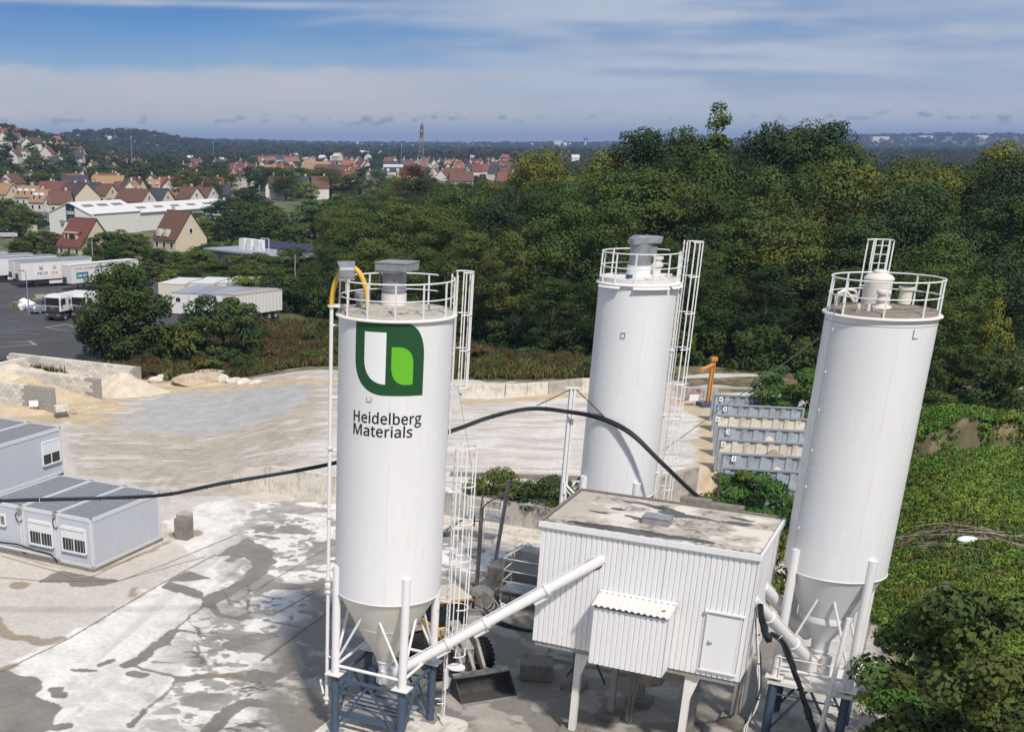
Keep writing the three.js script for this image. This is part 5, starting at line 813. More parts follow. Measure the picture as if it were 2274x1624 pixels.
// ------------------------------------------------------------------ block-built bays on the left
{
  const mats = [0, 1, 2, 3].map((i) => std({ color: lin(...[[0.80, 0.77, 0.71], [0.88, 0.85, 0.79], [0.68, 0.66, 0.61], [0.42, 0.41, 0.39]][i]), map: T.concrete, roughness: 0.93 }));
  const bl = rbox(0.588, 0.295, 0.58, 0, 0.15, 0, 0.018); boxUV(bl); const half = rbox(0.288, 0.295, 0.58, 0, 0.15, 0, 0.018); boxUV(half);
  const wall = (label, end, len, rows, dark) => {
    const t = thing('block_wall', label, 'wall', [end[0], 0, end[1]], TURN, 'block walls of the open bays');
    for (let r = 0; r < rows; r++) for (let i = 0; i < len / 0.6; i++) { const off = (r % 2) * 0.3, x = -0.3 - i * 0.6 - off; if (i === 0 && off) { const m = new THREE.Mesh(half, mats[dark ? 3 : 2]); m.name = 'block'; m.position.set(-0.15, r * 0.3, 0); t.add(m); }
      const m = new THREE.Mesh(bl, i < dark + (hash2(i, r, 9) > 0.6 ? 1 : 0) ? mats[3] : mats[Math.floor(hash2(i, r, 3) * 2.9)]); m.name = 'block'; m.position.set(x, r * 0.3 - 0.0, (hash2(i, r, 5) - 0.5) * 0.02); m.castShadow = m.receiveShadow = true; t.add(m); }
    return t;
  };
  wall('block wall nearest the office cabins, its end dark grey', [-20.0, -97.6], 13, 7, 4); wall('middle block wall with rough plaster at its foot', [-17.0, -103.3], 15, 6, 1); wall('farthest block wall beside the scrub', [-14.4, -110.9], 16, 5, 1);
  const back = plant(...(() => { const [a, b] = toPlant(-17, -103.3); return [a - 9, b]; })()); const bw = thing('block_wall', 'block wall closing the backs of the bays', 'wall', [back[0] - 4, 0, back[2] - 2], TURN + Math.PI / 2, 'block walls of the open bays');
  for (let r = 0; r < 6; r++) for (let i = 0; i < 20; i++) { const m = new THREE.Mesh(bl, mats[Math.floor(hash2(i, r, 13) * 2.9)]); m.name = 'block'; m.position.set(-6 + i * 0.6 + (r % 2) * 0.3, r * 0.3, 0); bw.add(m); }
}
function heap(label, at, rx, rz, h, mat, s, cat = 'heap', name = 'sand_heap', power = 1.2) {
  const t = thing(name, label, cat, at); const n = 40, m = 56, pos = [], idx = [];
  for (let j = 0; j <= n; j++) for (let i = 0; i <= m; i++) { const u = j / n, a = i / m * Math.PI * 2, wob = 1 + 0.25 * (fbm(Math.cos(a) * 1.5 + 5 + s, Math.sin(a) * 1.5 + s, 3, 641) - 0.5) * 2; const x = Math.cos(a) * u * rx * wob, z = Math.sin(a) * u * rz * wob; pos.push(x, h * Math.pow(1 - u, power) * (1 + 0.35 * (fbm(x * 0.9 + s, z * 0.9, 4, 643) - 0.5)) + (0.22 * (fbm(x * 2.2, z * 2.2 + s, 4, 645) - 0.5) + 0.09 * (vnoise(x * 7, z * 7, 647) - 0.5)) * (1 - u * u) - 0.03, z); }
  for (let j = 0; j < n; j++) for (let i = 0; i < m; i++) { const a = j * (m + 1) + i, b = a + 1, c = a + m + 1, d = c + 1; idx.push(a, b, c, b, d, c); }
  const g = new THREE.BufferGeometry(); g.setAttribute('position', new THREE.Float32BufferAttribute(pos, 3)); g.setIndex(idx); g.computeVertexNormals(); mesh('heap_surface', flat(g), mat, t); return t;
}
const SANDTEX = texture(512, (u, v) => { const n = fbm(u * 6, v * 6, 5, 653, 6), f = fbm(u * 70, v * 70, 2, 655, 70); const k = 0.7 + 0.35 * n + 0.3 * (f - 0.5); return [k, k * 0.97, k * 0.93]; }, 4, true);
const sandM = std({ color: lin(0.60, 0.50, 0.35), map: SANDTEX, roughness: 1, bumpMap: T.grain, bumpScale: 0.02 }), sandPale = std({ color: lin(0.68, 0.61, 0.49), map: SANDTEX, roughness: 1, bumpMap: T.grain, bumpScale: 0.02 }), gravelM = std({ color: lin(0.36, 0.31, 0.24), map: SANDTEX, roughness: 1, bumpMap: T.grain, bumpScale: 0.03 });
{
  heap('sand slope spilling out between the far block walls', [-15.6, 0, -107.0], 4.6, 3.3, 1.9, sandPale, 1); heap('yellow sand heap filling the middle bay', [-23.5, 0, -103.0], 7, 2.6, 2.2, sandM, 2); heap('pale sand heap at the back of the bays', [-26, 0, -109], 9, 4.5, 2.3, sandPale, 3);
  heap('low sand heap in front of the nearest block wall', [-25.5, 0, -97.6], 6, 2.0, 1.1, sandM, 4); heap('thin sand spread by the bay mouth', [-17.5, 0, -99.5], 4, 2.4, 0.35, sandM, 5); heap('pale sand bank along the rocks', [-9.5, 0, -110.2], 4.5, 1.2, 0.55, sandM, 6); heap('sand bank near the large boulder', [1.5, 0.35, -105.2], 5, 1.5, 0.5, sandM, 7);
  const s = thing('small_sign', 'small white plate leaning on the nearest block wall', 'sign', [-21.7, 0, -97.5], 0.2); mesh('plate', box(0.75, 0.5, 0.03, 0, 0.85, 0.1, 0, -0.2), MT.whiteFlat, s); mesh('stake', bar([0, 0, 0.2], [0, 0.8, 0.1], 0.05), MT.rust, s);
  block('white block pair lying by the block wall end, upper one', ground(136, 913, 0.55), 0.5, 1.15, 0.55, 0.7, MT.concreteLight, 11); block('white block lying on sand under another by the wall end', ground(136, 921), 0.35, 1.2, 0.55, 0.75, MT.concreteLight, 12);
  const rk = (label, u, v, w, h, d, s, turn = 0, m = MT.concreteLight, y = 0) => { const t = thing('boulder', label, 'rock', ground(u, v, y), turn, 'rocks along the yard edge'); mesh('stone', rock(w, h, d, s), m, t); };
  const ston = std({ color: lin(0.62, 0.52, 0.40), map: T.concrete, roughness: 0.95 });
  rk('long flat tan slab rock, biggest by the sand', 441, 852, 5.2, 1.3, 2.4, 1, 0.5, ston); rk('pale broken rock behind the flat slab', 462, 838, 3.0, 0.9, 1.6, 2, 0.1, ston); rk('white rounded block right of the slab rock', 489, 850, 1.6, 1.0, 1.2, 3); rk('white rock above the rounded block', 490, 838, 1.5, 0.8, 1.0, 4);
  rk('squared white rock, first of the row on the sand', 519, 852, 1.5, 0.8, 1.1, 5); rk('squared white rock, second of the row on the sand', 543, 858, 1.6, 0.9, 1.1, 6, 0.3); rk('squared white rock, third of the row on the sand', 571, 864, 1.7, 1.0, 1.2, 7, 0.1); rk('small white rock ending the row', 590, 866, 1.1, 0.6, 0.8, 8);
  rk('large tan boulder beside the emblem silo pipe', 706, 875, 3.4, 1.3, 1.7, 9, 0.2, ston, 0.5); rk('small white stone by the tan boulder', 674, 877, 0.7, 0.6, 0.6, 10, 0, MT.concreteLight, 0.4); rk('tan stone on top of the boulder', 690, 866, 1.2, 0.8, 0.8, 11, 0, ston, 0.5);
  rk('rubble stone at the sand slope foot', 158, 918, 0.9, 0.5, 0.7, 12, 0, ston); rk('pale rubble along the far block wall', 345, 848, 1.3, 0.6, 0.9, 13); rk('low white rubble before the scrub', 390, 838, 2.0, 0.5, 1.0, 14); rk('white rubble lump near the scrub', 362, 842, 1.2, 0.6, 0.9, 15);
}
// ------------------------------------------------------------------ steel storage bays with numbers
{
  const P = (x, y) => [1498.3 + x * 0.2392, 776.9 + y * 0.2392], Y = 3.65, base = 1.62;
  const TL = [[355, 410], [375, 498], [385, 595], [390, 705], [402, 822], [425, 950], [435, 1085]].map((q) => ground(...P(...q), Y)), ang = 0.245;
  const blue = std({ color: lin(0.46, 0.53, 0.61), map: T.concrete, roughness: 0.6 }), pale = std({ color: lin(0.86, 0.82, 0.73), map: T.concrete, roughness: 0.75 }), rail = std({ color: lin(0.30, 0.34, 0.38), map: T.dust, roughness: 0.6 });
  const names = ['6', '5', '4', '3', '2', '1', ''];
  TL.forEach((p, i) => {
    const deep = i === 6 ? 1.75 : 0, t = thing('bay_wall', i < 6 ? `corrugated steel bay wall carrying number plate ${names[i]}` : 'foremost corrugated steel bay wall behind the green shrub, no number', 'bay wall', [p[0], base - deep, p[2]], -ang, 'steel walls of the numbered storage bays');
    const h = Y - base + deep, L = 6.06, m = i === 2 || i === 4 ? pale : blue;
    mesh('corrugated_sheet', [ribbed(L - 0.1, h - 0.1, 0.72, 0.09, 0.3).translate(0.05, 0.02, -0.06), box(L - 0.14, h - 0.2, 0.02, L / 2, h / 2, -0.14)], m, t);
    mesh('top_beam', box(L, 0.1, 0.16, L / 2, h - 0.03, 0), rail, t); mesh('end_post', box(0.14, h, 0.22, 0.05, h / 2 - 0.02, 0), rail, t); mesh('end_post', box(0.14, h, 0.22, L - 0.05, h / 2 - 0.02, 0), rail, t);
    if (i < 6) {
      const c = document.createElement('canvas'); c.width = 64; c.height = 96; const x = c.getContext('2d'); x.fillStyle = '#f4f4f2'; x.fillRect(0, 0, 64, 96); x.fillStyle = '#101010'; x.font = 'bold 76px sans-serif'; x.textAlign = 'center'; x.fillText(names[i], 32, 76);
      const tx = new THREE.CanvasTexture(c); tx.colorSpace = THREE.SRGBColorSpace; const g = new THREE.PlaneGeometry(0.24, 0.34); const off = [0.62, 0.72, 0.12, 0.75, 0.35, 0.8][i];
      mesh('number_plate', g.translate(off, h - 0.3, 0.13), std({ map: tx, roughness: 0.6 }), t, false);
    }
  });
  const mid = (i, a, h, rx, rz, label, m) => { const p = TL[i], q = TL[i + 1], x = mix(p[0], q[0], 0.45) + Math.cos(ang) * a, z = mix(p[2], q[2], 0.45) + Math.sin(ang) * a; heap(label, [x, base, z], rx, rz, h, m, i + 20, 'heap', 'gravel_heap'); };
  mid(0, 4.2, 1.8, 2.0, 1.6, 'brown gravel heap in the bay behind plate five', gravelM); mid(1, 4, 1.5, 2.2, 1.5, 'gravel heap in the bay behind plate four', gravelM); mid(2, 3.6, 1.6, 2.4, 1.6, 'gravel heap in the bay behind plate three', gravelM); mid(3, 3.2, 2.0, 2.3, 1.6, 'pale gravel heap in the bay behind plate two', sandPale); mid(4, 3.2, 2.1, 2.6, 1.7, 'gravel heap in the bay behind plate one', gravelM); mid(5, 3.2, 1.7, 2.4, 1.5, 'pale gravel heap in the foremost bay', sandPale);
  mid(0, 1.2, 0.6, 2.2, 1.2, 'low sand spread at the mouth of the rearmost bay', sandM);
  const c = ground(1571, 901, 1.65), t = thing('jib_crane', 'orange jib crane column beside the rearmost storage bay', 'crane', c, 0.1); t.scale.setScalar(0.9);
  mesh('column', [box(0.06, 4.0, 0.34, -0.12, 2.2, 0), box(0.06, 4.0, 0.34, 0.12, 2.2, 0), box(0.22, 4.0, 0.06, 0, 2.2, 0)], MT.orange, t); mesh('jib_arm', [bar([0.15, 3.7, 0], [-1.35, 3.3, 0.7], 0.2, 0.26), box(0.26, 0.3, 0.26, -1.3, 3.3, 0.68, 0.5)], MT.orange, t); mesh('column_head', box(0.5, 0.3, 0.5, 0.02, 4.15, 0), MT.orange, t);
  mesh('base_frame', [box(1.6, 0.5, 1.3, 0, 0.1, 0)], MT.blue, t); for (const [x, z] of [[-0.75, 0.6], [0.75, 0.6], [-0.75, -0.6], [0.75, -0.6]]) mesh('guard_post', bar([x, 0.3, z], [x, 1.4, z], 0.05), MT.galvDull, t); for (const y of [1.4, 0.9]) mesh('guard_rail', [rod([-0.75, y, 0.6], [0.75, y, 0.6], 0.025), rod([-0.75, y, 0.6], [-0.75, y, -0.6], 0.025)], MT.galvDull, t);
}

// ------------------------------------------------------------------ plants
// crown: leaf-sized faces spread over many clumps; colours vary from clump to clump and leaf to leaf
function crownGeo(s, o) {
  reseed(s);
  const { clumps, leaves, leaf, rx, ry, y, cr, hue = 0.2, top = 1, long = 1.6, low = -0.6, inner = 0.12, droop = 0 } = o;
  const C = [];
  for (let i = 0; i < clumps; i++) {
    const a = R(0, 6.283), h = R(low, 1), w = Math.sqrt(Math.max(0, 1 - Math.pow(Math.abs(h), 2.2))) * (h > 0 ? top : 1), q = Math.pow(rnd(), 0.42);
    C.push([Math.cos(a) * rx * w * q, y + h * ry * (0.88 + 0.24 * rnd()), Math.sin(a) * rx * w * q, cr * R(0.65, 1.35), R(-1, 1), R(-1, 1)]);
  }
  const pos = new Float32Array(leaves * 12), nor = new Float32Array(leaves * 12), col = new Float32Array(leaves * 12), idx = [];
  const n = new THREE.Vector3(), u = new THREE.Vector3(), v = new THREE.Vector3(), c = new THREE.Vector3(), d = new THREE.Vector3();
  for (let i = 0; i < leaves; i++) {
    const k = C[i % clumps];
    d.set(R(-1, 1), R(-0.75, 1), R(-1, 1)).normalize();
    const out = rnd() < inner ? R(0.2, 0.8) : R(0.78, 1.1); c.set(k[0] + d.x * k[3] * out, k[1] + d.y * k[3] * 0.8 * out, k[2] + d.z * k[3] * out);
    n.copy(d).multiplyScalar(1.0).add(u.set(R(-1, 1), R(-0.6, 1.1), R(-1, 1)).multiplyScalar(0.62)).normalize();
    u.set(R(-1, 1), R(-1, 1) - droop, R(-1, 1)).cross(n).normalize(); if (droop) { u.set(R(-0.5, 0.5), -1, R(-0.5, 0.5)); u.addScaledVector(n, -u.dot(n)).normalize(); } v.crossVectors(n, u);
    const L = leaf * R(0.6, 1.4), W = L / long;
    const q = [[u, L * 0.5], [v, W * 0.5], [u, -L * 0.5], [v, -W * 0.5]];
    const g = 1 + hue * (0.75 * k[4] + 0.32 * R(-1, 1)), y2 = 1 + 0.15 * k[5] + 0.07 * R(-1, 1);
    for (let m = 0; m < 4; m++) { const o2 = (i * 4 + m) * 3, [ax, l] = q[m]; const bend = m % 2 ? 0.18 * W : 0; pos[o2] = c.x + ax.x * l - n.x * bend; pos[o2 + 1] = c.y + ax.y * l - n.y * bend; pos[o2 + 2] = c.z + ax.z * l - n.z * bend; nor[o2] = n.x; nor[o2 + 1] = n.y; nor[o2 + 2] = n.z; col[o2] = g * y2; col[o2 + 1] = g; col[o2 + 2] = g * (2 - y2) * 0.95; }
    const b = i * 4; idx.push(b, b + 1, b + 2, b, b + 2, b + 3);
  }
  const g = new THREE.BufferGeometry(); g.setAttribute('position', new THREE.BufferAttribute(pos, 3)); g.setAttribute('normal', new THREE.BufferAttribute(nor, 3)); g.setAttribute('color', new THREE.BufferAttribute(col, 3)); g.setIndex(idx); return g;
}
function trunkGeo(s, h, r, limbs) {
  reseed(s + 900); const g = [rod([0, -0.3, 0], [R(-0.2, 0.2), h * 0.55, R(-0.2, 0.2)], r, 9, r * 0.6)];
  for (let i = 0; i < limbs; i++) { const a = i * 2.4 + R(-0.4, 0.4), y = h * R(0.25, 0.5), l = h * R(0.25, 0.45); g.push(rod([0, y, 0], [Math.cos(a) * l * 0.7, y + l * 0.8, Math.sin(a) * l * 0.7], r * 0.42, 6, r * 0.12)); }
  g.push(rod([0, h * 0.5, 0], [R(-0.4, 0.4), h * 0.92, R(-0.4, 0.4)], r * 0.6, 7, r * 0.1)); return merge(g);
}
const bark = std({ color: lin(0.12, 0.10, 0.08), map: T.concrete, roughness: 1 }), barkPale = std({ color: lin(0.36, 0.33, 0.28), map: T.concrete, roughness: 1 });
const leafMat = (r, g, b, extra = {}) => new THREE.MeshPhysicalMaterial({ color: lin(r, g, b), vertexColors: true, roughness: 0.8, specularIntensity: 0.35, side: THREE.DoubleSide, ...extra });
const LM = {
  dark: leafMat(0.043, 0.071, 0.018), mid: leafMat(0.066, 0.102, 0.022), olive: leafMat(0.092, 0.115, 0.026), deep: leafMat(0.030, 0.054, 0.018), blueGreen: leafMat(0.046, 0.078, 0.025), yellow: leafMat(0.135, 0.150, 0.022), lime: leafMat(0.13, 0.175, 0.028), mapleGreen: leafMat(0.066, 0.092, 0.025), rustRed: leafMat(0.085, 0.050, 0.022), bright: leafMat(0.055, 0.115, 0.022), brown: leafMat(0.105, 0.072, 0.034), silver: leafMat(0.11, 0.125, 0.085), fir: leafMat(0.038, 0.056, 0.042),
};
// kinds: geometry is shared by every tree of a kind; height 1 unit = metres below
const KIND = {};
function kind(name, s, o) { const cg = crownGeo(s, o); cg.computeBoundingBox(); KIND[name] = { h: cg.boundingBox.max.y, w: o.w ?? o.rx * 2, crown: cg, trunk: o.noTrunk ? null : trunkGeo(s, o.h, o.tr ?? 0.28, o.limbs ?? 5), pale: o.pale }; }
for (let i = 0; i < 4; i++) kind('oak' + i, 1000 + i, { h: 18, rx: 4.4, ry: 7.2, y: 10.6, clumps: 70, leaves: 21000, leaf: 0.25, cr: 1.55, low: -0.95 });
for (let i = 0; i < 2; i++) kind('tall' + i, 1100 + i, { h: 20, rx: 3.6, ry: 8.5, y: 11.4, clumps: 68, leaves: 17000, leaf: 0.245, cr: 1.25, low: -0.9, top: 0.85 });
kind('ash', 1200, { h: 9, rx: 3.6, ry: 3.9, y: 5.0, clumps: 46, leaves: 14000, leaf: 0.38, cr: 1.05, long: 2.6, low: -1, droop: 1, tr: 0.14 });
kind('bigdark', 1210, { h: 11.5, rx: 4.2, ry: 5.4, y: 5.7, clumps: 90, leaves: 26000, leaf: 0.32, cr: 1.25, low: -1, tr: 0.3 });
kind('maple', 1220, { h: 8.6, rx: 3.0, ry: 3.4, y: 4.9, clumps: 70, leaves: 21000, leaf: 0.19, long: 1.2, cr: 0.6, low: -1, tr: 0.14, hue: 0.3 });
for (let i = 0; i < 3; i++) kind('mid' + i, 1300 + i, { h: 10, rx: 3.1, ry: 4.1, y: 5.6, clumps: 44, leaves: 5200, leaf: 0.38, cr: 1.1, low: -1 });
kind('poplar', 1400, { h: 26, rx: 1.7, ry: 11, y: 14, clumps: 60, leaves: 6000, leaf: 0.34, cr: 0.85, low: -1, top: 0.7 });
kind('conifer', 1410, { h: 14, rx: 2.6, ry: 6.8, y: 7, clumps: 44, leaves: 3200, leaf: 0.4, cr: 0.9, low: -1, top: 0.45, droop: 0.8 });
for (let i = 0; i < 2; i++) kind('bush' + i, 1500 + i, { h: 2.6, rx: 1.7, ry: 1.15, y: 1.15, clumps: 26, leaves: 2600, leaf: 0.24, cr: 0.55, low: -1, noTrunk: true, long: 2 });
kind('willowy', 1510, { h: 2.8, rx: 1.9, ry: 1.3, y: 1.3, clumps: 34, leaves: 5200, leaf: 0.26, cr: 0.6, low: -1, noTrunk: true, long: 3.6, droop: 0.4 });
kind('weedy', 1520, { h: 2.2, rx: 2.3, ry: 1.0, y: 0.95, clumps: 40, leaves: 4200, leaf: 0.2, cr: 0.5, low: -1, noTrunk: true, long: 4, hue: 0.4 });
for (let i = 0; i < 2; i++) kind('far' + i, 1600 + i, { h: 12, rx: 4.4, ry: 5.2, y: 6.4, clumps: 26, leaves: 620, leaf: 1.25, cr: 1.7, low: -1, long: 1.3 });
const protos = new Map();
function plantTree(kd, mt, name, label, cat, at, h, w, group, turn = R(0, 6.28)) {
  const key = kd + mt; const K = KIND[kd]; let o;
  if (!protos.has(key)) { o = new THREE.Group(); const c = new THREE.Mesh(K.crown, LM[mt]); c.name = K.trunk ? 'crown' : 'foliage'; c.castShadow = c.receiveShadow = true; o.add(c); if (K.trunk) { const t = new THREE.Mesh(K.trunk, K.pale ? barkPale : bark); t.name = 'trunk'; t.castShadow = true; o.add(t); } protos.set(key, o); }
  o = protos.get(key).clone(); o.userData = {}; o.name = numbered(name); o.position.set(at[0], at[1], at[2]); o.rotation.y = turn; o.scale.set(w / K.w, h / K.h, w / K.w); scene.add(o); return tag(o, label, cat, group);
}
// ------------------------------------------------------------------ the wood behind the storage yard
const ENV = [[430, 470], [520, 458], [600, 442], [700, 432], [800, 426], [880, 420], [960, 410], [1050, 395], [1130, 388], [1160, 372], [1215, 368], [1270, 372], [1390, 365], [1405, 318], [1440, 296], [1500, 290], [1560, 300], [1640, 312], [1660, 302], [1700, 278], [1790, 272], [1850, 276], [1890, 310], [1920, 334], [2000, 350], [2060, 346], [2130, 350], [2180, 340], [2250, 318], [2330, 322]];
const env = (u) => { if (u <= ENV[0][0]) return ENV[0][1]; for (let i = 1; i < ENV.length; i++) if (u <= ENV[i][0]) { const [a, b] = ENV[i - 1], [c, d] = ENV[i]; return mix(b, d, (u - a) / (c - a)); } return 322; };
const project = (x, y, z) => { const yy = y - EYE, dz = -(SP * yy + CP * z), yc = CP * yy - SP * z; return [CX + FOCAL * x / dz, CY - FOCAL * yc / dz]; };
{
  reseed(71);
  const edge = [[-22, -215], [-6, -178], [8, -158], [20, -138], [30, -122], [42, -113], [52, -106], [62, -100], [78, -92], [96, -84]];
  const plan = [];
  for (let row = 0; row < 8; row++) for (let i = 0; i + 1 < edge.length; i++) {
    const [x0, z0] = edge[i], [x1, z1] = edge[i + 1], l = Math.hypot(x1 - x0, z1 - z0), n = Math.max(1, Math.round(l / (6.2 + row * 0.35)));
    const nx = -(z1 - z0) / l * -1, nz = (x1 - x0) / l * -1; // pointing away
    for (let k = 0; k < n; k++) { const u = (k + 0.5 + R(-0.3, 0.3)) / n, dd = row * 7.6 + R(-2, 2) + row * row * 0.7; plan.push([mix(x0, x1, u) - nx * 0 + (z1 - z0) / l * dd * -1 * -1, mix(z0, z1, u) - Math.abs(x1 - x0) / l * dd, row]); }
  }
  const tints = ['dark', 'mid', 'olive', 'deep', 'dark', 'mid', 'blueGreen', 'mid', 'olive', 'dark', 'olive'];
  const look = { dark: 'dark green', mid: 'mid green', olive: 'olive green', deep: 'very dark green', blueGreen: 'bluish green', yellow: 'yellow-green' };
  let count = 0;
  for (const [x, z, row] of plan) {
    const y0 = landH(x, z), [u] = project(x, 15, z); if (u < 440 || u > 2420 || (u < 735 && z > -238)) continue;
    const vmin = env(u), cap = sight(u, vmin + (row < 3 ? 20 : 4), z)[1] - y0;
    let h = (row === 0 ? R(8.5, 13) : row === 1 ? R(12, 17) : R(15, 19) + row * 0.9); h = Math.min(h, cap * R(0.92, 1)); if (h < 6.5) continue;
    const tall = rnd() < 0.25, kd = tall ? 'tall' + Math.floor(rnd() * 2) : 'oak' + Math.floor(rnd() * 4); let mt = pick(tints); if (u > 1890 && row > 2 && rnd() < 0.55) mt = rnd() < 0.5 ? 'yellow' : 'olive';
    const w = (tall ? R(6, 8.5) : R(7.5, 11)) * clamp(h / 15, 0.75, 1.15);
    const part = u < 720 ? 'at its end near the trailers' : u < 1300 ? 'behind the emblem silo' : u < 1800 ? 'behind the rear silo' : 'beyond the green bank', dep = row < 2 ? 'edge of the wood' : row < 5 ? 'middle of the wood' : 'far side of the wood';
    plantTree(kd, mt, 'broadleaf_tree', `${h < 11 ? 'low' : h < 16 ? 'middling' : 'high'} ${look[mt]} ${tall ? 'slender' : 'broad'} tree, ${dep} ${part}`, 'tree', [x, y0 - 0.2, z], h, w, `${h < 11 ? 'low' : h < 16 ? 'middling' : 'high'} ${look[mt]} ${tall ? 'slender' : 'broad'} trees, ${dep} ${part}`); count++;
  }
  // single trees that stand out
  const one = (kd, mt, name, label, u, vtop, z, w, vb) => { const p = sight(u, vtop, z), y0 = landH(p[0], z) - 0.2; return plantTree(kd, mt, name, label, 'tree', [p[0], y0, z], p[1] - y0, w); };
  one('poplar', 'mid', 'poplar_tree', 'tall thin poplar tip rising above the whole wood', 1603, 222, -148, 4.0);
  one('oak0', 'yellow', 'broadleaf_tree', 'yellow-green rounded tree on the skyline behind the emblem silo', 1212, 322, -178, 10.5); one('oak2', 'yellow', 'broadleaf_tree', 'second yellow-green tree on the skyline, beside the dark oaks', 1345, 328, -186, 11); one('oak1', 'yellow', 'broadleaf_tree', 'small yellow-green tree between the two skyline trees', 1175, 352, -182, 7);
  one('oak3', 'deep', 'broadleaf_tree', 'high dark oak on the skyline, first of the group', 1440, 278, -160, 11.5); one('oak1', 'dark', 'broadleaf_tree', 'high dark oak on the skyline, second of the group', 1530, 274, -158, 12); one('oak2', 'deep', 'broadleaf_tree', 'high dark oak crown left of the bank silo top', 1715, 266, -150, 11); one('oak0', 'dark', 'broadleaf_tree', 'high dark oak crown above the bank silo top', 1790, 261, -152, 12); one('tall0', 'deep', 'broadleaf_tree', 'high dark oak crown, last of the skyline group', 1855, 264, -150, 10);
  one('oak3', 'rustRed', 'copper_beech', 'rusty brown tree among the green ones in the town', 922, 362, -300, 9.5); one('tall1', 'deep', 'broadleaf_tree', 'dark tree just below the rusty brown one', 925, 395, -270, 10);
  one('oak1', 'yellow', 'broadleaf_tree', 'yellowish tree at the far edge of the picture beyond the bank', 2240, 306, -170, 12); one('oak0', 'olive', 'broadleaf_tree', 'olive tree standing out over the wood beyond the bank', 2040, 338, -190, 11);
  one('ash', 'bright', 'young_ash', 'bright green young tree behind the last storage bay', 1780, 812, -86, 5.5); one('ash', 'bright', 'young_ash', 'bright green shrub in front of the numbered storage bays', 1678, 1048, -62.5, 6.0);
  one('mid1', 'yellow', 'yellow_shrub', 'yellow-leaved young tree in the dark wood edge beyond the bank', 2222, 660, -104, 3.2);
  // yard-side trees on the left
  one('bigdark', 'dark', 'broadleaf_tree', 'big dark round tree between the car park and the sand bays', 268, 577, -123, 9.2); one('ash', 'blueGreen', 'broadleaf_tree', 'feathery green tree before the long white container', 495, 655, -121, 9.0); one('bush1', 'olive', 'shrub', 'grey-green shrub left of the feathery tree', 422, 716, -120.5, 5.2); one('ash', 'mid', 'shrub', 'low leafy shrub touching the big dark tree', 388, 716, -123, 5.4);
  plantTree('maple', 'mapleGreen', 'maple_tree', 'leafy maple in the corner before the bank silo', 'tree', [20.9, 0.2, -32.4], 8.5, 6.0, null, 0.6);
}
// dark undergrowth at the foot of the wood
{ reseed(76); const edge = [[-4, -166], [8, -152], [20, -134], [30, -118.5], [42, -109.5], [52, -102.5], [62, -97], [74, -90], [86, -84]];
  for (let i = 0; i + 1 < edge.length; i++) { const [x0, z0] = edge[i], [x1, z1] = edge[i + 1], l = Math.hypot(x1 - x0, z1 - z0), n = Math.round(l / 1.9); for (let k = 0; k < n; k++) { const u = (k + rnd()) / n, x = mix(x0, x1, u) + R(-1, 1), z = mix(z0, z1, u) - R(-0.5, 4.5), mt = pick(['dark', 'deep', 'dark', 'mid']), where = x < 20 ? 'behind the scrub' : x < 42 ? 'behind the parapet' : 'behind the bank'; plantTree(pick(['bush0', 'bush1']), mt, 'undergrowth_bush', `${{ dark: 'dark green', deep: 'very dark', mid: 'mid green' }[mt]} undergrowth bush at the foot of the wood ${where}`, 'bush', [x, landH(x, z) - 0.2, z], R(2.6, 5), R(3, 5), `${mt} undergrowth ${where}`); } } }
// young growth round the maple
{ reseed(75); const g = (kd, mt, label, x, z, h, w) => plantTree(kd, mt, 'bush', label, 'bush', [x, landH(x, z) - 0.1, z], h, w); g('bush0', 'mid', 'leafy bush at the foot of the maple', 22.5, -34.5, 3.2, 4.2); g('bush1', 'bright', 'bright bush between maple and bank silo', 22.6, -38.4, 2.2, 3.2); g('willowy', 'lime', 'yellowish bush on the bank foot behind the bank silo', 23.6, -42.5, 1.8, 3.0); g('bush1', 'mid', 'bush at the picture edge beside the maple', 24.8, -35.5, 2.6, 3.6); g('bush0', 'olive', 'olive bush low on the bank', 25.6, -39.5, 1.6, 2.8); }
// bushes on the retaining wall and by the rear silo
{
  reseed(72);
  const bs = (kd, mt, label, a, b, y, h, w, cat = 'bush') => plantTree(kd, mt, 'bush', label, cat, plant(a, b, y), h, w);
  bs('willowy', 'olive', 'yellow-green willow-leaved bush on the retaining wall by the emblem silo', -10.4, 24.6, 1.2, 2.2, 3.8); bs('willowy', 'dark', 'dark bush in the middle of the retaining wall top', -7.4, 25.0, 1.2, 2.0, 4.2); bs('bush0', 'deep', 'dark bush right behind the cable post', -4.6, 25.6, 1.2, 2.3, 3.6); bs('willowy', 'mid', 'tall loose bush beside the rear silo', -3.6, 26.4, 1.2, 2.9, 3.0); bs('bush1', 'dark', 'small dark bush hanging over the wall', -6.0, 23.9, 0.9, 1.4, 3.2); bs('bush0', 'deep', 'low dark bush at the left of the row', -8.9, 24.4, 1.1, 1.5, 3.0); bs('willowy', 'mid', 'bush below the rear silo ladder', 4.5, 17.5, 0, 4.2, 3.0);
  bs('bush1', 'olive', 'bush between rear silo ladder and short wall', 5.6, 20.5, 0, 3.4, 3.6);
}
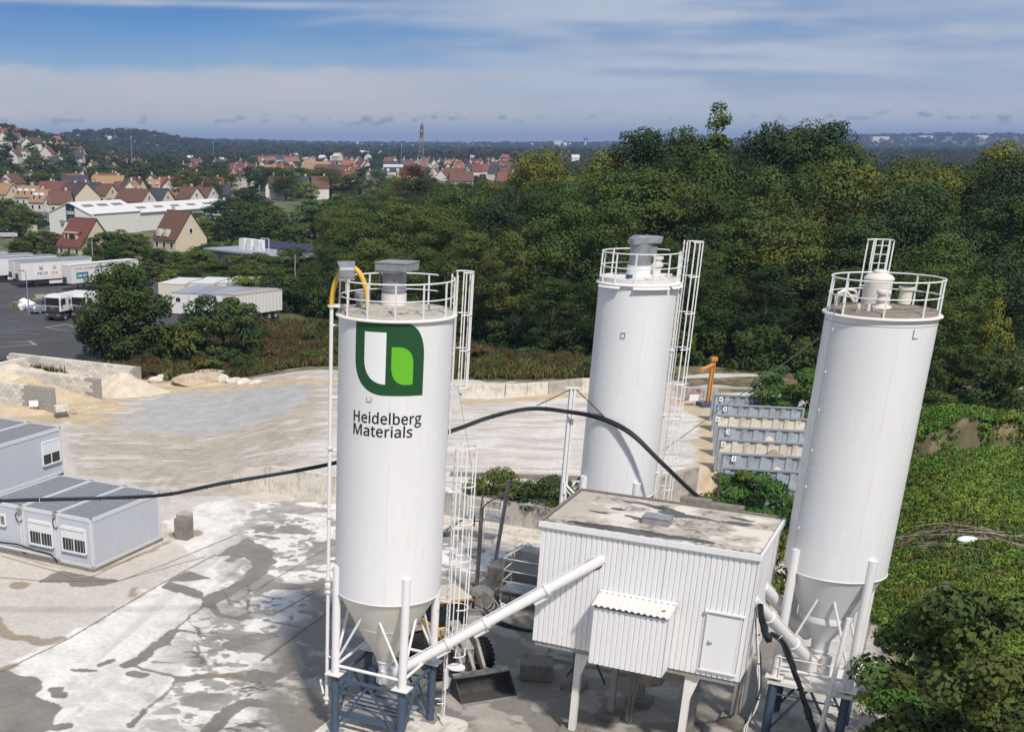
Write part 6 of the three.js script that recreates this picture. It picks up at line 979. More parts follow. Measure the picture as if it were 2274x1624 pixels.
// scrub at the back of the yard
{
  reseed(73);
  const spots = []; for (let i = 0; i < 64; i++) spots.push([R(-10, 10), R(-146, -116)]); for (let i = 0; i < 34; i++) spots.push([R(9, 30), R(-122, -104)]); for (let i = 0; i < 16; i++) spots.push([R(-16, -4), R(-118, -113)]); for (let i = 0; i < 22; i++) spots.push([R(40, 70), R(-100, -86)]);
  for (const [x, z] of spots) { const br = rnd() < 0.4, y = landH(x, z); const kd = br ? 'weedy' : pick(['bush0', 'bush1', 'weedy']), mt = br ? 'brown' : pick(['olive', 'mid', 'dark', 'brown']);
    plantTree(kd, mt, 'scrub_bush', `${mt === 'brown' ? 'dry brown' : mt + ' green'} bush in the scrub ${x < -4 ? 'below the feathery tree' : x < 9 ? 'left of the emblem silo' : x < 40 ? 'beyond the parapet' : 'beyond the bank'}`, 'bush', [x, y - 0.1, z], R(0.8, 2.0), R(2.2, 4.4), `${mt} bushes in the scrub ${x < -4 ? 'a' : x < 9 ? 'b' : x < 40 ? 'c' : 'd'}`); }
}
// ground cover: weeds on the bank, dry grass at the back
{
  reseed(74);
  const tuft = crownGeo(1700, { clumps: 6, leaves: 40, leaf: 0.14, rx: 0.25, ry: 0.12, y: 0.16, cr: 0.2, low: -0.5, long: 1.5, hue: 0.35 });
  const blade = crownGeo(1701, { clumps: 6, leaves: 22, leaf: 0.5, rx: 0.4, ry: 0.1, y: 0.2, cr: 0.22, low: -0.5, long: 7, hue: 0.4, droop: 1 });
  const scatter = (name, label, geo, mat, n, where, s0, s1, tint) => {
    const m = new THREE.InstancedMesh(geo, mat, n), o = new THREE.Object3D(), c = new THREE.Color(); let k = 0, tries = 0;
    while (k < n && tries++ < n * 30) { const p = where(); if (!p) continue; o.position.set(p[0], landH(p[0], p[1]) - 0.03, p[1]); o.rotation.set(R(-0.2, 0.2), R(0, 6.28), R(-0.2, 0.2)); o.scale.setScalar(R(s0, s1)); o.updateMatrix(); m.setMatrixAt(k, o.matrix); const t = tint(p); m.setColorAt(k, c.setRGB(...t)); k++; }
    m.count = k; m.name = name; m.castShadow = m.receiveShadow = true; scene.add(m); tag(m, label, 'weeds', null, 'stuff');
  };
  scatter('bank_weeds', 'bright green nettles and weeds covering the bank', tuft, leafMat(0.12, 0.195, 0.036), 80000, () => { const x = R(20, 66), z = R(-96, -26); const h = moundH(x, z); if (h < 0.3) return null; const bare = fbm(x * 0.33, z * 0.33, 4, 741); if (bare > 0.585 && rnd() < 0.9) return null; const br = Math.abs(z + 57.5 - 0.35 * (x - 36)) < 1.5; if (br && rnd() < 0.93) return null; return [x, z]; }, 0.3, 1.1, (p) => { const k = R(0.5, 1.35), y = fbm(p[0] * 0.25, p[1] * 0.25, 3, 743); return [k * R(0.75, 1.2) * (0.8 + 0.6 * y), k, k * R(0.6, 1.1)]; });
  scatter('bank_grass', 'tall green and straw grass standing on the bank', blade, leafMat(0.13, 0.17, 0.045), 5000, () => { const x = R(21, 62), z = R(-88, -28); return moundH(x, z) < 0.3 || fbm(x * 0.3 + 9, z * 0.3, 3, 745) < 0.48 ? null : [x, z]; }, 0.35, 1.0, () => { const k = R(0.6, 1.2); return rnd() < 0.3 ? [k * 1.5, k * 1.1, k] : [k * 0.8, k, k * 0.7]; });
  scatter('dry_grass', 'dry brown and green grass in the scrub', blade, leafMat(0.125, 0.102, 0.045), 9000, () => { const x = R(-30, 34), z = R(-150, -104); if (z > -112 - (x < -12 ? 3 : 0) + (x > 9 ? 9 : 0) || (z < -120.5 && x < -12.5 - (z + 121) * 0.15)) return null; return [x, z]; }, 0.8, 1.9, () => { const k = R(0.6, 1.2), g = rnd() < 0.4 ? 1.3 : 0.95; return [k, k * g, k * 0.8]; });
  // cut branches across the bank
  const t = thing('brushwood', 'bare cut branches lying across the green bank', 'branches', [36, landH(36, -57.5), -57.5]);
  for (let i = 0; i < 46; i++) { const x0 = R(-10, 8), z0 = 0.35 * x0 + R(-1.2, 1.2), l = R(1.5, 5), a = 0.3 + R(-0.5, 0.5); const at = (u) => { const x = x0 + Math.cos(a) * l * u, z = z0 + Math.sin(a) * l * u + 0.3 * Math.sin(u * 4 + i); return [x, landH(36 + x, -57.5 + z) - landH(36, -57.5) + 0.15 + 0.2 * hash2(i, 3, 1), z]; }; mesh('branch', tube([at(0), at(0.35), at(0.7), at(1)], R(0.02, 0.055), 12, 5), i % 3 ? barkPale : bark, t); }
  const litter = thing('plastic_sheet', 'crumpled white plastic lying on the bank', 'litter', [ground(2152, 1187, 2.6)[0], landH(ground(2152, 1187, 2.6)[0], ground(2152, 1187, 2.6)[2]) + 0.1, ground(2152, 1187, 2.6)[2]]); mesh('sheet', rock(1.0, 0.35, 0.6, 33), MT.whiteFlat, litter);
}

// ------------------------------------------------------------------ car park beyond the bays
const c5 = (x, y) => [x * 0.31237, 499.4 + y * 0.31237], c1 = (x, y) => [x * 0.2501, 222 + y * 0.2501], c2 = (x, y) => [568.3 + x * 0.2501, 222 + y * 0.2501];
const G5 = (x, y, h = 0) => ground(...c5(x, y), h), G1 = (x, y, h = 0) => ground(...c1(x, y), h);
{
  const shape = (pts) => { const s = new THREE.Shape(pts.map(([x, z]) => new THREE.Vector2(x, -z))); return flat(new THREE.ShapeGeometry(s).rotateX(-Math.PI / 2)); };
  structure(mesh('car_park', shape([[-75, -121.2], [-19, -121.2], [-13, -131], [-11, -150], [-16, -176], [-20, -205], [-75, -205]]).translate(0, 0.05, 0), std({ map: T.asphalt, roughness: 0.9 })));
  structure(mesh('road', (() => { const c = [[118, 506], [96, 494], [76, 486], [66, 479], [80, 472], [112, 468], [150, 466]].map(([u, v]) => V(ground(u, v))), cv = new THREE.CatmullRomCurve3(c), q = []; let pl = null; for (let i = 0; i <= 30; i++) { const p = cv.getPoint(i / 30), tg = cv.getTangent(i / 30), n = new THREE.Vector3(-tg.z, 0, tg.x).normalize().multiplyScalar(4.5), a = p.clone().add(n), b = p.clone().sub(n); if (pl) q.push([pl[0].toArray(), pl[1].toArray(), b.toArray(), a.toArray()]); pl = [a, b]; } return quads(q).translate(0, 0.06, 0); })(), std({ color: lin(1.9, 1.9, 1.9), map: T.asphalt, roughness: 0.9 })));
  // worn paint
  const line = (pts, w) => { const q = []; for (let i = 0; i + 1 < pts.length; i++) { const a = G5(...pts[i]), b = G5(...pts[i + 1]), d = Math.hypot(b[0] - a[0], b[2] - a[2]), nx = -(b[2] - a[2]) / d * w / 2, nz = (b[0] - a[0]) / d * w / 2; q.push([[a[0] + nx, 0, a[2] + nz], [b[0] + nx, 0, b[2] + nz], [b[0] - nx, 0, b[2] - nz], [a[0] - nx, 0, a[2] - nz]]); } return quads(q).translate(0, 0.058, 0); };
  const wp = std({ color: lin(0.34, 0.34, 0.34), roughness: 0.9 });
  for (const [pts, w] of [[[[0, 773], [120, 768], [290, 778]], 0.1], [[[0, 797], [130, 794], [215, 795]], 0.12], [[[0, 838], [150, 832], [190, 833]], 0.12], [[[0, 870], [120, 860], [265, 854]], 0.2], [[[310, 730], [480, 706]], 0.3], [[[340, 733], [430, 750], [470, 752]], 0.14], [[[30, 690], [140, 680]], 0.12], [[[480, 706], [520, 728], [570, 730]], 0.12], [[[200, 828], [225, 830]], 0.5], [[[210, 838], [245, 840]], 0.5], [[[225, 848], [260, 850]], 0.5]]) structure(mesh('road_marking', line(pts, w), wp));
}
const print = (w, h, draw) => { const c = document.createElement('canvas'); c.width = w; c.height = h; const x = c.getContext('2d'); draw(x, w, h); const t = new THREE.CanvasTexture(c); t.colorSpace = THREE.SRGBColorSpace; return std({ map: t, roughness: 0.5 }); };
const panelUV = (w, h, x, y, z) => { const g = new THREE.PlaneGeometry(w, h); return g.translate(x, y, z); };
const WH = std({ color: lin(0.70, 0.70, 0.69), map: T.paint, roughness: 0.5 }), greyRoof = std({ color: lin(0.30, 0.33, 0.38), map: T.galv, roughness: 0.6 });
function wheelPair(t, x, z, r = 0.5, wd = 0.35) { const w = new THREE.Group(); w.name = 'wheel'; w.position.set(x, r, z); t.add(w); mesh('tyre', lathe([[r * 0.55, -wd / 2], [r * 0.95, -wd / 2], [r, -wd * 0.3], [r, wd * 0.3], [r * 0.95, wd / 2], [r * 0.55, wd / 2]], 24).rotateX(Math.PI / 2), MT.rubber, w); mesh('rim', lathe([[0, -wd * 0.3], [r * 0.5, -wd * 0.45], [r * 0.56, -wd / 2], [r * 0.56, wd / 2], [r * 0.5, wd * 0.45], [0, wd * 0.3]], 20).rotateX(Math.PI / 2), MT.galvDull, w); }
function trailer(label, at, turn, art, L = 13.4, roof = greyRoof) {       // local x = length from the nose, side that shows faces +z
  const t = thing('semi_trailer', label, 'trailer', at, turn, 'white box trailers in the car park'), h = 2.75, y = 1.2;
  mesh('box_body', [rbox(L, h, 2.5, L / 2, y + h / 2, -1.25, 0.03)], WH, t); mesh('roof_panel', box(L - 0.1, 0.04, 2.4, L / 2, y + h + 0.01, -1.25), roof, t); mesh('chassis', [box(L - 0.6, 0.22, 1.0, L / 2, y - 0.12, -1.25)], MT.darkSteel, t);
  for (const x of [L - 1.6, L - 2.9, L - 4.2]) { wheelPair(t, x, -0.25); wheelPair(t, x, -2.25); } mesh('landing_leg', [box(0.14, 1.0, 0.14, 2.6, 0.6, -0.5), box(0.14, 1.0, 0.14, 2.6, 0.6, -2.0)], MT.darkSteel, t);
  mesh('side_guard', box(3.2, 0.45, 0.06, 6.2, 0.75, -0.05), MT.whiteDusty, t); for (let i = 0; i < 6; i++) mesh('front_rib', box(0.03, h - 0.3, 0.05, -0.01, y + h / 2, -0.3 - i * 0.38), WH, t); mesh('cooling_box', box(0.3, 0.8, 0.7, -0.12, y + 0.55, -1.6), MT.darkSteel, t); mesh('edge_trim', [box(L, 0.07, 0.04, L / 2, y + 0.03, 0.005), box(L, 0.07, 0.04, L / 2, y + h - 0.03, 0.005)], MT.galv, t);
  if (art) mesh('side_print', panelUV(art[1], art[2], art[3], art[4], 0.02), art[0], t, false); return t;
}
{
  const a = G5(157, 452), b = G5(583, 424), turn = Math.atan2(-(b[2] - a[2]), b[0] - a[0]), fx = Math.cos(turn), fz = -Math.sin(turn), bx = fz, bz = -fx; // b: away
  const pech = print(1024, 256, (x, w, h) => { x.fillStyle = '#dcdcda'; x.fillRect(0, 0, w, h); const it = [['PECH', '#35507c', 60], ['TER', '#b8743c', 330], ['TBA', '#3a4048', 600]]; x.font = 'italic bold 84px sans-serif'; for (const [s, c, px] of it) { x.fillStyle = c; x.fillText(s, px, 215); x.beginPath(); x.lineWidth = 16; x.strokeStyle = c; x.arc(px + 90, 60, 46, 0.15 * Math.PI, 0.85 * Math.PI); x.stroke(); x.beginPath(); x.moveTo(px + 60, 30); x.lineTo(px + 90, 90); x.lineTo(px + 120, 30); x.stroke(); } x.strokeStyle = '#3a4048'; x.beginPath(); x.arc(920, 60, 46, 0.15 * Math.PI, 0.85 * Math.PI); x.stroke(); x.beginPath(); x.moveTo(890, 30); x.lineTo(920, 90); x.lineTo(950, 30); x.stroke(); });
  const tarn = print(1024, 320, (x, w, h) => { x.fillStyle = '#d8d8d4'; x.fillRect(0, 0, w, h); x.fillStyle = '#a83434'; x.font = 'bold 44px sans-serif'; x.fillText('SDIVAL', 10, 70); x.fillStyle = '#3c4652'; x.font = 'bold 46px sans-serif'; x.fillText("LE TARN ET GARONNE, TERRE D'ENTREP", 190, 70, 830); x.fillStyle = '#1f6f86'; x.fillRect(30, 130, 240, 130); x.fillStyle = '#e8f0f0'; x.font = 'bold 72px sans-serif'; x.fillText('CBI GO', 45, 222, 210); });
  const L = Math.hypot(b[0] - a[0], b[2] - a[2]);
  trailer('white box trailer with small coloured wordmarks on its side, nearest in the row', a, turn, [pech, 8.6, 1.9, 6.4, 2.55], Math.max(12, L));
  trailer('white box trailer second in the row behind the wordmark one', [a[0] - 4.2 * fx - bx * -3.4 * -1, 0, a[2] + bz * 3.4 * 1], turn, null); trailer('white box trailer third in the row', [a[0] - 9.5 * fx, 0, a[2] + bz * 7.0], turn, null); trailer('white box trailer fourth in the row, by the picture edge', [a[0] - 15 * fx, 0, a[2] + bz * 10.8], turn, null); trailer('white box trailer farthest back by the picture edge', [a[0] - 21 * fx, 0, a[2] + bz * 14.6], turn, null);
  const c = G5(515, 477), d = G5(860, 440), t2 = Math.atan2(-(d[2] - c[2]), d[0] - c[0]); trailer('white box trailer with slogan and teal sign behind the big dark tree', c, t2, [tarn, 10, 2.3, 5.6, 2.6], 13.4, WH);
  // lorries
  const lorry = (label, at, turn) => {
    const t = thing('lorry', label, 'lorry', at, turn, 'white lorries by the big dark tree');
    mesh('cab_body', [rbox(2.2, 1.9, 2.4, 1.1, 2.15, 0, 0.14, 3)], WH, t); mesh('cab_roof', [rbox(1.7, 0.3, 2.2, 1.25, 3.15, 0, 0.1, 2)], WH, t); mesh('windscreen', box(0.04, 0.95, 2.1, 0.0, 2.45, 0), MT.glass, t); for (const s of [-1, 1]) mesh('side_window', box(0.9, 0.75, 0.03, 0.75, 2.45, s * 1.205), MT.glass, t); mesh('grille', [box(0.06, 0.75, 2.0, -0.01, 1.5, 0)], MT.darkSteel, t); mesh('bumper', rbox(0.5, 0.5, 2.4, 0.1, 0.75, 0, 0.08, 2), MT.darkSteel, t);
    for (const s of [-1, 1]) { mesh('headlight', box(0.05, 0.2, 0.45, -0.16, 0.85, s * 0.85), MT.galv, t); mesh('mirror', [box(0.12, 0.6, 0.25, 0.05, 2.4, s * 1.4)], MT.darkSteel, t); }
    mesh('chassis', box(5.5, 0.3, 0.9, 3.6, 0.9, 0), MT.darkSteel, t); mesh('load_body', rbox(4.6, 1.9, 2.4, 5.0, 2.2, 0, 0.05), WH, t); for (const [x, z] of [[1.0, 1.0], [1.0, -1.0], [5.6, 1.0], [5.6, -1.0]]) wheelPair(t, x, z); mesh('emblem_plate', box(0.02, 0.18, 0.5, -0.045, 1.7, 0), MT.galv, t);
  };
  lorry('white lorry with dark bumper facing the yard, left of the big dark tree', [-30.5, 0, -152.5], 1.15); lorry('second white lorry half hidden by the big dark tree', [-27.2, 0, -153], 1.15);
  // cars
  const car = (label, at, turn, col, sc = 1) => {
    const t = thing('parked_car', label, 'car', at, turn, 'parked cars'); t.scale.setScalar(sc); const m = std({ color: lin(...col), roughness: 0.25, metalness: 0.3 });
    mesh('car_body', prism([[-2.1, 0.35], [2.1, 0.35], [2.15, 0.75], [1.95, 0.95], [1.0, 1.05], [-1.9, 1.08], [-2.15, 0.8]], 1.72, 0.05), m, t); mesh('cabin', prism([[-1.9, 1.05], [1.05, 1.03], [0.35, 1.52], [-0.2, 1.6], [-1.3, 1.58], [-1.75, 1.35]], 1.5, 0.06), MT.glass, t); mesh('car_roof', rbox(1.7, 0.06, 1.35, -0.55, 1.6, 0, 0.03), m, t);
    for (const [x, z] of [[1.3, 0.75], [1.3, -0.75], [-1.3, 0.75], [-1.3, -0.75]]) wheelPair(t, x, z, 0.33, 0.22); for (const s of [-1, 1]) mesh('headlight', box(0.1, 0.14, 0.4, 2.08, 0.78, s * 0.6), MT.galv, t);
  };
  car('silver hatchback parked beside the white lorries', [-33.2, 0, -161], Math.PI + 0.75, [0.36, 0.38, 0.42], 1.05); car('dark car on the bend of the road by the warehouse', G1(345, 1058), 0.5, [0.02, 0.02, 0.03]); car('black car parked nearer the warehouse wall', G1(392, 1118), 1.2, [0.015, 0.015, 0.02]); car('white van at the roadside behind the trees', G1(60, 1225), 0.2, [0.6, 0.6, 0.6], 1.2); car('second white car behind the roadside trees', G1(135, 1205), 0.6, [0.6, 0.6, 0.6], 1.1);
  const lp = (label, u, v, vt, arm) => { const p = ground(u, v), t = thing('lamp_post', label, 'lamp post', p), h = sight(u, vt, p[2])[1]; mesh('mast', rod([0, 0, 0], [0, h, 0], 0.09, 10, 0.05), MT.galvDull, t); mesh('lamp_arm', rod([0, h, 0], [arm, h + 0.15, 0], 0.04), MT.galvDull, t); mesh('lamp_head', rbox(0.7, 0.14, 0.3, arm, h + 0.15, 0, 0.05, 2), MT.galv, t); };
  lp('grey lamp post in the car park before the trailers', 64.5, 699, 603, -0.6); lp('street lamp at the road bend, first', 55, 472, 436, -1.6); lp('street lamp at the road bend, second', 100, 500, 441, -1.8); lp('street lamp post by the mansard house', 1045, 408, 384, -2);
  // pallets and rubble
  reseed(81); const pal = std({ color: lin(0.35, 0.25, 0.15), map: T.dust, roughness: 0.9 });
  for (const [x, y, i] of [[122, 600, 0], [330, 560, 1], [260, 575, 2], [300, 545, 3]]) { const t = thing('pallet_stack', ['brown pallet leaning on rubble in the car park', 'wooden pallet stack before the low wall', 'small pallet pile left of the stack', 'pallet lying behind the stack'][i], 'pallets', G5(x, y), R(0, 1)); for (let k = 0; k < 6; k++) mesh('pallet', [box(1.2, 0.03, 0.8, 0, 0.14 + k * 0.17, 0), box(1.2, 0.09, 0.1, 0, 0.07 + k * 0.17, 0.3), box(1.2, 0.09, 0.1, 0, 0.07 + k * 0.17, -0.3)], pal, t); }
  for (const [x, y, w, i] of [[180, 590, 1.4, 0], [220, 600, 1.2, 1], [150, 605, 1.0, 2], [200, 570, 0.9, 3]]) { const t = thing('rubble_bag', ['white bulk bag on the rubble, largest', 'white bulk bag at the end of the rubble', 'pale rubble lump by the leaning pallet', 'small white bag behind the others'][i], 'bag', G5(x, y), i); mesh('bag', rock(w * 1.3, w * 1.1, w, 40 + i), MT.whiteFlat, t); }
  const lw = thing('low_wall', 'low rendered wall behind the pallets', 'wall', G5(300, 560), -0.25); for (let i = 0; i < 5; i++) mesh('wall_panel', rbox(1.95, 1.3, 0.2, i * 2, 0.65, 0, 0.02), MT.concrete, lw);
}
// ------------------------------------------------------------------ white cabins and trailer behind the feathery tree
{
  const o = G5(1215, 640), th = -0.30; reseed(82);
  for (let i = 0; i < 5; i++) {
    const t = thing('storage_cabin', ['white cabin with a small window, first of the row behind the shrubs', 'white cabin with a doorway, second of the row behind the shrubs', 'white cabin third of the row behind the feathery tree', 'white cabin fourth of the row behind the feathery tree', 'white cabin last of the row beside the curtain trailer'][i], 'cabin', [o[0] + Math.cos(th) * i * 2.6 + 1.2, 0, o[2] - Math.sin(th) * i * 2.6 * -1 * -1 + 0], th, 'white cabins behind the feathery tree');
    mesh('wall_shell', box(2.5, 2.6, 9, 0, 1.5, -4.5), WH, t); mesh('roof_sheet', [box(2.54, 0.1, 9.1, 0, 2.85, -4.5)], i % 2 ? greyRoof : std({ color: lin(0.36, 0.39, 0.44), map: T.galv, roughness: 0.6 }), t); mesh('corner_post', [box(0.14, 2.7, 0.14, -1.19, 1.5, 0.02)], MT.officeTrim, t);
    if (i === 0) mesh('window', box(0.6, 0.5, 0.04, -0.2, 2.0, 0.02), MT.glass, t); if (i === 1) mesh('doorway', box(0.9, 2.0, 0.04, 0, 1.25, 0.02), MT.glass, t);
  }
  for (let i = 0; i < 3; i++) { const p = G5(1105, 585), t = thing('storage_cabin', ['cream cabin with pale roof, first behind the big dark tree', 'cream cabin with pale roof, second behind the big dark tree', 'cream cabin with pale roof, third behind the big dark tree'][i], 'cabin', [p[0] + i * 4.1 + 2, 0, p[2] - 3 + i * -0.6], th, 'cream cabins behind the big dark tree'); mesh('wall_shell', box(4, 2.6, 8, 0, 1.5, -4), std({ color: lin(0.66, 0.62, 0.5), map: T.paint }), t); mesh('roof_sheet', box(4.05, 0.12, 8.1, 0, 2.86, -4), WH, t); }
  const a = G5(1800, 708), b = G5(1990, 680), tn = Math.atan2(-(b[2] - a[2]), b[0] - a[0]); const t = thing('curtain_trailer', 'dirty white curtain-sided trailer at the end of the cabins', 'trailer', [a[0] - 2.2, 0, a[2] + 0.5], tn);
  mesh('curtain_body', [ribbed(8.4, 2.5, 0.62, 0.05).translate(0, 1.1, 0), box(8.4, 2.5, 2.4, 4.2, 2.35, -1.22)], WH, t); mesh('trailer_roof', box(8.45, 0.08, 2.5, 4.2, 3.63, -1.2), std({ color: lin(0.42, 0.37, 0.31), map: T.dust }), t); mesh('chassis', box(8, 0.25, 1.2, 4.2, 0.9, -1.2), MT.darkSteel, t); for (const x of [6.2, 7.4]) wheelPair(t, x, -0.3); for (let i = 0; i < 7; i++) mesh('strap', box(0.06, 0.25, 0.03, 0.7 + i * 1.15, 1.12, 0.06), MT.darkSteel, t);
}
// ------------------------------------------------------------------ houses
const wallC = { w: [0.66, 0.64, 0.59], c: [0.62, 0.55, 0.42], p: [0.62, 0.56, 0.50], g: [0.60, 0.60, 0.58] }, roofC = { red: [0.17, 0.062, 0.050], brown: [0.145, 0.075, 0.052], tan: [0.36, 0.225, 0.12], slate: [0.055, 0.058, 0.072], dark: [0.085, 0.055, 0.050], orange: [0.27, 0.125, 0.08], terra: [0.20, 0.08, 0.055] };
const wm = {}, rm = {}; for (const k in wallC) wm[k] = std({ color: lin(...wallC[k]), map: T.dust, roughness: 0.9 }); for (const k in roofC) rm[k] = std({ color: lin(...roofC[k]), map: T.tile, roughness: 0.85 });
const woodM = std({ color: lin(0.10, 0.035, 0.025), roughness: 0.7 }), frameM = std({ color: lin(0.7, 0.7, 0.7), roughness: 0.6 });
const houseSpots = [];
function house(label, at, turn, w, d, wall, roof, o = {}) {
  const t = thing(o.name ?? 'house', label, 'house', at, turn, o.group ?? 'houses of the town'), h = o.h ?? 3.1, rh = o.rh ?? d * 0.46, e = 0.35, th = 0.16; houseSpots.push([at[0], at[2], Math.max(w, d) * 0.6]);
  mesh('wall', [box(w, h, d, 0, h / 2, 0), prism([[-d / 2, 0], [d / 2, 0], [0, rh]], w).rotateY(Math.PI / 2).translate(0, h, 0)], wm[wall], t);
  const sl = Math.hypot(d / 2 + e, rh * (d / 2 + e) / (d / 2)), an = Math.atan2(rh, d / 2), drop = rh * e / (d / 2), side = (s) => box(w + 0.7, th, sl, 0, 0, 0).rotateX(s * an).translate(0, h + rh / 2 - drop / 2 + 0.1, s * (d / 4 + e / 2));
  const roofG = mesh('roof', [side(1), side(-1), box(w + 0.7, 0.16, 0.3, 0, h + rh + 0.14, 0)], rm[roof], t);
  if (o.chimney !== 0) { const ch = mesh('chimney', box(0.7, 1.5, 0.6, w * (o.cx ?? 0.32), h + rh + 0.3, -0.3), wm.c, t); }
  if (!o.plain) {
    const win = (x, y, z, ry, ww = 1.1, hh = 1.25, shut) => { const q = new THREE.Group(); q.name = 'window'; q.position.set(x, y, z); q.rotation.y = ry; t.add(q); mesh('pane', box(ww, hh, 0.04, 0, 0, 0.02), MT.glass, q); mesh('frame', [box(ww + 0.16, 0.1, 0.07, 0, hh / 2, 0.03), box(ww + 0.16, 0.1, 0.09, 0, -hh / 2, 0.03), box(0.1, hh, 0.07, -ww / 2, 0, 0.03), box(0.1, hh, 0.07, ww / 2, 0, 0.03)], frameM, q); if (shut) for (const s of [-1, 1]) mesh('shutter', box(0.5, hh, 0.05, s * (ww / 2 + 0.3), 0, 0.03), woodM, q); };
    const n = Math.max(1, Math.round(w / 3.6)); for (let i = 0; i < n; i++) win(-w / 2 + (i + 0.5) * w / n, 1.5, d / 2, 0, 1.1, 1.25, o.shutters); win(w / 2, h + rh * 0.28, 0, Math.PI / 2, 0.9, 1.1); if (o.gw) win(w / 2, 1.5, 0.5, Math.PI / 2);
    for (const x of o.dormers ?? []) { const q = new THREE.Group(); q.name = 'dormer'; q.position.set(x, h + rh * 0.22, d * 0.36); t.add(q); mesh('dormer_wall', box(1.3, 1.3, 1.6, 0, 0.55, -0.5), wm.w, q); mesh('dormer_roof', prism([[-0.9, 0], [0.9, 0], [0, 0.8]], 2.2).translate(0, 1.2, -0.6), wm.w, q); mesh('dormer_pane', box(0.8, 0.8, 0.05, 0, 0.55, 0.31), MT.glass, q); }
  }
  return t;
}
{
  reseed(83); const ppm = (z) => FOCAL / (-z * CP + 8);
  // x, y of the foot on the enlarged photograph, width there, kind of view, roof, wall
  const near = [
    [70, 905, 150, 'c', 'tan', 'c', 'cream house with tan roof at the picture edge'], [285, 935, 290, 'c', 'tan', 'w', 'long tan-roofed house with dormers left of the warehouse', [-3.5, 0, 3.5]], [400, 985, 170, 'c', 'tan', 'w', 'small tan-roofed house with two white dormers at the road', [-1.5, 1.2]], [490, 875, 250, 'e', 'red', 'w', 'long red-roofed house behind the tan ones'], [640, 905, 190, 'c', 'dark', 'w', 'white house with dark red roof and flat annex'], [545, 1000, 190, 'e', 'brown', 'c', 'brown roof showing left of the warehouse gable'], [285, 775, 150, 'c', 'dark', 'w', 'dark-roofed house with two tiny dormers on the slope', [-1.5, 1.5]], [385, 735, 95, 'g', 'dark', 'w', 'white gable house behind the dark roofs'], [650, 778, 190, 'e', 'red', 'w', 'bright red roof among the trees'], [715, 725, 140, 'c', 'slate', 'w', 'slate-roofed house with white gable beside the red roof'], [880, 785, 120, 'c', 'tan', 'c', 'tan-roofed house with cream gable'], [960, 762, 170, 'e', 'brown', 'w', 'long brown roof behind the tan house'], [855, 895, 180, 'c', 'slate', 'w', 'white house with black slate roof behind the warehouse'], [945, 915, 150, 'c', 'brown', 'c', 'cream gabled house with brown roof next to the slate one'], [1090, 888, 200, 'c', 'brown', 'g', 'grey-white house with brown roof and shutters'], [1335, 855, 240, 'e', 'tan', 'g', 'tan-roofed house with three white dormers', [-3.4, 0, 3.4]], [1495, 862, 120, 'c', 'tan', 'w', 'tan-roofed house beside the three-dormer house', [0]], [1415, 762, 150, 'e', 'red', 'w', 'red-roofed house above the tan one'], [1650, 915, 240, 'c', 'tan', 'w', 'wide tan-roofed house with a low eave', [-2.5]], [1150, 975, 150, 'c', 'brown', 'p', 'pink-walled house, first of three behind the warehouse'], [1265, 980, 170, 'c', 'brown', 'p', 'pink-walled house, second of three behind the warehouse'], [1425, 972, 220, 'c', 'slate', 'c', 'cream gabled house with slate roof behind the warehouse'], [1690, 950, 190, 'c', 'brown', 'w', 'white house with red shutters and brown roof'], [1830, 930, 180, 'c', 'brown', 'w', 'brown-roofed house next to the red-shuttered one'], [1965, 915, 150, 'e', 'slate', 'w', 'slate roof ending the row at the dark trees'],
    [40, 660, 110, 'e', 'red', 'c', 'red-roofed house at the left edge below the hill'], [150, 665, 120, 'e', 'red', 'w', 'second red-roofed house below the hill'], [150, 790, 120, 'e', 'slate', 'w', 'slate-roofed house in front of the dark dormer house'], [470, 790, 80, 'g', 'dark', 'w', 'small white gable right of the dark roofs'], [1265, 780, 130, 'e', 'dark', 'c', 'dark roof under the bluish fir'], [1545, 785, 90, 'e', 'slate', 'w', 'small slate roof under the olive tree'], [1130, 800, 120, 'c', 'red', 'w', 'red roof half hidden behind the grey-white house'],
  ];
  for (const [x, y, wpx, k, roof, wall, label, dm] of near) {
    const p = G1(x, y), m = wpx * 0.2501 / ppm(p[2]); let w, d, turn;
    if (k === 'g') { d = clamp(m, 6, 12); w = 10; turn = -Math.PI / 2 + 0.15; } else if (k === 'e') { w = clamp(m, 7, 20); d = 8; turn = R(-0.15, 0.1); } else { w = clamp(m * 0.78, 6.5, 15); d = 8.2; turn = -0.62 + R(-0.08, 0.08); }
    house(label, [p[0], landH(p[0], p[2]), p[2]], turn, w, d, wall, roof, { dormers: dm, shutters: label.includes('shutters'), cx: R(-0.4, 0.4) });
  }
  // two houses close to the car park
  { const p = G1(640, 1400); const t = house('cream house with a deep red roof and wide dormer behind the trailers', [p[0] + 2, 0, p[2] - 5], -0.75, 9.5, 10.5, 'c', 'red', { h: 2.8, rh: 6.2, gw: true }); t.scale.setScalar(0.8);
    const q = new THREE.Group(); q.name = 'wide_dormer'; q.position.set(-0.6, 4.1, 3.1); t.add(q); mesh('dormer_wall', box(5.4, 2.5, 3.4, 0, 0.6, -0.6), wm.c, q); mesh('dormer_roof', box(6.2, 0.16, 5.0, 0, 2.45, -1.1, 0, 0.42), rm.red, q); for (const x of [-1.6, 0, 1.5]) mesh('dormer_shutter', box(0.9, 1.5, 0.06, x, 0.7, 1.13), woodM, q); mesh('dormer_pane', box(0.8, 1.3, 0.05, 0.75, 0.7, 1.12), MT.glass, q); }
